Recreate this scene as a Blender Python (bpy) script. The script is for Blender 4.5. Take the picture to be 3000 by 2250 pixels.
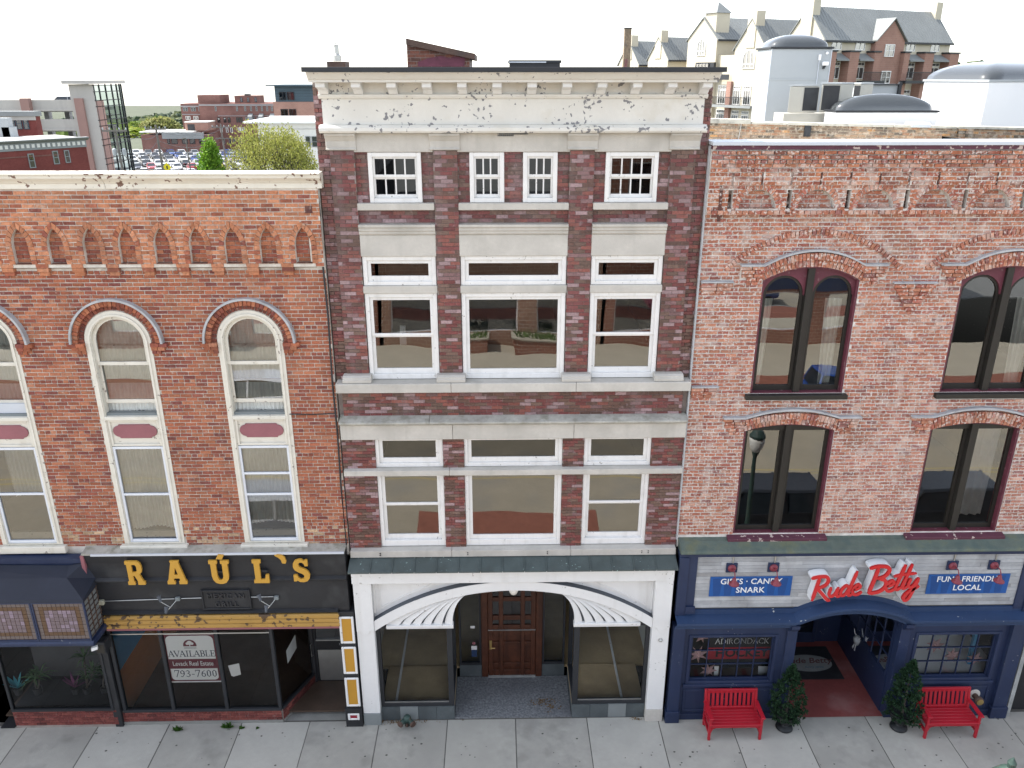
import bpy, bmesh, math, random
from mathutils import Vector, Matrix
from mathutils.geometry import tessellate_polygon
R = random.Random(7)
rad = math.radians
for o in list(bpy.data.objects):
    bpy.data.objects.remove(o)
SC = bpy.context.scene
COL = SC.collection

# ------------------------------------------------------------------ camera
CAM_H, CAM_D, FPX, PITCH, YAW = 13.5, 14.12, 2357.0, rad(20.95), rad(1.08)
cam_d = bpy.data.cameras.new('camera')
cam = bpy.data.objects.new('camera', cam_d)
COL.objects.link(cam)
cam.location = (0, -CAM_D, CAM_H)
cam.rotation_euler = (math.pi / 2 - PITCH, 0, -YAW)
cam_d.sensor_width = 36.0
cam_d.lens = 36.0 * FPX / 3000.0
cam_d.clip_start = 0.1
cam_d.clip_end = 6000
SC.camera = cam
# ------------------------------------------------------------------ sky, sun, exposure
SUN_TO = Vector((-0.95, 0.34, 0.0)).normalized() * math.cos(rad(50)) + Vector((0, 0, math.sin(rad(50))))
w = bpy.data.worlds.new('World')
SC.world = w
w.use_nodes = True
nt = w.node_tree
for n in list(nt.nodes):
    nt.nodes.remove(n)
wo = nt.nodes.new('ShaderNodeOutputWorld')
bg = nt.nodes.new('ShaderNodeBackground')
sky = nt.nodes.new('ShaderNodeTexSky')
sky.sky_type = 'NISHITA'
sky.sun_disc = False
sky.sun_elevation = rad(50)
sky.sun_rotation = math.atan2(SUN_TO.x, SUN_TO.y)
sky.air_density = 1.0
sky.dust_density = 1.0
sky.ozone_density = 1.0
# thin haze veils the blue: the whole sky is paler, evenly
veil = nt.nodes.new('ShaderNodeHueSaturation')
veil.inputs['Saturation'].default_value = 0.42
nt.links.new(sky.outputs[0], veil.inputs['Color'])
nt.links.new(veil.outputs[0], bg.inputs[0])
nt.links.new(bg.outputs[0], wo.inputs[0])
bg.inputs[1].default_value = 0.14
sl = bpy.data.lights.new('sun', 'SUN')
sl.energy = 2.6
sl.angle = rad(0.53)
sl.color = (1.0, 0.955, 0.89)
so = bpy.data.objects.new('sun', sl)
COL.objects.link(so)
so.rotation_euler = (-SUN_TO).to_track_quat('-Z', 'Y').to_euler()
so.location = SUN_TO * 60
SC.view_settings.view_transform = 'Standard'
SC.view_settings.look = 'None'
SC.view_settings.gamma = 1.0
SC.view_settings.use_curve_mapping = False
SC.view_settings.exposure = 1.86
SC.render.engine = 'CYCLES'
SC.cycles.max_bounces = 8
SC.cycles.transparent_max_bounces = 16
SC.cycles.use_denoising = True
SC.cycles.caustics_reflective = False
SC.cycles.caustics_refractive = False

# ------------------------------------------------------------------ pixel -> place (measuring the photograph)
_f = Vector((math.sin(YAW) * math.cos(PITCH), math.cos(YAW) * math.cos(PITCH), -math.sin(PITCH)))
_r = Vector((math.cos(YAW), -math.sin(YAW), 0))
_u = _r.cross(_f)


def P(px, py, Y):
    d = _f + _r * ((px - 1500) / FPX) - _u * ((py - 1125) / FPX)
    t = (Y + CAM_D) / d.y
    return Vector((d.x * t, Y, CAM_H + d.z * t))


def PZ(px, py, Z):
    d = _f + _r * ((px - 1500) / FPX) - _u * ((py - 1125) / FPX)
    t = (Z - CAM_H) / d.z
    return Vector((d.x * t, d.y * t - CAM_D, Z))


# ------------------------------------------------------------------ materials
MATS = {}


def M(name, col, rough=0.75, var=0.18, scale=3.0, bump=0.15, bscale=40.0, spec=0.35, metal=0.0,
      chips=None, stain=None, streak=None, coat=0.0, emit=None):
    """procedural paint / stone / metal: two-scale tone variation, optional flaking paint, stains, vertical streaks, relief"""
    m = bpy.data.materials.new(name)
    m.use_nodes = True
    t = m.node_tree
    N, L = t.nodes, t.links
    b = N['Principled BSDF']
    tc = N.new('ShaderNodeTexCoord')
    co = tc.outputs['Object']

    def noise(sc, det=5.0, vec=None):
        n = N.new('ShaderNodeTexNoise')
        n.inputs['Scale'].default_value = sc
        n.inputs['Detail'].default_value = det
        L.new(vec or co, n.inputs['Vector'])
        return n.outputs['Fac']

    def ramp(src, a, b_, c0=0.0, c1=1.0):
        n = N.new('ShaderNodeMapRange')
        n.inputs[1].default_value, n.inputs[2].default_value = a, b_
        n.inputs[3].default_value, n.inputs[4].default_value = c0, c1
        L.new(src, n.inputs[0])
        return n.outputs[0]

    def mix(fac, a, b_, mode='MIX'):
        n = N.new('ShaderNodeMix')
        n.data_type = 'RGBA'
        n.blend_type = mode
        if isinstance(fac, float):
            n.inputs[0].default_value = fac
        else:
            L.new(fac, n.inputs[0])
        for s, v in ((6, a), (7, b_)):
            if isinstance(v, tuple):
                n.inputs[s].default_value = (*v, 1)
            else:
                L.new(v, n.inputs[s])
        return n.outputs[2]

    c = tuple(col)
    lo = tuple(x * (1 - var) for x in c)
    hi = tuple(min(1, x * (1 + var * .7)) for x in c)
    out = mix(ramp(noise(scale), .3, .7), lo, hi)
    out = mix(ramp(noise(scale * 9, 3), .3, .7, 0, .5), out, tuple(x * (1 - var * .9) for x in c))
    if stain:
        out = mix(ramp(noise(stain[1], 8), stain[2], stain[2] + .18, 0, stain[3]), out, stain[0])
    if streak:
        mp = N.new('ShaderNodeMapping')
        mp.inputs['Scale'].default_value = (streak[1], streak[1], streak[1] * .06)
        L.new(co, mp.inputs['Vector'])
        out = mix(ramp(noise(1.0, 4, mp.outputs[0]), streak[2], streak[2] + .2, 0, streak[3]), out, streak[0])
    rgh = None
    if chips:
        big = ramp(noise(chips[1] * .12, 2), .42, .62)
        f1 = noise(chips[1], 7)
        th = N.new('ShaderNodeMath')
        th.operation = 'MULTIPLY_ADD'
        L.new(big, th.inputs[0])
        th.inputs[1].default_value = .13
        L.new(f1, th.inputs[2])
        k = ramp(th.outputs[0], chips[2], chips[2] + .012)
        out = mix(k, out, chips[0])
    L.new(out, b.inputs['Base Color'])
    b.inputs['Roughness'].default_value = rough
    b.inputs['Metallic'].default_value = metal
    b.inputs['Specular IOR Level'].default_value = spec
    if coat:
        b.inputs['Coat Weight'].default_value = coat
        b.inputs['Coat Roughness'].default_value = .08
    if bump:
        bn = N.new('ShaderNodeBump')
        bn.inputs['Strength'].default_value = bump
        bn.inputs['Distance'].default_value = .02
        L.new(noise(bscale, 4), bn.inputs['Height'])
        L.new(bn.outputs[0], b.inputs['Normal'])
    MATS[name] = m
    return m


def brick_mat(name, smear=None, stain=None, rough=.85, gl=.2, runs=None):
    """brick colour comes from the brick itself (attribute tone); mortar smears and weather stains lie over it"""
    m = bpy.data.materials.new(name)
    m.use_nodes = True
    t = m.node_tree
    N, L = t.nodes, t.links
    b = N['Principled BSDF']
    at = N.new('ShaderNodeAttribute')
    at.attribute_name = 'tone'
    geo = N.new('ShaderNodeNewGeometry')
    pos = geo.outputs['Position']

    def noise(sc, det):
        n = N.new('ShaderNodeTexNoise')
        n.inputs['Scale'].default_value = sc
        n.inputs['Detail'].default_value = det
        L.new(pos, n.inputs['Vector'])
        return n.outputs['Fac']

    def ramp(src, a, b_, c0, c1):
        n = N.new('ShaderNodeMapRange')
        n.inputs[1].default_value, n.inputs[2].default_value = a, b_
        n.inputs[3].default_value, n.inputs[4].default_value = c0, c1
        L.new(src, n.inputs[0])
        return n.outputs[0]

    def mix(fac, a, b_, mode='MIX'):
        n = N.new('ShaderNodeMix')
        n.data_type = 'RGBA'
        n.blend_type = mode
        L.new(fac, n.inputs[0])
        for s, v in ((6, a), (7, b_)):
            if isinstance(v, tuple):
                n.inputs[s].default_value = (*v, 1)
            else:
                L.new(v, n.inputs[s])
        return n.outputs[2]
    sc = N.new('ShaderNodeVectorMath')
    sc.operation = 'SCALE'
    L.new(at.outputs['Color'], sc.inputs[0])
    L.new(ramp(noise(28, 5), .3, .7, .72, 1.25), sc.inputs['Scale'])
    out = sc.outputs[0]
    if stain:
        for s in stain:
            out = mix(ramp(noise(s[1], 6), s[2], s[2] + .15, 0, s[3]), out, s[0])
    if runs:
        mp = N.new('ShaderNodeMapping')
        mp.inputs['Scale'].default_value = (3.2, 3.2, .22)
        L.new(pos, mp.inputs['Vector'])
        nn = N.new('ShaderNodeTexNoise')
        nn.inputs['Scale'].default_value = 1.0
        nn.inputs['Detail'].default_value = 5
        L.new(mp.outputs[0], nn.inputs['Vector'])
        out = mix(ramp(nn.outputs['Fac'], .54, .74, 0, runs[1]), out, runs[0])
    if smear:
        for s in smear:
            out = mix(ramp(noise(s[1], 6), s[2], s[2] + .09, 0, s[3]), out, s[0])
    L.new(out, b.inputs['Base Color'])
    b.inputs['Roughness'].default_value = rough
    b.inputs['Specular IOR Level'].default_value = gl
    bn = N.new('ShaderNodeBump')
    bn.inputs['Strength'].default_value = .5
    bn.inputs['Distance'].default_value = .006
    L.new(noise(90, 4), bn.inputs['Height'])
    L.new(bn.outputs[0], b.inputs['Normal'])
    MATS[name] = m
    return m


def glass_mat(name, tint=(.86, .9, .88), ior=1.75, wav=.0, rough=0.0):
    m = bpy.data.materials.new(name)
    m.use_nodes = True
    t = m.node_tree
    N, L = t.nodes, t.links
    N.remove(N['Principled BSDF'])
    o = N['Material Output']
    tr = N.new('ShaderNodeBsdfTransparent')
    tr.inputs[0].default_value = (*tint, 1)
    gl = N.new('ShaderNodeBsdfGlossy')
    gl.inputs['Roughness'].default_value = rough
    gl.inputs['Color'].default_value = (.95, .97, 1, 1)
    fr = N.new('ShaderNodeFresnel')
    fr.inputs[0].default_value = ior
    mx = N.new('ShaderNodeMixShader')
    L.new(fr.outputs[0], mx.inputs[0])
    L.new(tr.outputs[0], mx.inputs[1])
    L.new(gl.outputs[0], mx.inputs[2])
    L.new(mx.outputs[0], o.inputs[0])
    if wav:
        tc = N.new('ShaderNodeTexCoord')
        n = N.new('ShaderNodeTexNoise')
        n.inputs['Scale'].default_value = .8
        n.inputs['Detail'].default_value = 1.0
        L.new(tc.outputs['Object'], n.inputs['Vector'])
        bn = N.new('ShaderNodeBump')
        bn.inputs['Strength'].default_value = 1.0
        bn.inputs['Distance'].default_value = wav
        L.new(n.outputs['Fac'], bn.inputs['Height'])
        L.new(bn.outputs[0], gl.inputs['Normal'])
        L.new(bn.outputs[0], fr.inputs['Normal'])
    MATS[name] = m
    return m


# ------------------------------------------------------------------ mesh helpers
class MB:
    def __init__(s):
        s.v, s.f, s.c = [], [], []
        s.tone = None

    def add(s, vs, fs, tone=None):
        o = len(s.v)
        s.v += [tuple(x) for x in vs]
        s.f += [tuple(i + o for i in f) for f in fs]
        s.c += [tone or s.tone or (1, 1, 1)] * len(vs)
        return s

    def box(s, x0, x1, y0, y1, z0, z1, tone=None):
        if x0 > x1: x0, x1 = x1, x0
        if y0 > y1: y0, y1 = y1, y0
        if z0 > z1: z0, z1 = z1, z0
        return s.add([(x0, y0, z0), (x1, y0, z0), (x1, y1, z0), (x0, y1, z0), (x0, y0, z1), (x1, y0, z1), (x1, y1, z1), (x0, y1, z1)],
                     [(0, 3, 2, 1), (4, 5, 6, 7), (0, 1, 5, 4), (1, 2, 6, 5), (2, 3, 7, 6), (3, 0, 4, 7)], tone)

    def obox(s, c, ux, uy, uz, hx, hy, hz, tone=None):
        c, ux, uy, uz = Vector(c), Vector(ux).normalized(), Vector(uy).normalized(), Vector(uz).normalized()
        vs = [c + ux * (hx * a) + uy * (hy * b) + uz * (hz * d) for d in (-1, 1) for a, b in ((-1, -1), (1, -1), (1, 1), (-1, 1))]
        return s.add(vs, [(0, 3, 2, 1), (4, 5, 6, 7), (0, 1, 5, 4), (1, 2, 6, 5), (2, 3, 7, 6), (3, 0, 4, 7)], tone)

    def bar(s, p, q, w=.05, h=None, up=(0, 0, 1)):
        p, q = Vector(p), Vector(q)
        d = q - p
        u = d.normalized()
        side = u.cross(Vector(up))
        if side.length < 1e-4: side = u.cross(Vector((1, 0, 0)))
        side.normalize()
        n = side.cross(u)
        return s.obox((p + q) / 2, u, side, n, d.length / 2, w / 2, (h or w) / 2)

    def poly(s, pts, tone=None):
        return s.add(pts, [tuple(range(len(pts)))], tone)

    def prism(s, pts, y0, y1, tone=None):
        """polygon in XZ swept from y0 (front) to y1"""
        n = len(pts)
        a = sum(pts[i][0] * pts[(i + 1) % n][1] - pts[(i + 1) % n][0] * pts[i][1] for i in range(n))
        if a < 0: pts = pts[::-1]
        vs = [(x, y0, z) for x, z in pts] + [(x, y1, z) for x, z in pts]
        fs = [tuple(range(n)), tuple(range(2 * n - 1, n - 1, -1))]
        fs += [(i, i + n, (i + 1) % n + n, (i + 1) % n) for i in range(n)]
        return s.add(vs, fs, tone)

    def profile(s, prof, x0, x1):
        """(y,z) profile polygon swept along x"""
        n = len(prof)
        vs = [(x0, y, z) for y, z in prof] + [(x1, y, z) for y, z in prof]
        fs = [tuple(range(n)), tuple(range(2 * n - 1, n - 1, -1))] + [(i, i + n, (i + 1) % n + n, (i + 1) % n) for i in range(n)]
        return s.add(vs, fs)

    def tube(s, pts, r, n=6, r2=None, cap=True):
        pts = [Vector(p) for p in pts]
        m = len(pts)
        vs, fs = [], []
        for i, p in enumerate(pts):
            d = (pts[min(i + 1, m - 1)] - pts[max(i - 1, 0)]).normalized()
            a = d.cross(Vector((0, 0, 1)))
            if a.length < 1e-3: a = d.cross(Vector((1, 0, 0)))
            a.normalize()
            b = d.cross(a)
            rr = r if r2 is None else r + (r2 - r) * i / (m - 1)
            for k in range(n):
                t = 2 * math.pi * k / n
                vs.append(p + a * (rr * math.cos(t)) + b * (rr * math.sin(t)))
        for i in range(m - 1):
            for k in range(n):
                fs.append((i * n + k, i * n + (k + 1) % n, (i + 1) * n + (k + 1) % n, (i + 1) * n + k))
        if cap:
            fs.append(tuple(range(n))[::-1])
            fs.append(tuple(range((m - 1) * n, m * n)))
        return s.add(vs, fs)

    def lathe(s, prof, c=(0, 0, 0), n=20, axis='Z', tone=None):
        """prof: (radius, height) pairs"""
        c = Vector(c)
        vs, fs = [], []
        for r_, h in prof:
            for k in range(n):
                t = 2 * math.pi * k / n
                x, y = r_ * math.cos(t), r_ * math.sin(t)
                vs.append(c + (Vector((x, y, h)) if axis == 'Z' else (Vector((x, -h, y)) if axis == 'Y' else Vector((h, x, y)))))
        m = len(prof)
        for i in range(m - 1):
            for k in range(n):
                fs.append((i * n + k, i * n + (k + 1) % n, (i + 1) * n + (k + 1) % n, (i + 1) * n + k))
        fs.append(tuple(range(n))[::-1])
        fs.append(tuple(range((m - 1) * n, m * n)))
        return s.add(vs, fs, tone)

    def xf(s, mat):
        s.v = [tuple(mat @ Vector(p)) for p in s.v]
        return s

    def mesh(s, name, mat, tones=False):
        me = bpy.data.meshes.new(name)
        me.from_pydata(s.v, [], s.f)
        if tones:
            a = me.color_attributes.new('tone', 'FLOAT_COLOR', 'POINT')
            a.data.foreach_set('color', [x for c in s.c for x in (*c, 1.0)])
        me.materials.append(mat if not isinstance(mat, str) else MATS[mat])
        me.update()
        return me

    def build(s, name, mat, parent=None, bevel=0, smooth=False, tones=False, label=None, kind=None, seg=1):
        me = s.mesh(name, mat, tones)
        if smooth:
            me.polygons.foreach_set('use_smooth', [True] * len(me.polygons))
        o = link(name, me, parent, label, kind)
        if bevel:
            bm_ = o.modifiers.new('bevel', 'BEVEL')
            bm_.width = bevel
            bm_.segments = seg
            bm_.limit_method = 'ANGLE'
            bm_.angle_limit = rad(40)
        return o


def mworld(o):
    m = o.matrix_parent_inverse @ o.matrix_basis if o.parent else o.matrix_basis
    return mworld(o.parent) @ m if o.parent else m


def link(name, me, parent=None, label=None, kind=None):
    o = bpy.data.objects.new(name, me)
    COL.objects.link(o)
    if parent is not None:
        o.parent = parent
        o.matrix_parent_inverse = mworld(parent).inverted()
    if label: o['label'] = label
    if kind: o['kind'] = kind
    return o


def thing(name, label, cat, loc=(0, 0, 0), group=None, rz=0):
    o = bpy.data.objects.new(name, None)
    COL.objects.link(o)
    o.empty_display_size = .3
    o.location = loc
    o.rotation_euler = (0, 0, rz)
    tag(o, label, cat, group)
    return o


def tag(o, label, cat, group=None):
    o['label'] = label
    o['category'] = cat
    if group: o['group'] = group
    return o


def copy_tree(o, parent=None):
    c = o.copy()
    COL.objects.link(c)
    if parent is not None: c.parent = parent
    for ch in list(o.children):
        copy_tree(ch, c)
    return c


def structure(o):
    o['kind'] = 'structure'
    return o


def solid(loops, y0, y1):
    """filled XZ outline(s) with holes, y0 front to y1 back; returns an MB"""
    cu = bpy.data.curves.new('tmp', 'CURVE')
    cu.dimensions = '2D'
    cu.fill_mode = 'BOTH'
    cu.extrude = abs(y1 - y0) / 2
    for lp in loops:
        sp = cu.splines.new('POLY')
        sp.points.add(len(lp) - 1)
        for p, (x, z) in zip(sp.points, lp):
            p.co = (x, z, 0, 1)
        sp.use_cyclic_u = True
    ob = bpy.data.objects.new('tmp', cu)
    me = bpy.data.meshes.new_from_object(ob)
    ym = (y0 + y1) / 2
    b = MB()
    b.add([(v.co.x, ym - v.co.z, v.co.y) for v in me.vertices], [tuple(p.vertices) for p in me.polygons])
    bpy.data.meshes.remove(me)
    bpy.data.objects.remove(ob)
    bpy.data.curves.remove(cu)
    return b


def rect(x0, x1, z0, z1):
    return [(x0, z0), (x1, z0), (x1, z1), (x0, z1)]


def arc(cx, cz, r, a0, a1, n=16):
    return [(cx + r * math.cos(rad(a0 + (a1 - a0) * i / n)), cz + r * math.sin(rad(a0 + (a1 - a0) * i / n))) for i in range(n + 1)]


def round_top(x0, x1, z0, zs, n=16):
    """door shape: straight to zs, half circle above"""
    c, r_ = (x0 + x1) / 2, (x1 - x0) / 2
    return [(x0, z0), (x1, z0)] + arc(c, zs, r_, 0, 180, n)


def seg_top(x0, x1, z0, zs, rise, n=14):
    """segmental arch top"""
    h = (x1 - x0) / 2
    r_ = (h * h + rise * rise) / (2 * rise)
    a = math.degrees(math.asin(h / r_))
    return [(x0, z0), (x1, z0)] + arc((x0 + x1) / 2, zs + rise - r_, r_, 90 - a, 90 + a, n)


# ------------------------------------------------------------------ bricks
class Bricks:
    """collects the bricks of one building; the 300 that show largest become parts, the rest one mesh"""

    def __init__(s, mat, pal, seed=1, jit=.002):
        s.mat, s.pal, s.jit = mat, pal, jit
        s.rnd = random.Random(seed)
        s.std, s.rest = [], MB()
        s.size = None

    def tone(s, pal=None):
        pal = pal or s.pal
        t = s.rnd.random() * sum(p[0] for p in pal)
        for wt, c in pal:
            t -= wt
            if t <= 0: break
        k = s.rnd.uniform(.82, 1.18)
        return tuple(x * k for x in c)

    def wall(s, x0, x1, z0, z1, y, L=.213, h=.0735, j=.011, holes=(), hdr=0, zref=0.0, pal=None, frame=None, proud=.003, std=True, xo=0.0):
        s.size = s.size or (L - j, h - j)
        k0 = int(math.floor((z0 - zref) / h + 1e-6))
        k = k0
        while zref + k * h < z1 - .012:
            za, zb = max(zref + k * h + j / 2, z0), min(zref + (k + 1) * h - j / 2, z1)
            k += 1
            if zb - za < .018: continue
            iv = [(x0, x1)]
            for hf in holes:
                e = [q for q in (hf(za), hf((za + zb) / 2), hf(zb)) if q]
                if not e: continue
                a, b = min(q[0] for q in e), max(q[1] for q in e)
                nv = []
                for p, q in iv:
                    if b <= p or a >= q: nv.append((p, q))
                    else:
                        if a - p > .02: nv.append((p, a))
                        if q - b > .02: nv.append((b, q))
                iv = nv
            isH = hdr and (k % hdr == 0)
            l = L / 2 if isH else L
            off = xo + (l / 2 if k % 2 else 0) + s.rnd.uniform(-.02, .02)
            for p, q in iv:
                i = int(math.floor((p - off) / l))
                while off + i * l < q:
                    a, b = off + i * l + j / 2, off + (i + 1) * l - j / 2
                    i += 1
                    full = a >= p and b <= q
                    a, b = max(a, p + .001), min(b, q - .001)
                    if b - a < .02: continue
                    yy = y + s.rnd.uniform(-proud, proud)
                    tn = s.tone(pal)
                    if full and std and not isH and zb - za > h - j - 1e-4 and abs(h - j - s.size[1]) < 1e-4 and frame is None:
                        d2 = ((a + b) / 2) ** 2 + (y + CAM_D) ** 2 + (za - CAM_H) ** 2
                        s.std.append((d2, a, za, yy, tn))
                    else:
                        s.one([(a, za), (b, za), (b, zb), (a, zb)], yy, tn, frame)

    def one(s, pts, y, tone=None, frame=None, depth=.03):
        tone = tone or s.tone()
        J = s.jit
        n = len(pts)
        f = [(x + s.rnd.uniform(-J, J), y, z + s.rnd.uniform(-J, J)) for x, z in pts]
        bk = [(x, y + depth, z) for x, z in pts]
        vs = f + bk
        if frame:
            vs = [frame @ Vector(v) for v in vs]
        s.rest.add(vs, [tuple(range(n))] + [(i, i + n, (i + 1) % n + n, (i + 1) % n) for i in range(n)], tone)

    def ring(s, cx, cz, r0, r1, a0, a1, y, bw=.075, j=.009, depth=.05, pal=None, proud=.004):
        ln = rad(abs(a1 - a0)) * (r0 + r1) / 2
        n = max(1, int(round(ln / bw)))
        g = math.degrees(j / ((r0 + r1) / 2)) / 2
        for i in range(n):
            b0, b1 = a0 + (a1 - a0) * i / n, a0 + (a1 - a0) * (i + 1) / n
            lo, hi = min(b0, b1) + g, max(b0, b1) - g
            pts = [(cx + r0 * math.cos(rad(lo)), cz + r0 * math.sin(rad(lo))), (cx + r1 * math.cos(rad(lo)), cz + r1 * math.sin(rad(lo))),
                   (cx + r1 * math.cos(rad(hi)), cz + r1 * math.sin(rad(hi))), (cx + r0 * math.cos(rad(hi)), cz + r0 * math.sin(rad(hi)))]
            s.one(pts, y + s.rnd.uniform(-proud, proud), s.tone(pal), None, depth)

    def box(s, x0, x1, y0, y1, z0, z1, tone=None):
        s.rest.box(x0, x1, y0, y1, z0, z1, tone or s.tone())

    def emit(s, parent):
        s.std.sort(key=lambda q: q[0])
        W, Hh = s.size
        for d2, a, z, y, tn in s.std[300:]:
            s.one([(a, z), (a + W, z), (a + W, z + Hh), (a, z + Hh)], y, tn)
        pool = []
        for i in range(28):
            b = MB()
            J = s.jit
            f = [(x + s.rnd.uniform(-J, J), 0, z + s.rnd.uniform(-J, J)) for x, z in ((0, 0), (W, 0), (W, Hh), (0, Hh))]
            k = [(x, .03, z) for x, z in ((0, 0), (W, 0), (W, Hh), (0, Hh))]
            b.add(f + k, [(0, 1, 2, 3)] + [(i_, i_ + 4, (i_ + 1) % 4 + 4, (i_ + 1) % 4) for i_ in range(4)], s.tone())
            pool.append(b.mesh('brick', s.mat, True))
        for d2, a, z, y, tn in s.std[:300]:
            o = link('brick', s.rnd.choice(pool), parent)
            o.location = (a, y, z)
        o = s.rest.build('brick_field', s.mat, parent, tones=True)
        o['kind'] = 'stuff'


def hrect(x0, x1, z0, z1):
    return lambda z: (x0, x1) if z0 < z < z1 else None


def hpoly(pts):
    """horizontal extent of a convex outline at height z"""
    def f(z):
        xs = []
        n = len(pts)
        for i in range(n):
            (xa, za), (xb, zb) = pts[i], pts[(i + 1) % n]
            if (za - z) * (zb - z) < 0:
                xs.append(xa + (xb - xa) * (z - za) / (zb - za))
        return (min(xs), max(xs)) if len(xs) >= 2 else None
    return f


PANES = {}


def pane(parent, x0, x1, z0, z1, y, mat='glass', name='pane', shape=None):
    if shape:
        b = MB().poly([(x, y, z) for x, z in shape])
        return b.build(name, mat, parent)
    key = (round(x1 - x0, 3), round(z1 - z0, 3), mat)
    if key not in PANES:
        PANES[key] = MB().poly([(0, 0, 0), (key[0], 0, 0), (key[0], 0, key[1]), (0, 0, key[1])]).mesh('pane', mat)
    o = link(name, PANES[key], parent)
    o.location = (x0, y, z0)
    return o


def frame_ring(b, x0, x1, z0, z1, wl, wr, wb, wt, y0, y1):
    """four butted bars"""
    b.box(x0, x0 + wl, y0, y1, z0, z1)
    b.box(x1 - wr, x1, y0, y1, z0, z1)
    b.box(x0 + wl, x1 - wr, y0, y1, z1 - wt, z1)
    b.box(x0 + wl, x1 - wr, y0, y1, z0, z0 + wb)


def text(s, size, mat, parent, loc, name='lettering', depth=.004, spacing=1.0, sx=1.0, shear=0.0, bold=0.0, align='CENTER', rot=None):
    cu = bpy.data.curves.new(name, 'FONT')
    cu.body = s
    cu.size = size
    cu.extrude = depth
    cu.offset = bold
    cu.space_character = spacing
    cu.shear = shear
    cu.align_x = align
    cu.align_y = 'CENTER'
    cu.resolution_u = 3
    ob = bpy.data.objects.new('tmp', cu)
    me = bpy.data.meshes.new_from_object(ob)
    bpy.data.objects.remove(ob)
    me.name = name
    me.materials.clear()
    me.materials.append(MATS[mat])
    mtx = Matrix.Translation(Vector(loc)) @ (rot or Matrix.Rotation(math.pi / 2, 4, 'X')) @ Matrix.Diagonal((sx, 1, 1, 1))
    me.transform(mtx)
    return link(name, me, parent)
# ================================================================== materials
M('limestone', (.50, .475, .43), .85, .14, 2.0, .2, 70, stain=((.30, .285, .25), 1.3, .52, .5), streak=((.34, .325, .29), 5, .56, .45))
M('limestone_dirty', (.40, .385, .34), .9, .25, 3.0, .35, 60, stain=((.16, .155, .11), 5.0, .52, .7), streak=((.20, .195, .16), 7, .5, .5))
M('limestone_top', (.33, .34, .33), .9, .25, 3.0, .3, 60, stain=((.20, .21, .20), 4.0, .5, .7))
M('white_paint_old', (.66, .645, .60), .6, .07, 2.0, .12, 30, chips=((.20, .20, .21), 14, .705), stain=((.50, .45, .34), 2.5, .56, .35))
M('white_paint_chipped', (.68, .645, .56), .65, .08, 2.0, .15, 30, chips=((.17, .10, .075), 11, .678), stain=((.50, .45, .35), 2.5, .55, .4))
M('white_paint', (.70, .70, .69), .5, .06, 2.0, .06, 30, stain=((.56, .56, .54), 2.0, .55, .4), streak=((.50, .49, .46), 4, .56, .4), chips=((.40, .39, .37), 16, .78))
M('white_frame', (.72, .71, .69), .5, .06, 3.0, .06, 40, chips=((.33, .32, .30), 18, .775), stain=((.52, .51, .48), 4.0, .56, .45), streak=((.50, .49, .46), 9, .56, .4))
M('cream_frame', (.66, .63, .55), .6, .08, 4.0, .1, 40, chips=((.25, .22, .19), 16, .755), stain=((.48, .44, .36), 5.0, .56, .5))
M('sash_aluminium', (.66, .69, .73), .4, .05, 3.0, .03, 40)
M('black_metal', (.024, .026, .030), .5, .15, 3.0, .05, 40)
M('dark_bronze', (.022, .020, .017), .45, .15, 3.0, .03, 40)
M('black_paint', (.022, .023, .026), .55, .25, 1.5, .1, 25, stain=((.055, .058, .06), 2.0, .55, .5))
M('navy_paint', (.017, .028, .070), .5, .16, 1.3, .12, 30, stain=((.028, .042, .088), 1.8, .55, .5), streak=((.040, .050, .078), 3.0, .55, .5), chips=((.16, .17, .19), 14, .80))
M('navy_ledge', (.022, .045, .105), .5, .16, 1.3, .1, 30, chips=((.40, .42, .41), 12, .80))
M('maroon_paint', (.12, .030, .045), .55, .2, 4.0, .1, 30, stain=((.35, .28, .27), 12, .62, .7))
M('maroon_panel', (.27, .105, .12), .6, .12, 4.0, .08, 30)
M('copper_patina', (.075, .095, .093), .6, .22, 3.0, .1, 30, chips=((.30, .42, .38), 20, .785), stain=((.05, .06, .055), 1.6, .52, .6))
M('copper_green', (.105, .135, .115), .65, .3, 3.0, .15, 30, stain=((.12, .125, .065), 3.0, .5, .7), streak=((.06, .09, .085), 6, .5, .6))
M('slate_tile', (.085, .10, .105), .6, .3, 2.0, .1, 40)
M('dark_grey', (.085, .095, .11), .7, .15, 3.0, .06, 40)
M('grey_paint', (.20, .22, .22), .7, .1, 2.0, .08, 40)
M('granite_floor', (.19, .20, .21), .6, .55, 22.0, .05, 90, stain=((.10, .105, .115), 1.0, .5, .5))
M('wood_door', (.085, .030, .016), .45, .35, 6.0, .12, 60, streak=((.03, .012, .008), 9, .5, .7))
M('wood_floor', (.46, .34, .19), .55, .18, 2.0, .05, 40, stain=((.21, .15, .085), 1.2, .5, .5))
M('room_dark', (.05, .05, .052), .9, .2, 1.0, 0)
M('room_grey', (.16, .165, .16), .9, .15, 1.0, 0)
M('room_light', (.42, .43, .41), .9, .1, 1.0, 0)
M('zinc', (.40, .41, .42), .6, .16, 4.0, .06, 40, stain=((.20, .21, .23), 5, .52, .5))
M('white_metal', (.52, .55, .59), .4, .04, 2.0, .03, 30)
M('roof_membrane', (.16, .165, .17), .9, .2, 1.0, .1, 20)
M('mortar_centre', (.29, .245, .22), .95, .2, 8.0, .3, 80)
M('mortar_left', (.64, .60, .535), .95, .22, 7.0, .4, 80, stain=((.30, .22, .16), 2.0, .5, .5))
M('mortar_right', (.70, .665, .615), .95, .2, 7.0, .5, 70, stain=((.36, .27, .21), 2.4, .52, .45))
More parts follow.
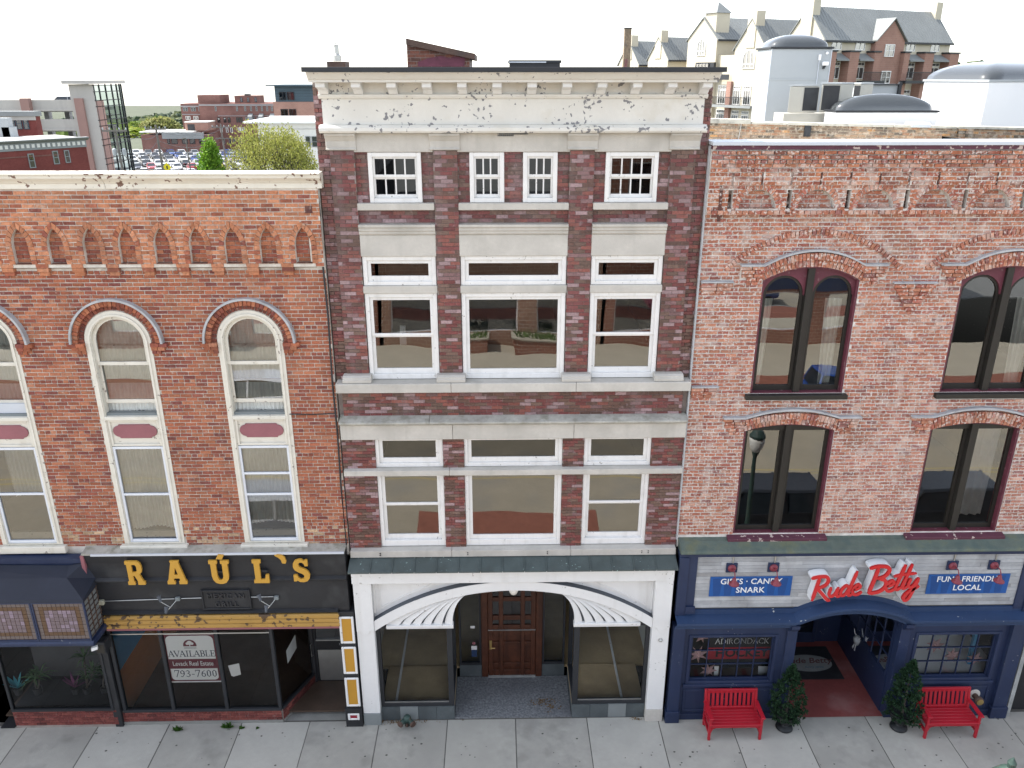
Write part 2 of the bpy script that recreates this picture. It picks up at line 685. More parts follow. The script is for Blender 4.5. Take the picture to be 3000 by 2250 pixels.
M('mortar_parapet', (.50, .42, .31), .95, .2, 6.0, .4, 60)
M('brass', (.50, .36, .15), .35, .2, 6.0, .05, 40, metal=.9)
M('steel', (.45, .45, .43), .35, .1, 6.0, .03, 40, metal=.8)
M('frosted', (.72, .70, .64), .4, .05, 4.0, 0)
M('curtain', (.86, .85, .78), .9, .12, 5.0, .1, 30)
M('curtain_grey', (.68, .69, .67), .9, .12, 5.0, .1, 30)
glass_mat('glass', (.93, .95, .94), 2.45, .0045)
glass_mat('glass_dark', (.42, .46, .46), 1.8, .003)
glass_mat('glass_flat', (.84, .88, .86), 1.62, 0)
glass_mat('glass_shop', (.95, .97, .96), 1.42, .003)
glass_mat('glass_far', (.5, .6, .7), 2.6, 0)
PAL_C = [(4, (.15, .042, .040)), (3.5, (.105, .055, .043)), (2, (.20, .066, .052)), (2, (.18, .10, .10)), (1.6, (.29, .195, .20)), (2.5, (.13, .078, .060))]
PAL_L = [(4, (.31, .106, .058)), (3, (.36, .138, .075)), (2.5, (.245, .078, .052)), (.8, (.19, .062, .05)), (.8, (.39, .17, .10))]
PAL_LT = [(4, (.40, .165, .088)), (3, (.44, .195, .11)), (1.5, (.29, .10, .06)), (.5, (.22, .075, .055))]
PAL_R = [(4, (.36, .14, .09)), (3, (.40, .175, .11)), (2, (.31, .11, .08)), (.7, (.25, .11, .095)), (.6, (.46, .24, .17))]
PAL_RU = [(4, (.34, .125, .07)), (3, (.38, .155, .085)), (2, (.27, .085, .055)), (1.5, (.21, .085, .06)), (.5, (.42, .21, .14))]
PAL_LB = [(4, (.30, .10, .06)), (2, (.24, .08, .055)), (2.2, (.44, .30, .19)), (1, (.36, .16, .09))]
PAL_RL = [(4, (.38, .165, .115)), (3, (.42, .20, .14)), (2, (.33, .13, .10)), (.6, (.27, .125, .11)), (.8, (.50, .30, .23))]
PAL_K = [(3, (.15, .045, .04)), (2, (.19, .06, .05)), (1, (.10, .035, .032))]
PAL_P = [(3, (.42, .28, .18)), (2, (.36, .20, .12)), (2, (.30, .22, .16)), (1, (.16, .13, .10)), (1, (.50, .27, .12))]
brick_mat('brick_centre', smear=[((.34, .25, .26), 7, .62, .45)], stain=[((.07, .035, .03), .9, .55, .45)], rough=.5, gl=.45, runs=((.26, .20, .20), .3))
brick_mat('brick_left', smear=[((.46, .38, .31), 13, .62, .6)], stain=[((.13, .065, .05), .7, .56, .35), ((.42, .22, .14), 1.7, .58, .35)], runs=((.11, .06, .05), .4))
brick_mat('brick_right', smear=[((.62, .55, .50), 22, .545, .75), ((.56, .46, .40), 4, .53, .45)], stain=[((.13, .075, .055), .8, .58, .45)], runs=((.12, .075, .06), .35))
brick_mat('brick_plain', smear=[((.30, .25, .22), 9, .65, .3)])
brick_mat('brick_parapet', smear=[((.55, .47, .37), 9, .52, .6)], stain=[((.07, .065, .055), 1.1, .52, .7)])

# ================================================================== centre building
XC = .297
CB = thing('brick_building', 'narrow dark maroon brick building with white cornice and white arched shopfront', 'building', (XC, 0, .2))
bk = Bricks('brick_centre', PAL_C, 11, .0015)
PI_ = [(-2.81, -2.40), (-1.075, -.66), (1.25, 1.67), (2.975, 3.40)]
BAY = [(-2.40, -1.075), (-.66, 1.25), (1.67, 2.975)]
H_C, J_C, L_C = .0677, .0075, .21

# window openings (x0,x1,z0,z1)
W3 = [(-2.18, -1.28, 11.455, 12.29, 4), (-.458, .133, 11.455, 12.29, 3), (.455, 1.043, 11.455, 12.29, 3), (1.868, 2.77, 11.455, 12.29, 4)]
LOWB = [(-2.383, -1.075), (-.663, 1.25), (1.67, 2.978)]
holes = [rect(a, b, c, d) for a, b, c, d, n in W3]
for a, b in BAY:
    holes += [rect(a + .01, b - .01, 9.99, 10.52), rect(a + .01, b - .01, 8.20, 9.845)]
for a, b in LOWB:
    holes += [rect(a, b, 6.36, 7.0), rect(a, b, 4.56, 6.225)]
solid([rect(-3.02, 3.61, 4.2, 13.4)] + holes, .075, .32).build('wall', 'mortar_centre', CB)
b = MB()
b.box(-3.02, -2.98, .33, 9.9, .2, 13.4).box(3.57, 3.61, .33, 9.9, .2, 13.4).box(-3.02, 3.61, 9.9, 10, .2, 13.2)
b.build('side_wall', 'brick_plain', CB)
MB().box(-3.0, 3.6, .35, 9.88, 13.1, 13.16).build('roof', 'roof_membrane', CB)
fl = MB()
for z in (4.3, 7.6, 11.0): fl.box(-2.97, 3.56, .35, 7, z - .06, z)
fl.box(-2.97, 3.56, 7, 7.1, .2, 13)
fl.build('floor_slab', 'room_grey', CB)
MB().box(-1.0, -.95, .36, 6.9, 4.31, 13).box(1.5, 1.55, .36, 6.9, 4.31, 13).build('inner_wall', 'room_light', CB)

# outer strips and piers
yR, yP = .06, 0.0
strips = [(-3.02, -2.81), (3.40, 3.61)]
for a, b_ in strips:
    bk.wall(a, b_, 8.2, 13.35, .05, L_C, H_C, J_C)
for a, b_ in PI_:
    bk.wall(a, b_, 8.31, 12.33, yP, L_C, H_C, J_C)
    MB().box(a + .002, b_ - .002, .012, .074, 8.31, 12.33).build('pier', 'mortar_centre', CB)
for a, b_ in BAY:
    hs = [hrect(w_[0], w_[1], w_[2], w_[3]) for w_ in W3]
    bk.wall(a, b_, 11.09, 12.30, yR, L_C, H_C, J_C, hs)
bk.wall(-2.93, 3.51, 7.455, 8.0, 0.0, L_C, H_C, J_C)
MB().box(-2.928, 3.508, .012, .074, 7.477, 8.0).build('band_backing', 'mortar_centre', CB)
for a, b_ in ((-3.018, -2.385), (-1.073, -.665), (1.252, 1.668), (2.98, 3.61)):
    bk.wall(a, b_, 6.345, 7.0, 0.0, .195, .064, .0065)
    bk.wall(a, b_, 4.555, 6.225, 0.0, .195, .064, .0065)
    MB().box(a + .002, b_ - .002, .012, .074, 4.555, 7.0).build('pier', 'mortar_centre', CB)
bk.emit(CB)

# ---- stone work
def stone(name, x0, x1, y0, y1, z0, z1, mat='limestone', bev=.008):
    return MB().box(x0, x1, y0, y1, z0, z1).build(name, mat, CB, bevel=bev)

def profbar(name, x0, x1, prof, mat, parent=None, joints=(), bev=0):
    xs = [x0] + list(joints) + [x1]
    for i in range(len(xs) - 1):
        MB().profile(prof, xs[i] + (.003 if i else 0), xs[i + 1] - (.003 if i < len(xs) - 2 else 0)).build(name, mat, parent or CB, bevel=bev)

for a, b_ in BAY:
    stone('frieze_block', a, b_, -.02, .072, 12.30, 12.61)
    stone('window_sill', a + .003, b_ - .003, -.06, .072, 11.335, 11.452)
    profbar('lintel_moulding', a, b_, [(.07, 11.09), (-.10, 11.09), (-.10, 11.05), (-.07, 11.03), (-.07, 10.985), (-.045, 10.97), (-.045, 10.93), (-.02, 10.905), (.07, 10.905)], 'limestone')
    stone('lintel', a, b_, -.012, .072, 10.522, 10.902)
    stone('transom_bar', a, b_, -.005, .2, 9.848, 9.988)
for a, b_ in PI_:
    a2, b2 = a - .02, b_ + .02
    MB().profile([(.07, 12.335), (-.06, 12.335), (-.06, 12.36), (-.04, 12.37), (-.04, 12.48), (-.10, 12.56), (-.13, 12.57), (-.13, 12.612), (.07, 12.612)], a2 - .03, b2 + .03).build('capital', 'limestone', CB, bevel=.01)
    MB().profile([(.07, 8.19), (-.17, 8.19), (-.17, 8.25), (-.15, 8.256), (-.15, 8.285), (-.10, 8.315), (.07, 8.315)], a - .06, b_ + .06).build('plinth', 'limestone', CB, bevel=.006)
profbar('sill_band', -3.0, 3.6, [(.2, 8.19), (-.19, 8.184), (-.20, 8.176), (-.20, 8.004), (.075, 8.004)], 'limestone', joints=(-.868, 1.457), bev=.006)
profbar('belt_cornice', -3.0, 3.6, [(.07, 7.475), (.0, 7.468), (-.20, 7.41), (-.215, 7.40), (-.215, 7.37), (-.17, 7.35), (-.13, 7.315), (.07, 7.315)], 'limestone_dirty', joints=(-1.3,), bev=.006)
profbar('fascia_block', -3.0, 3.6, [(.07, 7.312), (-.10, 7.312), (-.10, 7.004), (.07, 7.004)], 'limestone', joints=(-.868, 1.450), bev=.006)
profbar('transom_band', -3.0, 3.605, [(.3, 6.36), (.0, 6.352), (-.10, 6.34), (-.10, 6.228), (.3, 6.228)], 'limestone', joints=(-.955,), bev=.006)
profbar('lower_sill', -3.0, 3.595, [(.3, 4.56), (-.02, 4.556), (-.13, 4.545), (-.13, 4.40), (.07, 4.40)], 'limestone', joints=(-.955, 1.455), bev=.006)
bo = MB()
for x in (-2.4, -.63, .98, 2.9, -2.39, 3.03):
    for z in (4.46, 4.50): bo.lathe([(.011, 0), (.011, .012)], (x, -.131, z), 8, 'Y')
bo.build('anchor_bolt', 'black_metal', CB)['kind'] = 'stuff'

# ---- wooden cornice
X0, X1 = -2.90, 3.49
profbar('architrave_moulding', X0 - .02, X1 + .02, [(.07, 12.616), (-.17, 12.616), (-.20, 12.65), (-.20, 12.70), (-.15, 12.745), (.07, 12.745)], 'white_paint_old', bev=.004)
MB().box(X0 + .04, X1 - .04, -.09, .07, 12.747, 13.15).build('frieze_board', 'white_paint_old', CB)
profbar('bed_moulding', X0, X1, [(.07, 13.152), (-.12, 13.152), (-.15, 13.19), (-.15, 13.222), (.07, 13.222)], 'white_paint_old', bev=.004)
MB().box(X0, X1, -.10, .07, 13.224, 13.42).build('soffit_board', 'white_paint_old', CB)
for i in range(12):
    x = XC - 3.09 + i * .5625
    MB().profile([(-.10, 13.225), (-.18, 13.225), (-.26, 13.29), (-.42, 13.325), (-.45, 13.33), (-.45, 13.405), (-.10, 13.405)], x - .075, x + .075).build('cornice_bracket', 'white_paint', CB, bevel=.006)
profbar('crown_moulding', X0 - .06, X1 + .06, [(.3, 13.405), (-.52, 13.405), (-.52, 13.44), (-.56, 13.46), (-.64, 13.54), (-.68, 13.555), (.3, 13.555)], 'white_paint_old', bev=.004)
MB().box(-3.0, 3.6, -.75, .35, 13.557, 13.63).build('cap_flashing', 'black_metal', CB, bevel=.004)

# ---- windows
def sash_window(parent, x0, x1, z0, z1, y, fw, sw, cols, rail=None, rows2=1, mat='white_frame', g='glass', bot=None, sill=None, wpar=None, top=None):
    """outer frame (the window part) > sash, muntin, pane"""
    yb = y + .10
    F = MB()
    bot = fw if bot is None else bot
    top = fw if top is None else top
    frame_ring(F, x0, x1, z0, z1, fw, fw, bot, top, y, yb)
    if sill: F.box(x0 - .0, x1 + .0, y - sill, y - .001, z0, z0 + .045)
    win = F.build('window', mat, parent, bevel=.006)
    a, b_, c, d = x0 + fw, x1 - fw, z0 + bot, z1 - top
    ys = y + .035
    S = MB()
    bars = []
    if rail:
        frame_ring(S, a, b_, rail, d, sw, sw, .05, sw, ys, ys + .045)
        S2 = MB()
        frame_ring(S2, a, b_, c, rail - .001, sw, sw, sw * 1.7, .03, ys + .03, ys + .07)
        S.build('sash', mat, win, bevel=.004)
        S2.build('sash', mat, win, bevel=.004)
        spans = [(rail + .05, d - sw, ys + .02), (c + sw * 1.7, rail - .031, ys + .05)]
    else:
        frame_ring(S, a, b_, c, d, sw, sw, sw * 1.5, sw, ys, ys + .045)
        S.build('sash', mat, win, bevel=.004)
        spans = [(c + sw * 1.5, d - sw, ys + .02)]
    ga, gb = a + sw, b_ - sw
    for (za, zb, yy) in spans:
        wd = (gb - ga) / cols
        for i in range(cols):
            pa, pb = ga + i * wd, ga + (i + 1) * wd
            if i: MB().box(pa - .012, pa + .012, yy - .02, yy + .02, za, zb).build('muntin', mat, win)
            pane(win, pa + (.012 if i else 0), pb - (.012 if i < cols - 1 else 0), za, zb, yy, g)
    return win

for a, b_, c, d, n in W3:
    sash_window(CB, a, b_, c + .001, d + .005, .005, .075, .034, n, 11.875, g='glass_dark')
for i, (a, b_) in enumerate(BAY):
    sash_window(CB, a + .012, b_ - .012, 9.99, 10.52, .03, .075, .065, 1, g='glass_dark', bot=.07)
    sash_window(CB, a + .012, b_ - .012, 8.20, 9.845, .03, .075, .06, 1, rail=(9.03 if i != 1 else None), bot=.09)
for i, (a, b_) in enumerate(LOWB):
    sash_window(CB, a, b_, 6.36, 6.998, .03, .07, .07, 1, g='glass_dark', bot=.08, top=.02)
    sash_window(CB, a, b_, 4.57, 6.222, .03, .075, .065, 1, rail=(5.50 if i != 1 else None), bot=.13, top=.02)
# things left on the sills of the middle floor
t = MB()
t.box(-1.80, -1.70, .14, .18, 9.03, 9.20).box(-1.81, -1.69, .135, .14, 8.84, 9.00)
t.build('window_air_freshener', 'white_paint', CB)

# ---- copper pent roof over the shopfront
n = 15
for i in range(n):
    x0 = -3.02 + i * 6.62 / n
    x1 = x0 + 6.62 / n
    b = MB().add([(x0 + .004, -.46, 4.268), (x1 - .004, -.46, 4.268), (x1 - .004, -.075, 4.392), (x0 + .004, -.075, 4.392),
                  (x0 + .004, -.46, 4.238), (x1 - .004, -.46, 4.238), (x1 - .004, -.075, 4.362), (x0 + .004, -.075, 4.362)],
                 [(0, 1, 2, 3), (7, 6, 5, 4), (0, 4, 5, 1), (1, 5, 6, 2), (2, 6, 7, 3), (3, 7, 4, 0)])
    b.build('roof_panel', 'copper_patina', CB)
    if i: MB().bar((x0, -.463, 4.272), (x0, -.075, 4.396), .016, .022).build('roof_seam', 'copper_patina', CB)
# ---- white arched shopfront
profbar('shopfront_fascia', -2.985, 3.565, [(.05, 3.887), (-.30, 3.887), (-.30, 4.14), (-.335, 4.165), (-.335, 4.20), (-.40, 4.225), (.05, 4.225)], 'white_paint', bev=.004)
for s in (-1, 1):
    a, b_ = XC + s * 2.905, XC + s * 3.27
    a, b_ = min(a, b_), max(a, b_)
    MB().box(a, b_, -.25, .1, .52, 3.885).build('pilaster', 'white_paint', CB, bevel=.006)
    pl = [(a + .0, 3.884), (a + .0, 2.70), (a + .09, 2.70)] + arc((a + b_) / 2, 2.70, .09, 180, 360, 8) + [(b_ - .09, 2.70), (b_, 2.70), (b_, 3.884)]
    MB().prism(pl, -.268, -.2505).build('pilaster_panel', 'white_paint', CB, bevel=.003)
    MB().box(a - .005, b_ + .005, -.262, .1, .2, .518).build('pilaster_base', 'grey_paint' if s < 0 else 'limestone', CB, bevel=.006)
MB().lathe([(.045, 0), (.04, .03), (.02, .05)], (XC + 3.1, -.25, 2.38), 10, 'Y').build('keyed_outlet', 'steel', CB)
RU, RL = 4.97, 4.80
hw = 2.90
def zu(x): return 3.872 - RU + math.sqrt(RU * RU - (x - XC) ** 2)
def zl(x): return 3.660 - RL + math.sqrt(RL * RL - (x - XC) ** 2)
xs = [XC - hw + 2 * hw * i / 40 for i in range(41)]
band = [(x, zl(x)) for x in xs] + [(x, zu(x)) for x in xs[::-1]]
solid([band], -.25, -.02).build('arch_band', 'white_paint', CB)
for s in (-1, 1):
    # spandrel panel above the arch, set back, with a moulded frame
    pts = [(XC + s * hw, 3.886)] + [(XC + s * q, 3.886) for q in (.9,)] + [(XC + s * (.9 + (hw - .9) * i / 12), zu(XC + s * (.9 + (hw - .9) * i / 12)) + .0) for i in range(13)]
    solid([pts], -.10, -.03).build('spandrel', 'white_paint', CB)
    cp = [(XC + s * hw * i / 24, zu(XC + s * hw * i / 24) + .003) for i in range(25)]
    MB().add([(x, y, z) for x, z in cp for y in (-.246, -.101)], [(2 * i, 2 * i + 1, 2 * i + 3, 2 * i + 2) for i in range(24)]).build('arch_top_strip', 'dark_grey', CB)  # dark grey strip along the top face of the arch band
    fr_ = [(XC + s * 2.78, 3.80), (XC + s * 1.45, 3.80)] + [(XC + s * (1.45 + 1.33 * i / 8), zu(XC + s * (1.45 + 1.33 * i / 8)) + .115) for i in range(1, 9)]
    inn = [(XC + s * 2.75, 3.775), (XC + s * 1.66, 3.775)] + [(XC + s * (1.66 + 1.09 * i / 8), zu(XC + s * (1.66 + 1.09 * i / 8)) + .145) for i in range(1, 9)]
    solid([fr_, inn], -.115, -.1005).build('spandrel_moulding', 'white_paint', CB)
    MB().box(XC + s * 2.9 - .045 * s, XC + s * 2.9, -.13, -.03, zu(XC + s * 2.8) + .05, 3.885).build('spandrel_stile', 'white_paint', CB)
    # quarter fan: five blades between the arch and the concave inner corner
    zb = 2.80
    T = (XC + s * .98, 3.57)
    def inner(t):
        p0, p1, p2, p3 = (XC + s * .80, 3.62), (XC + s * 1.08, 3.55), (XC + s * 1.27, 3.30), (XC + s * 1.278, zb)
        return tuple(p0[k] * (1 - t) ** 3 + 3 * p1[k] * t * (1 - t) ** 2 + 3 * p2[k] * t * t * (1 - t) + p3[k] * t ** 3 for k in (0, 1))
    def outer(t):
        xa, xb = XC + s * .80, XC + s * 2.66
        x = xa + (xb - xa) * t
        return (x, max(zl(x) + .004, zb) if t < .999 else zb)
    def curve(u, m=14):
        q = []
        for i in range(m + 1):
            t = i / m
            a, b_ = inner(t), outer(t)
            q.append((a[0] * (1 - u) + b_[0] * u, a[1] * (1 - u) + b_[1] * u))
        return q
    us = [0, .16, .33, .49, .65, .81, 1.0]
    for k in range(6):
        cA, cB = curve(us[k]), curve(us[k + 1] - (.040 if k < 5 else 0))
        v, f = [], []
        m = len(cA)
        for (p, q, t) in zip(cA, cB, range(m)):
            dp = .040 * (t / (m - 1)) ** .6
            v += [(p[0], -.205 - (0.008 if k == 0 else 0), p[1]), (q[0], -.205 + dp, q[1])]
            v += [(p[0], -.08, p[1]), (q[0], -.079, q[1])]
        for t in range(m - 1):
            o = t * 4
            f += [(o, o + 4, o + 5, o + 1), (o + 2, o + 3, o + 7, o + 6), (o, o + 2, o + 6, o + 4), (o + 1, o + 5, o + 7, o + 3)]
        MB().add(v, f).build('fan_blade', 'white_paint', CB)
    bkp = curve(.01, 14) + curve(.985, 14)[::-1]
    MB().add([(x, -.135, z) for x, z in bkp], [(i, i + 1, 28 - i, 29 - i) for i in range(14)]).build('fan_groove_shade', 'dark_grey', CB)  # dark sheet paints in the shade of the grooves between blades
    a, b_ = sorted((XC + s * 1.26, XC + s * 2.66))
    MB().box(a, b_, -.225, -.08, 2.745, 2.80).build('fan_rail', 'white_paint', CB, bevel=.006)
    MB().box(a, b_, -.2, -.09, 2.70, 2.744).build('fan_rail_lower', 'white_paint', CB)
# intrados / porch ceiling
MB().box(-1.0, 1.58, -.02, 1.19, 3.70, 3.75).build('porch_ceiling', 'white_paint', CB)
b = MB()
b.lathe([(.03, .0), (.105, -.01), (.105, -.04), (.095, -.09), (.06, -.16), (.02, -.175)], (XC + .0, -.13, 3.66), 16)
b.build('porch_light', 'frosted', CB, smooth=True)

# display windows either side of the porch
for s in (-1, 1):
    xa, xb = (-2.60, -1.0) if s < 0 else (1.585, 3.19)
    F = MB()
    frame_ring(F, xa, xb, .56, 2.70, .075 if s < 0 else .12, .12 if s < 0 else .075, .09, .06, -.10, -.0)
    win = F.build('display_window', 'black_metal', CB, bevel=.005)
    ga, gb = xa + (.075 if s < 0 else .12), xb - (.12 if s < 0 else .075)
    MB().box(ga, gb, -.085, -.06, .652, .675).build('glazing_bead', 'steel', win)
    pane(win, ga, gb, .65, 2.64, -.05, 'glass_shop')
    # return pane facing the porch
    xr = xb - .06 if s < 0 else xa + .06
    G = MB()
    G.box(xr - .05, xr + .05, .02, .10, .56, 2.70).box(xr - .05, xr + .05, 1.10, 1.19, .56, 2.70).box(xr - .05, xr + .05, .10, 1.10, .56, .65).box(xr - .05, xr + .05, .1, 1.1, 2.64, 2.7)
    ret = G.build('return_window', 'black_metal', CB, bevel=.004)
    MB().poly([(xr, .10, .65), (xr, 1.10, .65), (xr, 1.10, 2.64), (xr, .10, 2.64)]).build('pane', 'glass_shop', ret)
    MB().box(xa, xb, -.06, 1.18, 2.70, 2.74).build('window_head', 'black_metal', CB)
    # slate bulkhead tiles
    nt_ = 4
    for i in range(nt_):
        x0 = xa + (xb - xa) * i / nt_
        x1 = xa + (xb - xa) * (i + 1) / nt_
        MB().box(x0 + .003, x1 - .003, -.115 - .002 * (i % 2), -.02, .2, .555).build('slate_tile', 'slate_tile' if (i + s) % 3 else 'grey_paint', CB)
    for i in range(2):
        y0 = -.01 + i * .6
        MB().box(xr - .055, xr + .055, y0, y0 + .595, .2, .558).build('slate_tile', 'slate_tile', CB)
    # display floor and the room behind it
    MB().box(min(xa, xb), max(xa, xb), 0.0, 1.2, .50, .552).build('display_floor', 'wood_floor', CB)
    MB().box(xa + (.28 if s < 0 else 1.1), xa + (.33 if s < 0 else 1.15), .05, 4.5, .553, .57).build('floor_strip', 'white_paint', CB)
MB().box(-2.95, 3.55, 1.25, 6.9, .44, .49).build('shop_floor', 'wood_floor', CB)
MB().box(-2.95, -2.9, 0.05, 6.9, .5, 3.9).box(3.5, 3.55, .05, 6.9, .5, 3.9).box(-2.9, 3.5, 6.9, 6.95, .5, 3.9).build('shop_wall', 'room_light', CB)
MB().box(-2.95, 3.56, .12, 6.95, 3.9, 3.95).build('shop_ceiling', 'room_grey', CB)
# porch floor, door wall
MB().box(-1.0, 1.58, -.10, 1.19, .19, .235).build('porch_floor', 'granite_floor', CB)
dw = MB()
for a, b_ in ((-.94, -.42), (.99, 1.52)):
    dw.box(a, b_, 1.20, 1.28, .235, .56)
dw.build('slate_tile', 'slate_tile', CB)
for a, b_ in ((-.94, -.42), (.99, 1.52)):
    F = MB()
    frame_ring(F, a, b_, .56, 3.70, .05, .05, .06, .06, 1.20, 1.28)
    win = F.build('sidelight', 'black_metal', CB)
    pane(win, a + .05, b_ - .05, .62, 3.64, 1.24, 'glass_flat')
    if a < 0:
        for (x, z, r_, c) in ((-.62, 1.62, .05, 'white_paint'),):
            MB().box(x - .05, x + .05, 1.228, 1.232, z - .035, z + .035).build('sticker', 'white_paint', win)
        MB().lathe([(.04, 0), (.04, .004)], (-.60, 1.236, 1.16), 14, 'Y').build('sticker', 'maroon_panel', win)
        MB().box(-.66, -.53, 1.228, 1.232, .98, 1.09).build('sticker', 'white_paint', win)
        MB().box(-.66, -.53, 1.228, 1.232, .78, .975).build('sticker', 'navy_ledge', win)
# dutch door with carved panels
fr = MB()
fr.box(-.42, -.27, 1.17, 1.30, .235, 3.7).box(.84, .99, 1.17, 1.30, .235, 3.7)
fr.build('door_frame', 'wood_door', CB, bevel=.008)
dx0, dx1 = -.265, .835
door = MB().box(dx0, dx1, 1.235, 1.275, .25, 2.85).build('door', 'wood_door', CB)
def leaf(z0, z1, rows, top):
    st = [(dx0, dx0 + .11), (dx0 + .25, dx0 + .35), (dx1 - .35, dx1 - .25), (dx1 - .11, dx1)]
    b = MB()
    for a, c in st: b.box(a, c, 1.195, 1.234, z0, z1)
    gaps = [(st[i][1], st[i + 1][0]) for i in range(3)]
    zz = [z0] + [v for r_ in rows for v in r_] + [z1]
    for i in range(0, len(zz), 2):
        for ga, gb in gaps:
            b.box(ga, gb, 1.197, 1.234, zz[i], zz[i + 1])
    o = b.build('door_leaf', 'wood_door', door, bevel=.012, seg=2)
    return o, gaps
leaf(.25, 1.545, [(.42, .52), (.62, 1.12), (1.22, 1.40)], False)
o, gaps = leaf(1.56, 2.85, [(1.69, 1.83), (1.95, 2.34), (2.45, 2.72)], True)
MB().box(dx0, dx1, 1.185, 1.234, 1.546, 1.559).build('door_rail', 'limestone_top', door)
for r_ in ((1.69, 1.83), (1.95, 2.34), (2.45, 2.72)):
    for ga, gb in gaps:
        pane(door, ga, gb, r_[0], r_[1], 1.231, 'glass_dark')
b = MB().box(dx0 + .03, dx0 + .085, 1.178, 1.194, 1.02, 1.27)
b.tube([(dx0 + .06, 1.18, 1.10), (dx0 + .06, 1.13, 1.10), (dx0 + .16, 1.125, 1.10)], .012)
b.build('door_handle', 'brass', door)
MB().box(-.27, .84, 1.14, 1.30, .236, .262).build('door_sill', 'limestone_top', CB)
# roof furniture of the centre building
pb = Bricks('brick_plain', [(3, (.13, .06, .045)), (2, (.17, .07, .05)), (1, (.10, .05, .04))], 5, .002)
CH = thing('roof_penthouse', 'small brick penthouse with a sloping rusty roof edge on the centre roof', 'rooftop shed', (-1.2, 5, 13.1))
p0, p1, p2, p3 = P(1194, 197, 5), P(1376, 197, 5), P(1376, 157, 5), P(1194, 124, 5)
MB().prism([(p0.x, 13.14), (p1.x, 13.14), (p1.x, p2.z), (p0.x, p3.z)], 5.01, 7.2).build('wall', 'mortar_centre', CH)
pb.wall(p0.x, p1.x, 13.15, p3.z, 5.0, .22, .075, .012, [lambda z: (p0.x - 9 if z < 0 else p0.x + (p1.x - p0.x) * max(0, (p3.z - z) / (p3.z - p2.z)), 99) if z > p2.z else None], std=True)
pb.emit(CH)
q0, q1 = P(1189, 112, 4.9), P(1391, 157, 4.9)
b = MB()
b.add([(q0.x, 4.88, q0.z), (q1.x, 4.88, q1.z), (q1.x, 7.3, q1.z), (q0.x, 7.3, q0.z), (q0.x, 4.88, q0.z - .13), (q1.x, 4.88, q1.z - .12), (q1.x, 7.3, q1.z - .12), (q0.x, 7.3, q0.z - .13)],
      [(0, 1, 2, 3), (7, 6, 5, 4), (0, 4, 5, 1), (1, 5, 6, 2), (2, 6, 7, 3), (3, 7, 4, 0)])
M('rust_metal', (.10, .06, .045), .7, .35, 6, .2, 40, stain=((.045, .04, .04), 3, .5, .7))
b.build('roof', 'rust_metal', CH)
M('maroon_flake', (.125, .035, .055), .7, .3, 6, .2, 30)
q0, q1 = P(1225, 195, 4.99), P(1360, 168, 4.99)
pp = [(q0.x, q0.z), (q1.x, q0.z), (q1.x + .02, q1.z), (q1.x - .25, q1.z + .02), (q1.x - .3, q1.z - .02), ((q0.x + q1.x) / 2, q1.z + .03), (q0.x + .2, q1.z - .02), (q0.x + .15, q1.z - .05), (q0.x, q0.z + .1)]
MB().prism(pp, 4.988, 4.9955).build('paint_patch', 'maroon_flake', CH)
HT = thing('roof_hatch', 'flat black roof hatch with worn silver edge behind the white cornice', 'roof hatch', (.8, 5.5, 13.1))
q0, q1 = P(1490, 176, 5.5), P(1645, 188, 5.5)
MB().box(q0.x, q1.x, 5.5, 6.6, q0.z - .06, q0.z).build('lid', 'black_metal', HT, bevel=.01)
MB().box(q0.x + .01, q1.x - .35, 5.488, 5.499, q0.z - .055, q0.z - .03).build('edge_strip', 'white_metal', HT)
MB().box(q0.x + .03, q1.x - .03, 5.53, 6.57, 13.14, q0.z - .061).build('curb', 'black_paint', HT)
VS = thing('roof_vent', 'silver capped vent pipe on a dark stub left on the centre roof', 'vent pipe', (-3.0, 4, 13.1))
q = P(983, 150, 4)
MB().box(q.x - .18, q.x + .2, 3.9, 4.4, 13.14, 13.78).build('chimney_stub', 'rust_metal', VS)
b = MB().lathe([(.09, 13.79), (.09, 13.90), (.055, 13.93), (.055, 14.08), (.06, 14.09), (.06, 14.10), (.02, 14.11)], (q.x, 4.1, 0), 14)
b.tube([(q.x - .06, 4.1, 14.14), (q.x + .06, 4.1, 14.14)], .012).tube([(q.x, 4.1, 14.10), (q.x, 4.1, 14.14)], .012)
b.build('pipe', 'steel', VS)
# ================================================================== ground, street and the far side of the street
ZG = .2
M('concrete_pale', (.41, .40, .36), .9, .12, 1.3, .2, 60, stain=((.27, .265, .24), 1.3, .54, .5), streak=((.33, .32, .29), 1.2, .5, .4))
M('concrete_worn', (.345, .335, .30), .9, .16, .9, .22, 60, stain=((.20, .195, .175), 2.2, .53, .6), streak=((.27, .26, .24), 1.8, .5, .4))
M('concrete', (.38, .37, .33), .9, .14, 1.0, .2, 60, stain=((.24, .235, .21), 1.6, .52, .55), streak=((.30, .29, .265), 1.5, .5, .4))
M('concrete_old', (.25, .25, .23), .95, .2, 2.0, .35, 60, stain=((.15, .15, .14), 2.0, .5, .6))
M('joint_dirt', (.10, .095, .085), .95, .2, 4.0, .3, 60)
M('asphalt', (.34, .295, .215), .95, .10, 1.0, .08, 40, stain=((.25, .235, .20), .6, .5, .6))
M('paver_red', (.26, .10, .065), .9, .2, 5.0, .2, 60)
M('road_yellow', (.45, .36, .15), .8, .1, 5.0, .1, 60)
M('soil_ground', (.10, .105, .07), .95, .3, .5, .2, 20)
structure(MB().box(-60, 60, -6.1, -.02, -.1, ZG - .006).build('pavement_bed', 'joint_dirt'))
PV = MB().box(-60, 60, -6.25, -6.1, -.1, ZG - .004).build('kerb', 'concrete_old')
structure(PV)
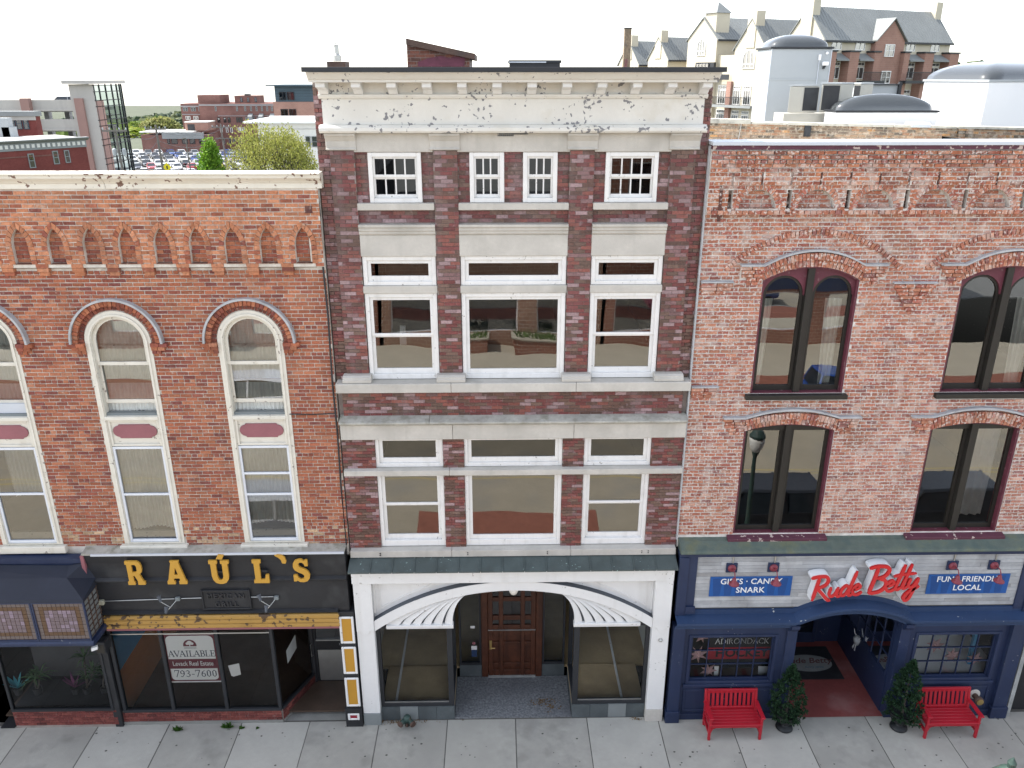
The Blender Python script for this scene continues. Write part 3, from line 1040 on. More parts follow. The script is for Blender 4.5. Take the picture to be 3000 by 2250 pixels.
# sidewalk slabs, joints measured in the photograph
xs = [-18.1, -16.55, -15.0, -13.45, -11.9, -10.35, -8.80, -7.26, -5.68, -4.19, -2.66, -1.16, .34, 1.92, 3.49, 5.07, 6.58, 8.11, 9.63, 11.15, 12.7, 14.2, 15.7, 17.2]
ys = [-.12, -1.72, -3.2, -4.65, -6.1]
sw = structure(MB().box(-60, -18.1, -6.1, -.1, ZG - .05, ZG).box(17.2, 60, -6.1, -.1, ZG - .05, ZG).build('pavement', 'concrete'))
for i in range(len(xs) - 1):
    for k in range(4):
        dz = R.uniform(-.003, .003)
        o = MB().box(xs[i] + .007, xs[i + 1] - .007, ys[k + 1] + .007, ys[k] - .007, ZG - .05, ZG + dz).build('paving_slab', R.choice(('concrete', 'concrete', 'concrete_pale', 'concrete_worn')), sw, bevel=.008)
structure(MB().box(-300, 300, -18.6, -6.25, -.05, .06).build('road', 'asphalt'))
ln = MB().box(-300, 300, -11.70, -11.62, .06, .064).box(-300, 300, -11.42, -11.34, .06, .064)
structure(ln.build('road_marking', 'road_yellow'))
structure(MB().box(-2.6, 3.2, -9.0, -7.4, .06, .064).build('crosswalk', 'paver_red'))
structure(MB().box(-60, 60, -18.8, -18.6, -.1, .2).build('far_kerb', 'concrete_old'))
structure(MB().box(-60, 60, -21.2, -18.8, -.1, .2).build('far_paver_strip', 'paver_red'))
structure(MB().box(-60, 60, -26, -21.2, -.1, .2).build('far_pavement', M('concrete_warm', (.42, .375, .285), .9, .08, 1.0, .1, 40)))  # warm light on the far pavement put into its concrete colour
def brick_tex(name, c1, c2, mort, sc):
    m = bpy.data.materials.new(name)
    m.use_nodes = True
    N, L = m.node_tree.nodes, m.node_tree.links
    b = N['Principled BSDF']
    tc = N.new('ShaderNodeTexCoord')
    sep = N.new('ShaderNodeSeparateXYZ')
    L.new(tc.outputs['Object'], sep.inputs[0])
    ad = N.new('ShaderNodeMath')
    L.new(sep.outputs[0], ad.inputs[0])
    L.new(sep.outputs[1], ad.inputs[1])
    cm = N.new('ShaderNodeCombineXYZ')
    L.new(ad.outputs[0], cm.inputs[0])
    L.new(sep.outputs[2], cm.inputs[1])
    br = N.new('ShaderNodeTexBrick')
    br.inputs['Color1'].default_value = (*c1, 1)
    br.inputs['Color2'].default_value = (*c2, 1)
    br.inputs['Mortar'].default_value = (*mort, 1)
    br.inputs['Scale'].default_value = sc
    br.inputs['Mortar Size'].default_value = .012
    L.new(cm.outputs[0], br.inputs['Vector'])
    no = N.new('ShaderNodeTexNoise')
    no.inputs['Scale'].default_value = .35
    L.new(tc.outputs['Object'], no.inputs['Vector'])
    mr = N.new('ShaderNodeMapRange')
    mr.inputs[1].default_value, mr.inputs[2].default_value, mr.inputs[3].default_value, mr.inputs[4].default_value = .3, .7, .85, 1.12
    L.new(no.outputs['Fac'], mr.inputs[0])
    sc_ = N.new('ShaderNodeVectorMath')
    sc_.operation = 'SCALE'
    L.new(br.outputs[0], sc_.inputs[0])
    L.new(mr.outputs[0], sc_.inputs['Scale'])
    L.new(sc_.outputs[0], b.inputs['Base Color'])
    b.inputs['Roughness'].default_value = .9
    b.inputs['Specular IOR Level'].default_value = .2
    MATS[name] = m
brick_tex('opp_brick', (.26, .11, .07), (.31, .14, .09), (.52, .47, .40), 1.4)
brick_tex('opp_brick_tan', (.30, .17, .11), (.36, .21, .14), (.55, .50, .42), 1.4)
# opposite shops, seen mirrored in the upper panes
M('opp_stone', (.40, .36, .28), .85, .1, 2, .1, 40)
def opposite(x0, x1, h, mat, label, bays, base):
    t = thing('shop_building', label, 'building', ((x0 + x1) / 2, -26, .2))
    loops = [rect(x0, x1, .2, h)]
    bw = (x1 - x0) / bays
    op = []
    for i in range(bays):
        op.append((x0 + i * bw + .5, x0 + (i + 1) * bw - .5, 1.0, 3.0))
        for z in (4.6, 7.7):
            if z + 2 < h: op.append((x0 + i * bw + .9, x0 + (i + 1) * bw - .9, z, z + 1.9))
    solid(loops + [rect(*o) for o in op], -26.3, -26).build('wall', mat, t)
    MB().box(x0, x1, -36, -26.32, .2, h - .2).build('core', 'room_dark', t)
    MB().box(x0 - .05, x1 + .05, -26.35, -25.75, h + .001, h + .35).build('cornice', base, t)
    MB().box(x0, x1, -26.0, -25.9, 3.15, 3.75).build('sign_band', base, t)
    for o_ in op:
        b = MB()
        frame_ring(b, o_[0], o_[1], o_[2], o_[3], .07, .07, .07, .07, -26.15, -26.08)
        wn = b.build('window', 'white_frame', t)
        pane(wn, o_[0] + .07, o_[1] - .07, o_[2] + .07, o_[3] - .07, -26.1, 'glass_far')
opposite(-24, -6.2, 9.0, 'opp_brick', 'red brick shops across the street, mirrored in the left windows', 5, 'opp_stone')
opposite(-6, 5.4, 7.2, 'opp_brick_tan', 'tan brick shop across the street, mirrored in the wide middle window', 3, 'white_paint')
opposite(5.6, 24, 10.5, 'opp_brick', 'tall red brick shops across the street, mirrored in the right windows', 5, 'navy_paint')

# brick planters and awnings across the street
for i, (x, lb_) in enumerate(((-1.6, 'left brick planter on the far pavement, mirrored in the wide window'), (1.9, 'right brick planter on the far pavement, mirrored in the wide window'))):
    t = thing('planter', lb_, 'planter', (x, -25, .2), 'brick planters across the street')
    MB().box(x - 1.1, x + 1.1, -25.8, -24.7, .2, .95).build('box', 'opp_brick', t)
    MB().box(x - 1.15, x + 1.15, -25.85, -24.65, .951, 1.02).build('rim', 'opp_stone', t)
    b = MB()
    for k in range(160):
        p = Vector((x + R.uniform(-1, 1), -25.2 + R.uniform(-.4, .4), 1.02))
        d = Vector((R.uniform(-.2, .2), R.uniform(-.2, .2), R.uniform(.1, .45)))
        b.add([p, p + Vector((.05, 0, 0)), p + d], [(0, 1, 2)])
    b.build('plants', M('planter_green', (.10, .16, .03), .8, .3, 9, 0) if i == 0 else 'planter_green', t)
for x0, x1, mt, lb_ in ((7.5, 11.5, 'maroon_paint', 'maroon awning across the street, mirrored in the far right window'), (-20, -15, 'white_paint', 'white awning across the street, mirrored in the left windows')):
    o = MB().profile([(-26, 3.7), (-24.6, 2.9), (-24.6, 2.7), (-26, 2.7)], x0, x1).build('shop_awning', mt)
    tag(o, lb_, 'awning')

# ================================================================== left building
LBd = thing('brick_building', 'orange brick building with pointed arch frieze and black restaurant front with yellow letters', 'building', (-7, 0, .2))
lb = Bricks('brick_left', PAL_L, 21, .003)
WX = [-4.52, -6.92, -9.35]
SPR = 8.957
XL, XRt = -11.5, -3.045
wall_holes = [round_top(x - .60, x + .60, 4.71, SPR) for x in WX]
solid([rect(XL, XRt, 4.4, 11.75)] + wall_holes, .012, .3).build('wall', 'mortar_left', LBd)
b = MB()
b.box(XL, XRt, 10.0, 10.1, .2, 10.6).box(-3.1, -3.06, .31, 10, .2, 10.9).box(XL, XL + .05, .31, 10, .2, 10.9)
b.build('side_wall', 'brick_plain', LBd)
MB().add([(XL, .2, 11.35), (-3.05, .2, 11.35), (-3.05, 10, 10.5), (XL, 10, 10.5)], [(0, 1, 2, 3)]).build('roof', 'roof_membrane', LBd)
fl = MB()
for z in (4.25, 7.2): fl.box(XL + .06, -3.11, .31, 6, z - .06, z)
fl.box(XL + .06, -3.11, 6, 6.1, 4.2, 10.5)
fl.build('floor_slab', 'room_grey', LBd)
lh = [hpoly(round_top(x - .60, x + .60, 4.6, SPR)) for x in WX]
hood_h = [hpoly(round_top(x - .70, x + .70, 8.97, 8.971)) for x in WX]
lb.wall(XL, XRt, 4.66, 5.0715, 0.0, .213, .0735, .016, lh + hood_h, hdr=3, pal=PAL_LB)
lb.wall(XL, XRt, 5.0715, 10.30, 0.0, .213, .0735, .016, lh + hood_h, hdr=7)
# frieze: corbelled field with pointed niches
NX = [-3.383 - .6105 * k for k in range(14)]
NW, NZ0, NZS, NZA = .14, 10.42, 10.74, 11.05
def lancet(cx, w_, z0, zs, za, n=8):
    r_ = (w_ * w_ + (za - zs) ** 2) / (2 * w_)
    cR, cL = cx + w_ - r_, cx - w_ + r_
    at_ = math.degrees(math.atan2(za - zs, cx - cR))
    right = [(cR + r_ * math.cos(rad(at_ * i / n)), zs + r_ * math.sin(rad(at_ * i / n))) for i in range(n + 1)]
    left = [(2 * cx - x, z) for x, z in right[::-1]][1:]
    return [(cx - w_, z0), (cx + w_, z0)] + right + left
NX = [x for x in NX if x > XL + .4]
fr_holes = [lancet(x, NW, NZ0 - .1, NZS, NZA) for x in NX]
YF = -.085
loop_top = rect(XL, XRt, 10.36, 11.72)
solid([loop_top] + [lancet(x, NW, 10.42, NZS, NZA) for x in NX] + [rect(-3.27, -3.19, 10.45, 10.93)], YF + .010, .008).build('frieze_backing', 'mortar_left', LBd)
lb.wall(XL, XRt, 10.36, 11.70, YF, .213, .0735, .015, [hpoly(lancet(x, NW + .055, 10.38, NZS, NZA + .06)) for x in NX] + [hrect(-3.27, -3.19, 10.45, 10.93)], pal=PAL_LT)
for x in NX:
    # voussoirs of each pointed arch, straight jamb bricks below, bricks inside the niche
    for s in (-1, 1):
        inn, out = lancet(x, NW, NZ0, NZS, NZA, 5), lancet(x, NW + .10, NZ0, NZS, NZA + .115, 5)
        for i in range(5):
            p = [inn[2 + i], out[2 + i], out[3 + i], inn[3 + i]]
            if s < 0: p = [(2 * x - a, c) for a, c in p]
            cx_, cz_ = sum(a for a, c in p) / 4, sum(c for a, c in p) / 4
            lb.one([(cx_ + (a - cx_) * .9, cz_ + (c - cz_) * .86) for a, c in p], YF - .012, lb.tone(PAL_LT), None, .06)
        for k in range(4):
            z = NZ0 + k * .08
            a, c = sorted((x + s * (NW + .004), x + s * (NW + .097)))
            lb.one([(a, z + .006), (c, z + .006), (c, z + .074), (a, z + .074)], YF - .008, lb.tone(PAL_LT), None, .06)
    lb.wall(x - NW, x + NW, NZ0, NZA, -.005, .213, .0735, .011, [lambda z, x=x: None], std=False)
    # brackets under the piers between the niches, stepping back to the wall
    xb = x + .305
    for k, (hw_, yy, z) in enumerate(((.10, -.085, 10.285), (.085, -.05, 10.21))):
        if xb < XRt - .1:
            for dz in ((0, .07) if k == 0 else (0,)):
                lb.box(xb - hw_, xb + hw_, yy, .01, z + dz, z + dz + .066, lb.tone(PAL_LT))
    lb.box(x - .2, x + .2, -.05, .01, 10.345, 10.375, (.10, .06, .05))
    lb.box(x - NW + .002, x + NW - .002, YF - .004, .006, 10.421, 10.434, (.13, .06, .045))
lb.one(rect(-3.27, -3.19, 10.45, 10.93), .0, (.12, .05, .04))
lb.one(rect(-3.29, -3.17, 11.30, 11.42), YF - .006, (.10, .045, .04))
for x in WX:
    # hood: header ring, outer ring standing proud, zinc capping, label stops
    lb.ring(x, SPR, .615, .70, 0, 180, -.012, .075, .012, .09, [(1, (.16, .055, .042)), (1, (.22, .075, .05))], .006)
    lb.ring(x, SPR, .70, .795, 0, 180, -.075, .075, .010, .12, None, .008)
    for s in (-1, 1):
        for k, (w_, yy) in enumerate(((.30, -.085), (.24, -.065), (.16, -.04))):
            a, c = sorted((x + s * .60, x + s * (.60 + w_)))
            z = 8.955 - k * .072
            m_ = (a + c) / 2
            lb.box(a, m_ - .004, yy, .01, z - .066, z)
            lb.box(m_ + .004, c, yy, .01, z - .066, z)
lb.emit(LBd)
for x in WX:
    o_, i_ = arc(x, SPR, .838, 0, 180, 24), arc(x, SPR, .80, 0, 180, 24)
    solid([o_ + i_[::-1]], -.115, .01).build('hood_flashing', 'zinc', LBd)
# peeling cornice
prof = [(.15, 11.715), (-.10, 11.715), (-.10, 11.80), (-.12, 11.815), (-.14, 11.84), (-.21, 11.90), (-.215, 11.955), (-.25, 11.958), (-.25, 11.985), (.15, 11.99)]
MB().profile(prof, XL, -6.62).build('cornice', 'white_paint_chipped', LBd, bevel=.004)
MB().profile(prof, -6.614, -2.965).build('cornice', 'white_paint_chipped', LBd, bevel=.004)
# tall round-headed windows with a spandrel panel between the storeys
for wi, x in enumerate(WX):
    # casing
    W_ = MB()
    o_ = round_top(x - .598, x + .598, 4.712, SPR, 24)
    i_ = round_top(x - .485, x + .485, 4.74, SPR - .005, 24)
    c = solid([o_, i_], -.012, .16)
    win = c.build('window', 'cream_frame', LBd, bevel=.006)
    o2 = round_top(x - .535, x + .535, 4.74, SPR, 24)
    solid([o2, round_top(x - .50, x + .50, 4.75, SPR, 24)], -.035, -.0125).build('casing_bead', 'cream_frame', win)
    # upper sashes
    us = solid([round_top(x - .484, x + .484, 8.50, SPR - .005, 20), round_top(x - .43, x + .43, 8.565, SPR - .01, 20)], .05, .10)
    us.build('sash', 'cream_frame', win, bevel=.004)
    pane(win, 0, 0, 0, 0, .075, 'glass', shape=round_top(x - .43, x + .43, 8.565, SPR - .01, 20))
    b = MB()
    frame_ring(b, x - .484, x + .484, 7.72, 8.53, .04, .04, .075, .04, .105, .15)
    b.build('sash', 'cream_frame', win, bevel=.004)
    pane(win, x - .444, x + .444, 7.795, 8.49, .125, 'glass')
    MB().box(x - .444, x + .444, .16, .17, 8.83, 8.86).build('blind_rail', 'cream_frame', win)
    MB().box(x - .45, x + .45, .19, .22, 8.10, 8.16).build('wood_rail', 'wood_floor', win)
    # storm screen left open at the bottom
    b = MB()
    b.box(x - .48, x + .48, .03, .15, 7.50, 7.545)
    b.build('sill_board', 'grey_paint', win)
    if wi == 2:
        b = MB().box(x - .45, x + .45, .06, .14, 7.55, 7.74)
        b.build('air_conditioner', 'white_metal', win)
    MB().box(x - .50, x + .50, -.05, .04, 7.425, 7.498).build('spandrel_sill', 'cream_frame', win, bevel=.006)
    MB().box(x - .484, x + .484, .03, .09, 6.86, 7.424).build('spandrel_board', 'cream_frame', win)
    b = MB()
    frame_ring(b, x - .484, x + .484, 6.87, 7.42, .045, .045, .045, .045, -.005, .029)
    b.build('spandrel_frame', 'cream_frame', win, bevel=.006)
    cart = [(x - .30, 7.03), (x + .30, 7.03), (x + .30, 7.055)] + arc(x + .30, 7.175, .118, -80, 80, 8) + [(x + .30, 7.295), (x + .30, 7.32), (x - .30, 7.32), (x - .30, 7.295)] + arc(x - .30, 7.175, .118, 100, 260, 8) + [(x - .30, 7.055)]
    MB().prism(cart, .005, .029).build('cartouche', 'maroon_panel', win, bevel=.01)
    # lower aluminium storm window
    b = MB()
    frame_ring(b, x - .484, x + .484, 4.745, 6.855, .045, .045, .06, .05, .0, .05)
    b.build('storm_frame', 'sash_aluminium', win, bevel=.004)
    mids = (6.26, 5.80) if wi == 0 else ((5.82,) if wi == 1 else (5.85, ))
    for z in mids:
        MB().box(x - .439, x + .439, .005, .045, z - .022, z + .022).build('storm_rail', 'sash_aluminium', win)
    zs_ = [4.806] + [m_ for m_ in mids[::-1]] + [6.805]
    for k in range(len(zs_) - 1):
        pane(win, x - .439, x + .439, zs_[k] + .022 * (k > 0), zs_[k + 1] - .022 * (k < len(zs_) - 2), .03, 'glass')
    MB().box(x - .44, x + .44, .08, .12, 4.81, 4.95).build('inner_rail', 'cream_frame', win)
    # curtains: pleated sheets
    def curtain(z0, z1, xa, xb, y, mat, amp=.02, wl=.075, wob=1.0):
        n_ = 60
        v, f = [], []
        for k in range(5):
            z = z0 + (z1 - z0) * k / 4
            for i in range(n_ + 1):
                u = i / n_
                xx = xa + (xb - xa) * u
                v.append((xx, y - .12 + amp * math.sin(xx / wl * 2 * math.pi + .4 * math.sin(xx * 17 + k * .5)) + .01 * math.sin(k + xx * 9), z + (.03 * math.sin(xx * 8) if k == 0 else 0)))
        for k in range(4):
            for i in range(n_):
                a = k * (n_ + 1) + i
                f.append((a, a + 1, a + n_ + 2, a + n_ + 1))
        MB().add(v, f).build('curtain', mat, win, smooth=True)
    curtain(7.48, 9.5, x - .60, x + .60, .37, 'curtain')
    if wi == 0: curtain(5.1, 6.9, x - .482, x + .482, .27, 'curtain')
    elif wi == 1: curtain(5.0, 6.9, x - .482, x + .482, .27, 'curtain')
    else: curtain(5.75, 6.9, x - .2, x + .482, .27, 'curtain_grey')
    MB().box(x - .67, x + .67, -.10, .1, 4.555, 4.705).build('window_sill', 'cream_frame', win, bevel=.01)

# ---- restaurant front
zA = 3.19
RF = MB().box(-8.25, -3.09, -.22, .1, zA, 4.60).build('sign_board', 'black_paint', LBd, bevel=.004)
MB().profile([(-.22, 3.96), (-.27, 3.965), (-.285, 3.99), (-.285, 4.01), (-.22, 4.05)], -8.25, -3.09).build('board_moulding', 'black_paint', RF)
MB().profile([(-.22, 4.42), (-.235, 4.42), (-.26, 4.60), (-.22, 4.60)], -8.25, -3.09).build('board_moulding', 'black_paint', RF)
MB().profile([(-.22, 3.192), (-.29, 3.2), (-.30, 3.23), (-.22, 3.26)], -8.2, -3.32).build('board_moulding', 'black_paint', RF)
MB().box(-8.10, -3.09, -.30, -.262, 4.602, 4.645).build('board_flashing', 'white_metal', LBd, bevel=.004)
MB().profile([(-.261, 4.602), (-.261, 4.635), (.01, 4.672), (.01, 4.602)], -8.30, -3.09).build('board_top', 'limestone_dirty', LBd)
MB().box(-8.32, -8.252, -.28, .1, 3.3, 4.60).build('board_end_trim', 'maroon_panel', LBd)
for i in range(3):
    MB().profile([(-.20, 2.86 + i * .105), (-.30, 2.862 + i * .105), (-.315, 2.88 + i * .105), (-.315, 2.94 + i * .105), (-.29, 2.958 + i * .105), (-.20, 2.958 + i * .105)], -8.10, -3.30).build('yellow_band', M('yellow_paint', (.40, .235, .06), .5, .12, 2, .08, 30, chips=((.09, .055, .03), 9, .645), stain=((.24, .13, .03), 1.5, .58, .6)) if i == 0 else 'yellow_paint', LBd)
MB().box(-8.10, -3.3, -.28, .0, 2.80, 2.858).build('band_drip', 'maroon_panel', LBd)
# front glazing
yG = -.10
cols = [-8.17, -7.11, -5.95, -4.80]
fr_ = MB()
for x in cols: fr_.box(x - .035, x + .035, yG - .05, yG + .05, .60, 2.80)
fr_.box(-8.2, -4.77, yG - .06, yG + .06, .54, .60)
fr_.build('window_frame', 'black_metal', LBd, bevel=.005)
MB().box(-8.13, -4.83, yG - .055, yG - .045, 2.60, 2.625).build('head_trim', 'steel', LBd)
for i in range(3):
    pane(LBd, cols[i] + .035, cols[i + 1] - .035, .60, 2.80, yG, 'glass_shop')
A, Bp = Vector((-4.78, -.10, 0)), Vector((-4.30, 1.0, 0))
MB().poly([(A.x, A.y, .60), (Bp.x, Bp.y, .60), (Bp.x, Bp.y, 2.80), (A.x, A.y, 2.80)]).build('pane', 'glass_shop', LBd)
b = MB().bar((A.x, A.y, .575), (Bp.x, Bp.y, .575), .09, .06)
b.build('window_rail', 'black_metal', LBd)
MB().box(Bp.x - .05, Bp.x + .06, .96, 1.06, .2, 2.8).build('window_post', 'black_metal', LBd)
kb = Bricks('brick_plain', PAL_K, 31, .0015)
kb.wall(-8.25, -4.79, .27, .54, -.13, .2, .067, .008)
ang = math.atan2(Bp.y - A.y, Bp.x - A.x)
frm = Matrix.Translation((A.x, A.y, 0)) @ Matrix.Rotation(ang, 4, 'Z')
kb.wall(0, (Bp - A).length, .27, .54, -.03, .2, .067, .008, frame=frm)
kb.wall(-10.55, -8.32, .27, .66, -.20, .2, .067, .008)
KW = thing('brick_plinth', 'low dark red brick plinth under the restaurant windows', 'low wall', (-6.5, -.1, .2))
kb.emit(KW)
MB().box(-8.25, -4.79, -.12, .0, .2, .54).box(-10.55, -8.32, -.19, -.05, .2, .66).build('backing', 'mortar_centre', KW)
MB().prism([(0, .2), (1.2, .2), (1.2, .54), (0, .54)], -.02, .05).xf(frm).build('backing', 'mortar_centre', KW)
MB().box(-8.25, -4.77, -.145, -.05, .2, .268).build('footing', 'concrete_old', KW)
MB().prism([(0, .2), (1.18, .2), (1.18, .268), (0, .268)], -.05, .02).xf(frm).build('footing', 'concrete_old', KW)
# recessed entry: floor, door
MB().add([(-4.77, -.10, .205), (-3.32, -.10, .205), (-3.32, 1.05, .215), (-4.28, 1.05, .215)], [(0, 1, 2, 3)]).build('entry_floor', 'concrete_old', LBd)
MB().box(-4.78, -3.3, -.05, 1.2, 2.80, 2.85).build('entry_ceiling', 'black_paint', LBd)
d = MB()
frame_ring(d, -4.25, -3.33, .215, 2.8, .06, .06, .08, .06, 1.0, 1.08)
dr = d.build('door', 'black_metal', LBd)
pane(dr, -4.19, -3.39, 1.50, 2.74, 1.04, 'glass_dark')
MB().box(-4.19, -3.39, 1.01, 1.05, 1.22, 1.47).build('mid_panel', 'black_paint', dr)
MB().box(-4.19, -3.39, .995, 1.05, 1.47, 1.50).build('push_rail', 'steel', dr)
MB().box(-4.17, -3.40, .998, 1.05, .36, 1.215).build('kick_plate', 'steel', dr)
MB().box(-4.19, -3.39, 1.0, 1.05, .295, .36).build('bottom_rail', 'black_metal', dr)
MB().tube([(-4.26, 1.0, 1.10), (-4.30, .93, 1.10), (-4.30, .93, 1.42), (-4.26, 1.0, 1.42)], .014).build('handle', 'steel', dr)
text('196', .075, 'white_paint', dr, (-3.62, 1.0, 1.37))
MB().box(-3.33, -3.31, -.1, 1.05, .2, 2.8).build('entry_wall', 'black_paint', LBd)
# post with yellow panels
MB().box(-3.33, -3.005, -.27, .05, .70, 3.19).build('shopfront_post', 'black_paint', LBd, bevel=.004)
MB().box(-3.36, -2.998, -.30, .05, .2, .70).build('post_base', 'black_paint', LBd, bevel=.004)
for z0, z1 in ((2.42, 3.09), (1.63, 2.33), (.755, 1.525)):
    b = MB()
    frame_ring(b, -3.315, -3.015, z0, z1, .05, .05, .05, .05, -.30, -.271)
    o = b.build('panel_frame', 'white_paint', LBd, bevel=.01)
    MB().box(-3.264, -3.066, -.283, -.2712, z0 + .051, z1 - .051).build('yellow_panel', M('yellow_panel', (.46, .24, .03), .5, .06, 3, .03, 30) if z0 > 2 else 'yellow_panel', o)
b = MB()
frame_ring(b, -3.305, -3.055, .40, .58, .05, .05, .05, .05, -.32, -.301)
o = b.build('panel_frame', 'white_paint', LBd, bevel=.01)
MB().box(-3.254, -3.106, -.31, -.3012, .451, .529).build('red_panel', M('red_panel', (.25, .02, .035), .5, .06, 3, .03, 30), o)
# interior of the restaurant
MB().box(-10.9, -3.35, .05, 5.9, .30, .34).build('shop_floor', M('plank_floor', (.085, .058, .042), .5, .35, 1.5, .06, 20), LBd)
MB().box(-10.9, -3.4, 5.0, 5.1, .3, 4.2).build('shop_wall', M('orange_wall', (.55, .22, .07), .8, .1, 1, .02, 20), LBd)
MB().box(-8.3, -8.2, .02, 5, .34, 1.5).build('inner_wall', 'orange_wall', LBd)
MB().box(-8.3, -8.2, .02, 5, 1.5, 4.2).build('inner_wall', M('blue_wall', (.09, .30, .56), .8, .1, 1, .02, 20), LBd)
MB().box(-10.9, -3.35, .12, 5, 4.15, 4.2).build('shop_ceiling', 'room_grey', LBd)
MB().box(-3.4, -3.34, 1.1, 5, .3, 4.2).build('inner_wall', 'room_grey', LBd)
# dark pier and side bay with awning
MB().box(-8.40, -8.24, -.20, .1, .2, 3.3).build('pilaster', 'black_paint', LBd)
MB().box(-11.5, -8.26, -.2, .05, 2.7, 4.45).build('bay_wall', 'navy_paint', LBd)
MB().box(-11.5, -8.24, -.24, -.05, 4.42, 4.52).build('bay_band', 'navy_paint', LBd)
aw = M('awning_blue', (.020, .024, .038), .75, .18, 1.5, .15, 90)
MB().add([(-11.5, -.22, 4.42), (-8.62, -.22, 4.36), (-8.30, -.22, 4.42), (-11.5, -.52, 4.28), (-8.52, -.52, 4.26), (-11.5, -.85, 4.02), (-8.10, -.85, 3.98), (-8.13, -.22, 4.05), (-11.5, -.87, 3.93), (-8.09, -.87, 3.93), (-8.13, -.22, 3.9)],
         [(0, 3, 4, 1), (3, 5, 6, 4), (1, 4, 2), (4, 6, 7, 2), (5, 8, 9, 6), (6, 9, 10, 7)]).build('awning', 'awning_blue', LBd)
MB().profile([(-.20, 2.89), (-.86, 2.89), (-.88, 2.92), (-.88, 2.97), (-.85, 3.01), (-.20, 3.01)], -11.5, -8.07).build('bay_moulding', 'navy_paint', LBd, bevel=.004)
MB().box(-11.5, -8.14, -.82, -.24, 3.011, 3.93).build('bay_core', 'room_grey', LBd)
# stained glass bay panels, one little tile per piece
for nm, c in (('tile_lilac', (.135, .10, .115)), ('tile_pale', (.21, .16, .205)), ('tile_brown', (.085, .042, .018)), ('tile_grey', (.115, .09, .085))):
    M(nm, c, .35, .2, 4, .05, 30, spec=.5)
def tile_panel(x0, x1, z0, z1, cx_, cz_):
    b = MB()
    frame_ring(b, x0, x1, z0, z1, .03, .03, .03, .03, -.86, -.821)
    pn = b.build('stained_glass_panel', 'navy_paint', LBd)
    w_, h_ = (x1 - x0 - .06) / cx_, (z1 - z0 - .06) / cz_
    pool = {}
    for i in range(cx_):
        for k in range(cz_):
            ring_ = min(i, k, cx_ - 1 - i, cz_ - 1 - k)
            mt = 'tile_grey' if ring_ == 0 else ('tile_brown' if ring_ == 1 else ('tile_pale' if R.random() < .25 else 'tile_lilac'))
            if mt not in pool: pool[mt] = MB().box(.003, w_ - .003, -.838, -.822, .003, h_ - .003).mesh('tile', mt)
            o = link('tile', pool[mt], pn)
            o.location = (x0 + .03 + i * w_, R.uniform(-.002, .002), z0 + .03 + k * h_)
    b = MB()
    for i in range(cx_ + 1): b.box(x0 + .03 + i * w_ - .003, x0 + .03 + i * w_ + .003, -.843, -.8385, z0 + .03, z1 - .03)
    b.build('leading', 'rust_metal', pn)['kind'] = 'stuff'
tile_panel(-9.125, -8.10, 3.02, 3.93, 11, 10)
tile_panel(-10.16, -9.135, 3.02, 3.93, 11, 10)
# end of the bay
b = MB()
for i in range(4): b.box(-8.139, -8.12, -.80 + i * .17, -.79 + i * .17, 3.02, 3.93)
for i in range(8): b.box(-8.139, -8.12, -.80, -.25, 3.05 + i * .12, 3.06 + i * .12)
b.build('bay_end_leading', 'rust_metal', LBd)['kind'] = 'stuff'
# window below the bay, with plants behind the glass
b = MB()
frame_ring(b, -10.55, -8.36, .66, 2.89, .05, .05, .06, .05, -.22, -.14)
pw = b.build('display_window', 'black_metal', LBd)
pane(pw, -10.5, -8.41, .72, 2.84, -.18, 'glass_shop')
MB().box(-10.9, -10.6, -.2, .8, .2, .22).build('door_mat', 'black_paint', LBd)
MB().box(-10.58, -8.40, -.1, .9, .60, .66).build('display_floor', 'black_paint', LBd)
MB().box(-10.58, -8.4, .9, .95, .66, 2.9).build('inner_wall', 'room_dark', LBd)

# ---- signs and fittings on the left building
def letter_R():
    o = [(0, 0), (.42, 0), (.42, .14), (.36, .14), (.36, .38), (.46, .38), (.60, .14), (.58, .14), (.58, 0), (1.0, 0), (1.0, .14), (.92, .14), (.74, .44), (.88, .52), (.93, .64), (.93, .78), (.86, .92), (.70, 1.0), (0, 1.0), (0, .86), (.08, .86), (.08, .14), (0, .14)]
    return [o, [(.36, .54), (.56, .54), (.64, .60), (.64, .78), (.56, .85), (.36, .85)]]
def letter_A():
    return [[(0, 0), (.40, 0), (.40, .14), (.33, .14), (.36, .25), (.64, .25), (.67, .14), (.60, .14), (.60, 0), (1, 0), (1, .14), (.95, .14), (.70, .90), (.74, 1), (.26, 1), (.30, .90), (.05, .14), (0, .14)],
            [(.405, .40), (.595, .40), (.51, .70), (.49, .70)]]
def letter_U():
    return [[(0, .86), (.08, .86), (.08, .34), (.12, .18), (.24, .05), (.42, 0), (.58, 0), (.76, .05), (.88, .18), (.92, .34), (.92, .86), (1, .86), (1, 1), (.58, 1), (.58, .86), (.65, .86), (.65, .34), (.60, .20), (.50, .16), (.40, .20), (.35, .34), (.35, .86), (.42, .86), (.42, 1), (0, 1)]]
def letter_L():
    return [[(0, 0), (1, 0), (1, .36), (.80, .36), (.74, .16), (.46, .16), (.46, .86), (.56, .86), (.56, 1), (0, 1), (0, .86), (.10, .86), (.10, .14), (0, .14)]]
def letter_S():
    return [[(.02, .04), (.18, .04), (.24, .08), (.36, .01), (.58, .0), (.80, .04), (.94, .16), (.98, .32), (.90, .46), (.74, .56), (.50, .63), (.38, .70), (.36, .80), (.44, .86), (.58, .86), (.68, .80), (.72, .70), (.90, .70), (.90, .97), (.76, .97), (.70, .93), (.56, 1.0), (.40, 1.0), (.18, .95), (.06, .82), (.04, .66), (.14, .52), (.32, .44), (.54, .37), (.64, .30), (.64, .20), (.54, .14), (.42, .14), (.30, .20), (.24, .32), (.02, .32)]]
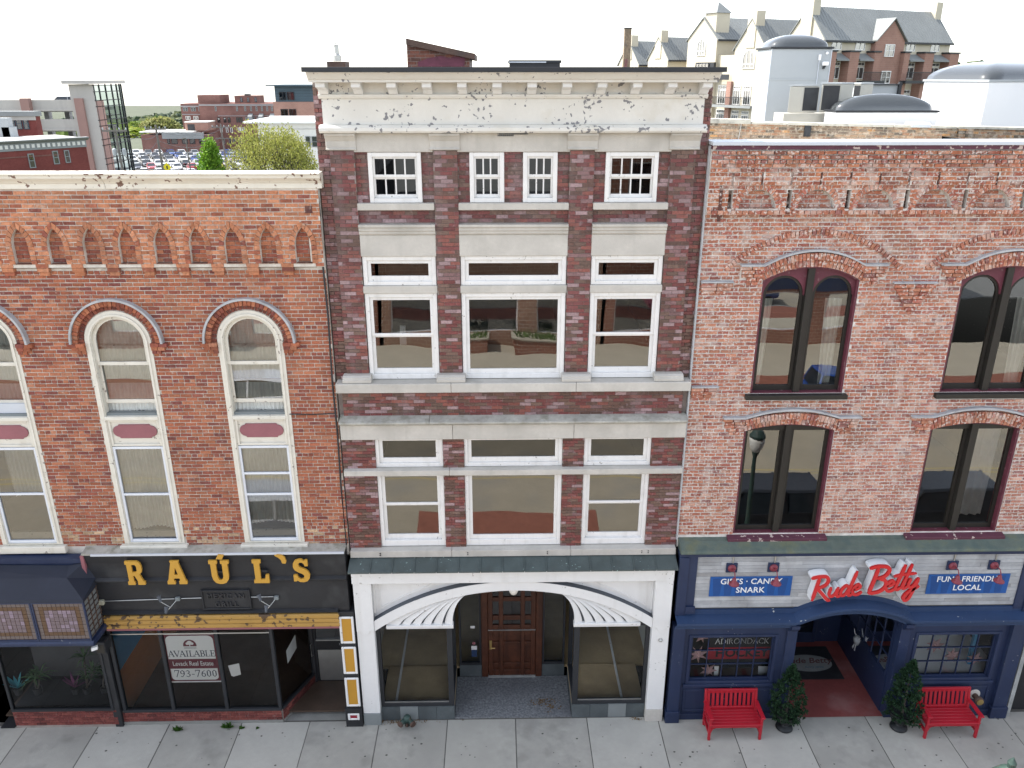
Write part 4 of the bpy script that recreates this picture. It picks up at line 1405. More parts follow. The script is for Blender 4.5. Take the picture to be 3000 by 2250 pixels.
RS = thing('sign_lettering', 'raised yellow slab letters spelling a name on the black board', 'sign', (-5.7, -.22, 4.2))
M('letter_yellow', (.50, .275, .04), .5, .05, 3, .03, 30)
for nm, fn, x0, x1, z0, z1 in (('R', letter_R, -7.44, -7.10, 3.955, 4.505), ('A', letter_A, -6.655, -6.265, 3.96, 4.505), ('U', letter_U, -5.785, -5.385, 3.955, 4.50), ('L', letter_L, -4.925, -4.62, 3.965, 4.505), ('S', letter_S, -4.135, -3.79, 3.975, 4.51)):
    lps = [[(x0 + (x1 - x0) * a, z0 + (z1 - z0) * c) for a, c in lp] for lp in fn()]
    solid(lps, -.335, -.29).build('letter', 'letter_yellow', RS, bevel=.006)
    xm = (x0 + x1) / 2
    MB().box(xm - .10, xm + .12, -.289, -.2205, (z0 + z1) / 2 - .04, (z0 + z1) / 2).build('letter_stud', 'black_paint', RS)
MB().prism([(-5.63, 4.535), (-5.51, 4.52), (-5.46, 4.62), (-5.57, 4.64)], -.335, -.29).build('accent', 'letter_yellow', RS, bevel=.006)
MB().prism([(-4.47, 4.60), (-4.40, 4.62), (-4.32, 4.61), (-4.26, 4.55), (-4.24, 4.46), (-4.26, 4.41), (-4.33, 4.42), (-4.34, 4.49), (-4.39, 4.55)], -.335, -.29).build('apostrophe', 'letter_yellow', RS, bevel=.006)
PQ = thing('sign_plaque', 'black plaque with raised black words below the yellow letters', 'sign', (-5.57, -.25, 3.5))
b = MB()
frame_ring(b, -6.06, -5.07, 3.29, 3.755, .03, .03, .03, .03, -.275, -.221)
b.build('frame', 'black_paint', PQ, bevel=.006)
MB().box(-6.03, -5.10, -.25, -.221, 3.32, 3.725).build('plate', 'black_paint', PQ)
M('black_letter', (.03, .031, .035), .35, .05, 3, 0)
text('MEXICAN', .155, 'black_letter', PQ, (-5.57, -.262, 3.61), depth=.012, spacing=1.18, bold=.002)
text('GRILL', .155, 'black_letter', PQ, (-5.57, -.262, 3.41), depth=.012, spacing=1.25, bold=.002)
def spot(x, label):
    t = thing('spot_light', label, 'floodlight', (x, -.25, 3.5), 'twin floodlights on the black board')
    MB().box(x - .045, x + .045, -.28, -.221, 3.51, 3.59).build('junction_box', 'grey_paint', t, bevel=.006)
    for s, (dx, dz, dy) in enumerate(((-.30, .16, -.45), (-.17, -.18, -.55))):
        p = [(x - .02, -.30, 3.54), (x - .10 - .04 * s, -.42, 3.47 - .05 * s), (x + dx * .85, dy, 3.53 + dz * .6)]
        MB().tube(p, .008).build('arm', 'steel', t)
        e = Vector(p[-1])
        dr_ = Vector((-.3, .25, .9)).normalized() if s == 0 else Vector((0, .45, .75)).normalized()
        b = MB()
        b.tube([e, e + dr_ * .08, e + dr_ * .13], .024, 10, .044)
        b.build('lamp_head', 'dark_grey', t)
    return t
spot(-6.55, 'grey twin floodlight left of the black plaque')
spot(-4.55, 'grey twin floodlight right of the black plaque')
CD = thing('conduit', 'thin silver conduit with a beige box running across the black board', 'conduit', (-7.3, -.24, 3.5))
MB().tube([(-8.05, -.24, 3.505), (-7.2, -.24, 3.53), (-6.62, -.24, 3.545)], .010).build('pipe', 'steel', CD)
MB().tube([(-6.48, -.24, 3.55), (-6.065, -.24, 3.56)], .010).build('pipe', 'steel', CD)
MB().tube([(-5.065, -.24, 3.565), (-4.61, -.24, 3.57)], .010).build('pipe', 'steel', CD)
MB().box(-8.2, -8.04, -.30, -.221, 3.44, 3.55).build('box', M('beige_plastic', (.34, .33, .25), .6, .1, 3, 0), CD, bevel=.015)
# estate agent's board in the window
M('sign_white', (.74, .75, .75), .6, .02, 3, 0)
M('sign_maroon', (.13, .022, .035), .6, .05, 3, 0)
M('sign_ink', (.03, .045, .075), .6, .02, 3, 0)
AV = thing('letting_sign', 'white and maroon letting board hanging inside the restaurant window', 'sign', (-6.55, -.03, 1.9))
sx0, sx1, sz0, sz1, ySg = -7.08, -6.02, 1.31, 2.53, -.075
MB().box(sx0, sx1, ySg, ySg + .012, sz0, sz1).build('board', 'sign_maroon', AV)
def rrect(x0, x1, z0, z1, r_, tl=True, tr=True, bl=True, br=True):
    p = []
    p += arc(x0 + r_, z0 + r_, r_, 180, 270, 6) if bl else [(x0, z0)]
    p += arc(x1 - r_, z0 + r_, r_, 270, 360, 6) if br else [(x1, z0)]
    p += arc(x1 - r_, z1 - r_, r_, 0, 90, 6) if tr else [(x1, z1)]
    p += arc(x0 + r_, z1 - r_, r_, 90, 180, 6) if tl else [(x0, z1)]
    return p
MB().prism(rrect(sx0 + .03, sx1 - .03, 1.90, 2.50, .12, bl=False, br=False), ySg - .004, ySg - .001).build('panel', 'sign_white', AV)
MB().prism(rrect(sx0 + .03, sx1 - .03, 1.345, 1.645, .09, tl=False, tr=False), ySg - .004, ySg - .001).build('panel', 'sign_white', AV)
MB().box(sx0, sx1, ySg - .004, ySg + .016, 2.531, 2.56).build('rail', 'sign_white', AV)
MB().box(sx0, sx1, ySg - .004, ySg + .016, 1.28, 1.309).build('rail', 'sign_white', AV)
# serif lettering from thick and thin strokes
SER = {'A': [((0, 0), (.45, 1), .08), ((.45, 1), (.9, 0), .16), ((.2, .34), (.7, .34), .07), ((-.1, 0), (.2, 0), .05), ((.68, 0), (1.02, 0), .05)],
       'V': [((0, 1), (.45, 0), .16), ((.45, 0), (.9, 1), .08), ((-.12, 1), (.22, 1), .05), ((.70, 1), (1.0, 1), .05)],
       'I': [((.25, 0), (.25, 1), .16), ((.05, 0), (.45, 0), .05), ((.05, 1), (.45, 1), .05)],
       'L': [((.2, 0), (.2, 1), .16), ((0, 1), (.4, 1), .05), ((0, 0), (.8, 0), .06), ((.78, 0), (.80, .28), .06)],
       'B': [((.2, 0), (.2, 1), .16), ((0, 1), (.55, 1), .05), ((.55, 1), (.72, .88), .1), ((.72, .88), (.72, .65), .15), ((.72, .65), (.5, .53), .1), ((.2, .53), (.5, .53), .05), ((.5, .53), (.8, .4), .1), ((.8, .4), (.8, .14), .15), ((.8, .14), (.6, 0), .1), ((0, 0), (.6, 0), .05)],
       'E': [((.2, 0), (.2, 1), .16), ((0, 1), (.78, 1), .06), ((0, 0), (.8, 0), .06), ((.2, .52), (.58, .52), .06), ((.78, 1), (.78, .75), .05), ((.8, 0), (.82, .28), .06), ((.58, .38), (.58, .66), .05)],
       '7': [((.05, 1), (.8, 1), .12), ((.8, 1), (.3, 0), .12), ((.05, 1), (.05, .76), .05)],
       '9': [((.4, .45), (.15, .55), .08), ((.15, .55), (.12, .82), .14), ((.12, .82), (.4, 1), .08), ((.4, 1), (.68, .82), .1), ((.68, .82), (.68, .4), .15), ((.68, .4), (.35, 0), .1), ((.35, 0), (.1, .1), .08), ((.4, .45), (.68, .6), .06)],
       '3': [((.1, .85), (.35, 1), .07), ((.35, 1), (.62, .85), .1), ((.62, .85), (.58, .62), .13), ((.58, .62), (.35, .53), .06), ((.35, .53), (.68, .38), .08), ((.68, .38), (.66, .14), .14), ((.66, .14), (.38, 0), .09), ((.38, 0), (.08, .12), .07)],
       '6': [((.65, .95), (.3, .75), .08), ((.3, .75), (.14, .35), .15), ((.14, .35), (.22, .08), .13), ((.22, .08), (.45, 0), .07), ((.45, 0), (.7, .12), .1), ((.7, .12), (.7, .42), .14), ((.7, .42), (.45, .56), .07), ((.45, .56), (.2, .42), .06)],
       '0': [((.4, 0), (.14, .2), .09), ((.14, .2), (.14, .8), .15), ((.14, .8), (.4, 1), .09), ((.4, 1), (.66, .8), .09), ((.66, .8), (.66, .2), .15), ((.66, .2), (.4, 0), .09)],
       '-': [((.1, .38), (.5, .38), .1)]}
def serif(word, x0, x1, z0, h, y, mat, par, name='lettering', wts=None):
    adv = {'I': .62, '-': .68, 'A': 1.06, 'V': 1.0, 'L': .92}
    tot = sum(adv.get(c, .94) for c in word)
    k = (x1 - x0) / tot
    x = x0
    for c in word:
        b = MB()
        for i, (p, q, w_) in enumerate(SER[c]):
            p0, q0 = Vector((x + p[0] * k, 0, z0 + p[1] * h)), Vector((x + q[0] * k, 0, z0 + q[1] * h))
            d_ = (q0 - p0).normalized()
            n_ = Vector((-d_.z, 0, d_.x)) * (w_ * k * .55)
            e = d_ * (.03 * k)
            b.prism([((p0 - e + n_).x, (p0 - e + n_).z), ((p0 - e - n_).x, (p0 - e - n_).z), ((q0 + e - n_).x, (q0 + e - n_).z), ((q0 + e + n_).x, (q0 + e + n_).z)], y - .001 - i * .0002, y + .004)
        b.build(name, mat, par)
        x += adv.get(c, .94) * k
serif('AVAILABLE', -7.03, -6.04, 1.965, .15, ySg - .006, 'sign_ink', AV)
serif('793-7600', -6.98, -6.06, 1.43, .17, ySg - .006, 'sign_ink', AV)
text('Levack Real Estate', .165, 'sign_white', AV, (-6.55, ySg - .004, 1.775), sx=.72, bold=.0, spacing=.98)
lg = [(-6.67, 2.25)] + arc(-6.55, 2.25, .135, 180, 0, 12)
MB().prism([(-6.69, 2.23), (-6.41, 2.23)] + arc(-6.55, 2.26, .14, 0, 180, 12), ySg - .006, ySg - .0045).build('emblem', 'sign_maroon', AV)
b = MB()
b.prism(arc(-6.55, 2.32, .055, 0, 350, 9), ySg - .008, ySg - .0061).prism(arc(-6.60, 2.30, .035, 0, 350, 7), ySg - .0085, ySg - .0062).prism(arc(-6.50, 2.30, .035, 0, 350, 7), ySg - .0087, ySg - .0063).box(-6.56, -6.54, ySg - .0083, ySg - .0064, 2.235, 2.30)
b.build('emblem_tree', 'sign_white', AV)['kind'] = 'stuff'
for i in range(2): MB().box(-6.68, -6.42, ySg - .006, ySg - .0045, 2.20 - i * .028, 2.208 - i * .028).build('small_print', 'grey_paint', AV)
# notices taped inside
n1 = MB().add([(-5.84, -.02, 1.66), (-5.60, -.02, 1.72), (-5.59, -.02, 1.42), (-5.75, -.035, 1.38), (-5.80, -.03, 1.40)], [(0, 4, 3, 2, 1)]).build('paper_notice', 'sign_white')
tag(n1, 'curled white paper notice taped right of the letting board', 'notice')
pA = A.lerp(Bp, .33)
pB = A.lerp(Bp, .62)
off = Vector((.03, -.012, 0))
n2 = MB().add([(pA.x - .03, pA.y, 1.46), (pB.x - .03, pB.y, 1.62), (pB.x - .03, pB.y, 1.98), (pA.x - .03, pA.y, 1.80)], [(0, 1, 2, 3)]).build('paper_notice', 'sign_white')
tag(n2, 'small white notice on the slanted glass beside the restaurant door', 'notice')
# cable down the party wall
cb = MB().tube([(-3.06, -.03, 11.9), (-3.05, -.06, 11.3), (-3.075, -.04, 10.4), (-3.06, -.04, 9.4), (-3.085, -.04, 8.2), (-3.07, -.04, 7.1), (-3.09, -.04, 6.0), (-3.08, -.04, 4.66)], .018).build('cable', 'black_metal')
tag(cb, 'black cable hanging down the joint between left and centre buildings', 'cable')
cb2 = MB().tube([(-3.95, -.02, 7.52), (-3.5, -.02, 7.51), (-3.09, -.02, 7.53)], .010).build('cable', 'black_metal')
tag(cb2, 'short black cable running level across orange brick at right edge', 'cable')
# row past the edges of the view; left block added to shade the pavement
for x0, x1, h, lb_ in ((-26, -11.52, 10.2, 'unseen red brick row building added beyond the left edge for shade'), (11.92, 26, 10.2, 'red brick row building continuing beyond the right edge')):
    t = thing('row_building', lb_, 'building', ((x0 + x1) / 2, 0, .2))
    op = [(x0 + 1.2 + i * 2.6, x0 + 2.4 + i * 2.6, z, z + 1.9) for i in range(5) for z in (4.7, 7.6)]
    solid([rect(x0, x1, .2, h)] + [rect(*o) for o in op], 0, .3).build('wall', 'opp_brick', t)
    MB().box(x0, x1, .31, 5, .2, h - .6).build('core', 'room_dark', t)
    MB().box(x0, x1, -.3, .3, h + .001, h + .3).build('cornice', 'opp_stone', t)
    for o in op:
        b = MB()
        frame_ring(b, *o, .07, .07, .07, .07, .08, .14)
        wn = b.build('window', 'white_frame', t)
        pane(wn, o[0] + .07, o[1] - .07, o[2] + .07, o[3] - .07, .1, 'glass_far')
# ================================================================== right building
RB = thing('brick_building', 'brick building with pale smeared mortar, black arched windows and navy gift shop front', 'building', (7, 0, .2))
rb = Bricks('brick_right', PAL_R, 41, .0045)
XA, XB = 3.635, 11.9
UP = [(4.79, 6.56, 7.86, 10.055, .25), (8.42, 10.19, 7.86, 10.055, .25)]
LO = [(4.76, 6.525, 4.79, 7.085, .14), (8.40, 10.18, 4.79, 7.085, .14)]
ho = [seg_top(a, b, c, d, e) for a, b, c, d, e in UP + LO]
solid([rect(XA, XB, 4.5, 12.42)] + ho, .014, .3).build('wall', 'mortar_right', RB)
b = MB()
b.box(XA, XA + .04, .301, 12, .2, 12).box(XB - .04, XB, .301, 12, .2, 12).box(XA, XB, 12.001, 12.1, .2, 11.5)
b.build('side_wall', 'brick_plain', RB)
MB().box(XA + .041, XB - .041, .301, 12, 11.40, 11.46).build('roof', M('white_membrane', (.72, .72, .70), .8, .05, 1, .05, 20), RB)
fl = MB()
for z in (4.3, 7.45): fl.box(XA + .05, XB - .05, .301, 7, z - .06, z)
fl.box(XA + .05, XB - .05, 7, 7.1, .2, 11.4)
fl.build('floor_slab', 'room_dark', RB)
hh = [hpoly(seg_top(a, b, c - .1, d, e)) for a, b, c, d, e in UP + LO]
def hood_pts(a, b, zs, top, shl, cap):
    """outline of the projecting hood: flat shoulders and a segmental middle; returns upper edge polyline"""
    xm, h = (a + b) / 2, (b - a) / 2
    q = [(a - shl, zs), (a - .02, zs)]
    r_ = (h * h + top * top) / (2 * top)
    an = math.degrees(math.asin(h / r_))
    q += arc(xm, zs + top - r_, r_, 90 + an, 90 - an, 14)[1:-1]
    q += [(b + .02, zs), (b + shl, zs)]
    return q
HD = []
for (a, b_, c, d, e) in UP: HD.append(hood_pts(a, b_, 10.33, .265, .44, .05))
for (a, b_, c, d, e) in LO: HD.append(hood_pts(a, b_, 7.37, .165, .45, .05))
# main field, then the corbelled top field a brick-edge proud
hood_holes = []
for hd, o in zip(HD, UP + LO):
    zb = o[3] - .03
    hood_holes.append(hpoly([(o[0] - .43, zb + .08), (o[1] + .43, zb + .08)] + [(x, z - .075) for x, z in hd[::-1]]))
rb.wall(XA, XB, 4.77, 8.085, 0.0, .213, .0735, .023, hh + hood_holes, hdr=0, pal=PAL_RL)
rb.wall(XA, XB, 8.085, 11.25, 0.0, .213, .0735, .021, hh + hood_holes, hdr=0)
YU = -.12
BA = [(4.505 + 1.025 * i, 11.355, .325) for i in range(8)]
SL = [4.025 + 1.0225 * i for i in range(8)]
up_holes = [rect(x - .04, x + .04, 11.35, 11.67) for x in SL if x < XB - .1] + [arc(x, z, r_, 0, 180, 16) for x, z, r_ in BA if x + r_ < XB]
solid([rect(XA, XB, 11.25, 12.36)] + up_holes, YU + .013, .010).build('upper_backing', 'mortar_right', RB)
rb.wall(XA, XB, 11.25, 11.75, YU, .213, .0735, .019, [hrect(x - .04, x + .04, 11.35, 11.67) for x in SL] + [hpoly(arc(x, z - .01, r_ + .05, 0, 180, 16)) for x, z, r_ in BA], pal=PAL_RU)
for x, z, r_ in BA:
    if x + r_ < XB:
        rb.ring(x, z, r_, r_ + .10, 0, 180, YU - .004, .075, .02, .06)
        rb.wall(x - r_, x + r_, z - .01, z + r_, -.012, .213, .0735, .019, [lambda q, x=x, z=z, r_=r_: None], std=False) if False else None
        for k in range(5):
            za = z + k * .0735 + .008
            hw_ = math.sqrt(max(0, r_ * r_ - (za + .058 - z) ** 2)) - .012
            if hw_ > .05:
                n_ = max(1, int(round(2 * hw_ / .2)))
                for i in range(n_):
                    u0, u1 = x - hw_ + 2 * hw_ * i / n_ + .008, x - hw_ + 2 * hw_ * (i + 1) / n_ - .008
                    rb.one([(u0, za), (u1, za), (u1, za + .056), (u0, za + .056)], -.006)
# dark backs put the recess shade into brick tone; brick soles cover mortar
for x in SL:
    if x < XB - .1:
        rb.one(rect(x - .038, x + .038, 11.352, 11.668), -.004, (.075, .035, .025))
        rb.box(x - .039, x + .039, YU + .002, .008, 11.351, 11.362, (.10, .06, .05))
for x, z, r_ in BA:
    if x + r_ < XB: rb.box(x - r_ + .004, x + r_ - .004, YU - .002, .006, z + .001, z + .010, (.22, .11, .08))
# stepped corbel courses with small hanging blocks
YC = -.155
notch = [4.03 + .5065 * i for i in range(17)]
rb.wall(XA, XB, 11.75, 11.97, YC + .012, .213, .0735, .018, [hrect(x - .018, x + .018, 11.75, 11.97) for x in notch], zref=11.75, pal=PAL_RU)
MB().box(XA, XB, YC + .024, YU + .012, 11.752, 12.355).build('corbel_backing', 'mortar_right', RB)
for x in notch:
    rb.one(rect(x - .019, x + .019, 11.755, 11.968), YC + .022, (.085, .04, .03))  # notch shade painted as a dark brick tone
rb.wall(XA, XB, 11.97, 12.11, YC - .004, .213, .0735, .018, zref=11.97, pal=PAL_RU)
rb.wall(4.04, XB, 12.11, 12.185, YC - .02, .108, .0735, .018, zref=12.11)
rb.wall(4.04, XB, 12.185, 12.345, YC - .04, .213, .0735, .018, zref=12.185, pal=PAL_RU)
rb.wall(XA, 4.03, 12.11, 12.345, YC - .02, .213, .0735, .018, zref=12.11)
# ledge below the blind arches
rb.wall(XA, XB, 11.25, 11.345, YU - .025, .108, .085, .016, [hrect(x - .03, x + .03, 11.2, 11.4) for x in SL], zref=11.25)
# dark brick strip paints a slim groove's shade at the frieze's left edge
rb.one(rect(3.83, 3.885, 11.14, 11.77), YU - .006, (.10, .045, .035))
# large relieving arches traced in the brickwork
for xm in (5.675, 9.305):
    rb.ring(xm, 10.88 - 2.15, 2.15, 2.245, 44, 136, -.022, .075, .018, .05)
# hoods over the windows
for hi, (hd, o) in enumerate(zip(HD, UP + LO)):
    a, b_, c, d, e = o
    xm, h = (a + b_) / 2, (b_ - a) / 2
    r_ = (h * h + e * e) / (2 * e)
    an = math.degrees(math.asin(h / r_))
    cz_ = d + e - r_
    th = .13 if hi < 2 else .12
    rb.ring(xm, cz_, r_ + .005, r_ + th, 90 + an, 90 - an, -.02, .07, .012, .06)
    rb.ring(xm, cz_, r_ + th + .008, r_ + th + .13, 90 + an - 1, 90 - an + 1, -.065, .07, .012, .08)
    for s in (-1, 1):
        xe = a if s < 0 else b_
        zt = hd[0][1]
        for k, (w0, w1, yy) in enumerate(((.02, .44, -.065), (.02, .40, -.055), (.03, .40, -.045), (.03, .30, -.035), (.10, .30, -.03))):
            z1 = zt - .005 - k * .072
            p, q = sorted((xe + s * w0, xe + s * w1))
            m_ = p + (q - p) * R.uniform(.35, .65)
            rb.box(p, m_ - .008, yy, .012, z1 - .06, z1)
            rb.box(m_ + .008, q, yy, .012, z1 - .06, z1)
# impost and diamond corbels
def corbel(x0, x1, z1, rows, yy=-.06):
    for k in range(rows):
        t = k / rows
        a, b_ = x0 + (x1 - x0) / 2 * t, x1 - (x1 - x0) / 2 * t
        z = z1 - k * .0735
        n_ = max(1, int(round((b_ - a) / .21)))
        for i in range(n_):
            u0, u1 = a + (b_ - a) * i / n_ + .008, a + (b_ - a) * (i + 1) / n_ - .008
            rb.box(u0, u1, yy * (1 - t * .8), .012, z - .06, z)
corbel(7.17, 7.93, 9.99, 8, -.075)
for (x0, x1, z1) in ((3.67, 4.23, 10.02), (3.65, 4.14, 8.0)):
    for k, (w, yy) in enumerate(((0, -.06), (.02, -.05), (.10, -.03))):
        rb.box(x0 + w * .2, (x0 + x1) / 2 - .006, yy, .012, z1 - .06 - k * .0735, z1 - k * .0735)
        rb.box((x0 + x1) / 2 + .006, x1 - w, yy, .012, z1 - .06 - k * .0735, z1 - k * .0735)
rb.emit(RB)
fl = MB()
for x0, x1, z in ((7.15, 7.95, 10.0), (3.66, 4.25, 10.03), (3.645, 4.16, 8.01)):
    MB().box(x0, x1, -.085, .01, z, z + .03).build('corbel_flashing', 'zinc', RB, bevel=.005)
for hi, hd in enumerate(HD):
    up = [(x, z + .034) for x, z in hd]
    solid([hd + up[::-1]], -.095, .01).build('hood_flashing', 'zinc', RB)
MB().box(XA - .02, XB, -.225, .35, 12.415, 12.475).build('coping', 'white_metal', RB, bevel=.004)
M('maroon_peel', (.10, .032, .05), .6, .2, 4, .1, 30, chips=((.45, .36, .32), 12, .70))
MB().box(XA, XB, -.19, .1, 12.347, 12.413).build('fascia', 'maroon_peel', RB)
MB().box(XA - .03, XA - .002, -.05, .02, 4.7, 12.40).build('party_wall_flashing', 'zinc', RB)
# windows
def pair_window(a, b_, c, d, e, arched):
    xm = (a + b_) / 2
    outer = seg_top(a + .002, b_ - .002, c, d - .002, e)
    j = .042
    inner = seg_top(a + j, b_ - j, c + .02, d - .01, e - .02)
    win = solid([outer, inner], .03, .30).build('window', 'maroon_paint', RB)
    yf = .10
    MB().box(xm - .062, xm + .062, .03, .2, c + .02, d + e - .02 - (.01)).build('mullion', 'dark_bronze', win, bevel=.006)
    for s in (-1, 1):
        p, q = (a + j, xm - .063) if s < 0 else (xm + .063, b_ - j)
        w_ = q - p
        if arched:
            # spandrel board with a round-headed opening, then the sash
            zs_ = d - .30
            def top(x): 
                h = (b_ - a) / 2 - j
                r_ = (h * h + (e - .02) ** 2) / (2 * (e - .02))
                return d - .01 + (e - .02) - r_ + math.sqrt(max(0, r_ * r_ - (x - xm) ** 2))
            edge = [(p + w_ * i / 8, top(p + w_ * i / 8) - .003) for i in range(9)]
            bd = [(p, zs_), (p, edge[0][1])] + edge[1:] + [(q, zs_)]
            hole = arc((p + q) / 2, zs_, w_ / 2 - .02, 180, 0, 16)
            lp = [(p, zs_), (p, edge[0][1])] + edge[1:] + [(q, zs_), (q - .02, zs_)] + hole[::-1][1:-1] + [(p + .02, zs_)]
            solid([lp], .10, .16).build('spandrel_board', 'maroon_paint', win, bevel=.008)
            fr0 = round_top(p + .005, q - .005, c + .02, zs_, 16)
            fr1 = round_top(p + .085, q - .06, c + .12, zs_ + .0, 16)
        else:
            h = (b_ - a) / 2 - j
            zt = d - .03
            fr0 = rect(p + .002, q - .002, c + .02, zt)
            fr1 = rect(p + .08, q - .06, c + .12, zt - .02)
            if s < 0: solid([seg_top(a + j + .003, b_ - j - .003, zt + .003, d - .008, e - .025)], .10, .16).build('head_board', 'dark_bronze', win)
        solid([fr0, fr1], .14, .20).build('sash', 'dark_bronze', win, bevel=.005)
        pane(win, 0, 0, 0, 0, .17, 'glass', shape=fr1)
    # drapes and a blind
    def drape(x0, x1, z0, z1, mat='curtain'):
        n_ = 24
        v, f = [], []
        for k in range(5):
            z = z0 + (z1 - z0) * k / 4
            g = .75 + .25 * (k / 4) if arched else 1
            for i in range(n_ + 1):
                u = i / n_
                xx = x0 + (x1 - x0) * (u if x0 < xm else 1 - (1 - u) * 1) * g if x0 < xm else x1 - (x1 - x0) * (1 - u) * g
                v.append((xx, .34 + .03 * math.sin(u * 22 + k * .3), z))
        for k in range(4):
            for i in range(n_):
                q = k * (n_ + 1) + i
                f.append((q, q + 1, q + n_ + 2, q + n_ + 1))
        MB().add(v, f).build('curtain', mat, win, smooth=True)
    return drape, win
for i, o in enumerate(UP):
    dr_, wn = pair_window(*o, True)
    if i == 0:
        dr_(4.86, 5.12, 7.9, 9.7)
        dr_(6.12, 6.42, 7.9, 9.7)
    else:
        dr_(9.75, 10.1, 7.9, 9.7)
    xm = (o[0] + o[1]) / 2
    for s in (-1, 1):
        p, q = (o[0] + .1, xm - .1) if s < 0 else (xm + .1, o[1] - .1)
        MB().box(p, q, .26, .27, 9.66, 10.2).build('roller_blind', 'room_dark', wn)
    MB().box(o[0] - .10, o[1] + .07, -.10, .13, 7.765, 7.858).build('window_sill', 'dark_bronze', RB, bevel=.008)
for i, o in enumerate(LO):
    dr_, wn = pair_window(*o, False)
    if i == 1: dr_(9.4, 10.0, 5.0, 7.0, 'curtain_grey')
    MB().profile([(.14, 4.785), (.0, 4.77), (-.12, 4.735), (-.12, 4.59), (.012, 4.59)], o[0] - .12, o[1] + .14).build('window_sill', 'maroon_peel', RB, bevel=.006)

# ---- gift shop front
MB().profile([(.02, 4.72), (-.10, 4.69), (-.16, 4.66), (-.30, 4.60), (-.33, 4.585), (-.34, 4.53), (-.28, 4.50), (.02, 4.50)], 3.66, XB).build('copper_cornice', 'copper_green', RB, bevel=.006)
MB().box(3.66, XB, -.24, .0, 4.40, 4.498).build('cornice_soffit', 'navy_paint', RB)
# sign field: individually laid grey planks
MB().box(3.66, XB, -.17, .1, 3.05, 4.40).build('sign_backing', 'joint_dirt', RB)
pl_m = []
for i, c in enumerate(((.40, .41, .42), (.34, .35, .36), (.46, .47, .48), (.30, .30, .30))):
    M('plank_%d' % i, c, .8, .2, 3.0, .12, 30, streak=None, stain=((.20, .20, .20), 2.2, .55, .6))
    pl_m.append('plank_%d' % i)
z = 3.145
while z < 4.40:
    z2 = min(z + .0855, 4.412)
    x = 4.04 - R.uniform(0, 1.2)
    while x < 10.78:
        l = R.uniform(.9, 2.0)
        a, b_ = max(4.04, x), min(10.78, x + l)
        x += l
        if b_ - a > .03:
            MB().box(a + .002, b_ - .002, -.20 + R.uniform(-.002, .002), -.171, z + .0025, z2 - .0025).build('plank', R.choices(pl_m, (4, 3, 2, 1))[0], RB)
    z += .0855
for a, b_ in ((3.66, 3.86), (10.98, 11.2)):
    MB().box(a, b_, -.26, .0, 3.0, 4.399).build('sign_pilaster', 'navy_paint', RB, bevel=.005)
MB().box(3.862, 4.038, -.23, -.171, 3.05, 4.399).build('sign_stile', 'navy_paint', RB, bevel=.005)
MB().box(10.782, 10.978, -.23, -.171, 3.05, 4.399).build('sign_stile', 'navy_paint', RB, bevel=.005)
MB().box(3.862, 4.06, -.28, -.2305, 3.05, 3.22).build('plinth_block', 'navy_paint', RB, bevel=.005)
# ledge with a segmental arch over the entrance
AX, AH = 7.38, 1.23
def za_(x, zt=2.945, rise=.33):
    d_ = abs(x - AX)
    if d_ >= AH: return zt
    r_ = (AH * AH + rise * rise) / (2 * rise)
    return zt + rise - r_ + math.sqrt(r_ * r_ - d_ * d_)
xs_ = [3.66, 5.99] + [AX - AH + 2 * AH * i / 24 for i in range(25)] + [8.78, 11.25]
v, f = [], []
for x in xs_:
    z = za_(x)
    zb = z + .0
    prf = [(-.172, z + .16), (-.215, z + .15), (-.225, z + .055), (-.43, z + .01), (-.47, z), (-.47, z - .055), (-.42, z - .07), (-.40, z - .13), (-.33, z - .16), (-.33, z - .235), (-.10, z - .235)]
    v += [(x, y, zz) for y, zz in prf]
n_ = 11
for i in range(len(xs_) - 1):
    for k in range(n_ - 1):
        f.append((i * n_ + k, i * n_ + k + 1, (i + 1) * n_ + k + 1, (i + 1) * n_ + k))
MB().add(v, [q[::-1] for q in f]).build('arched_ledge', 'navy_ledge', RB)
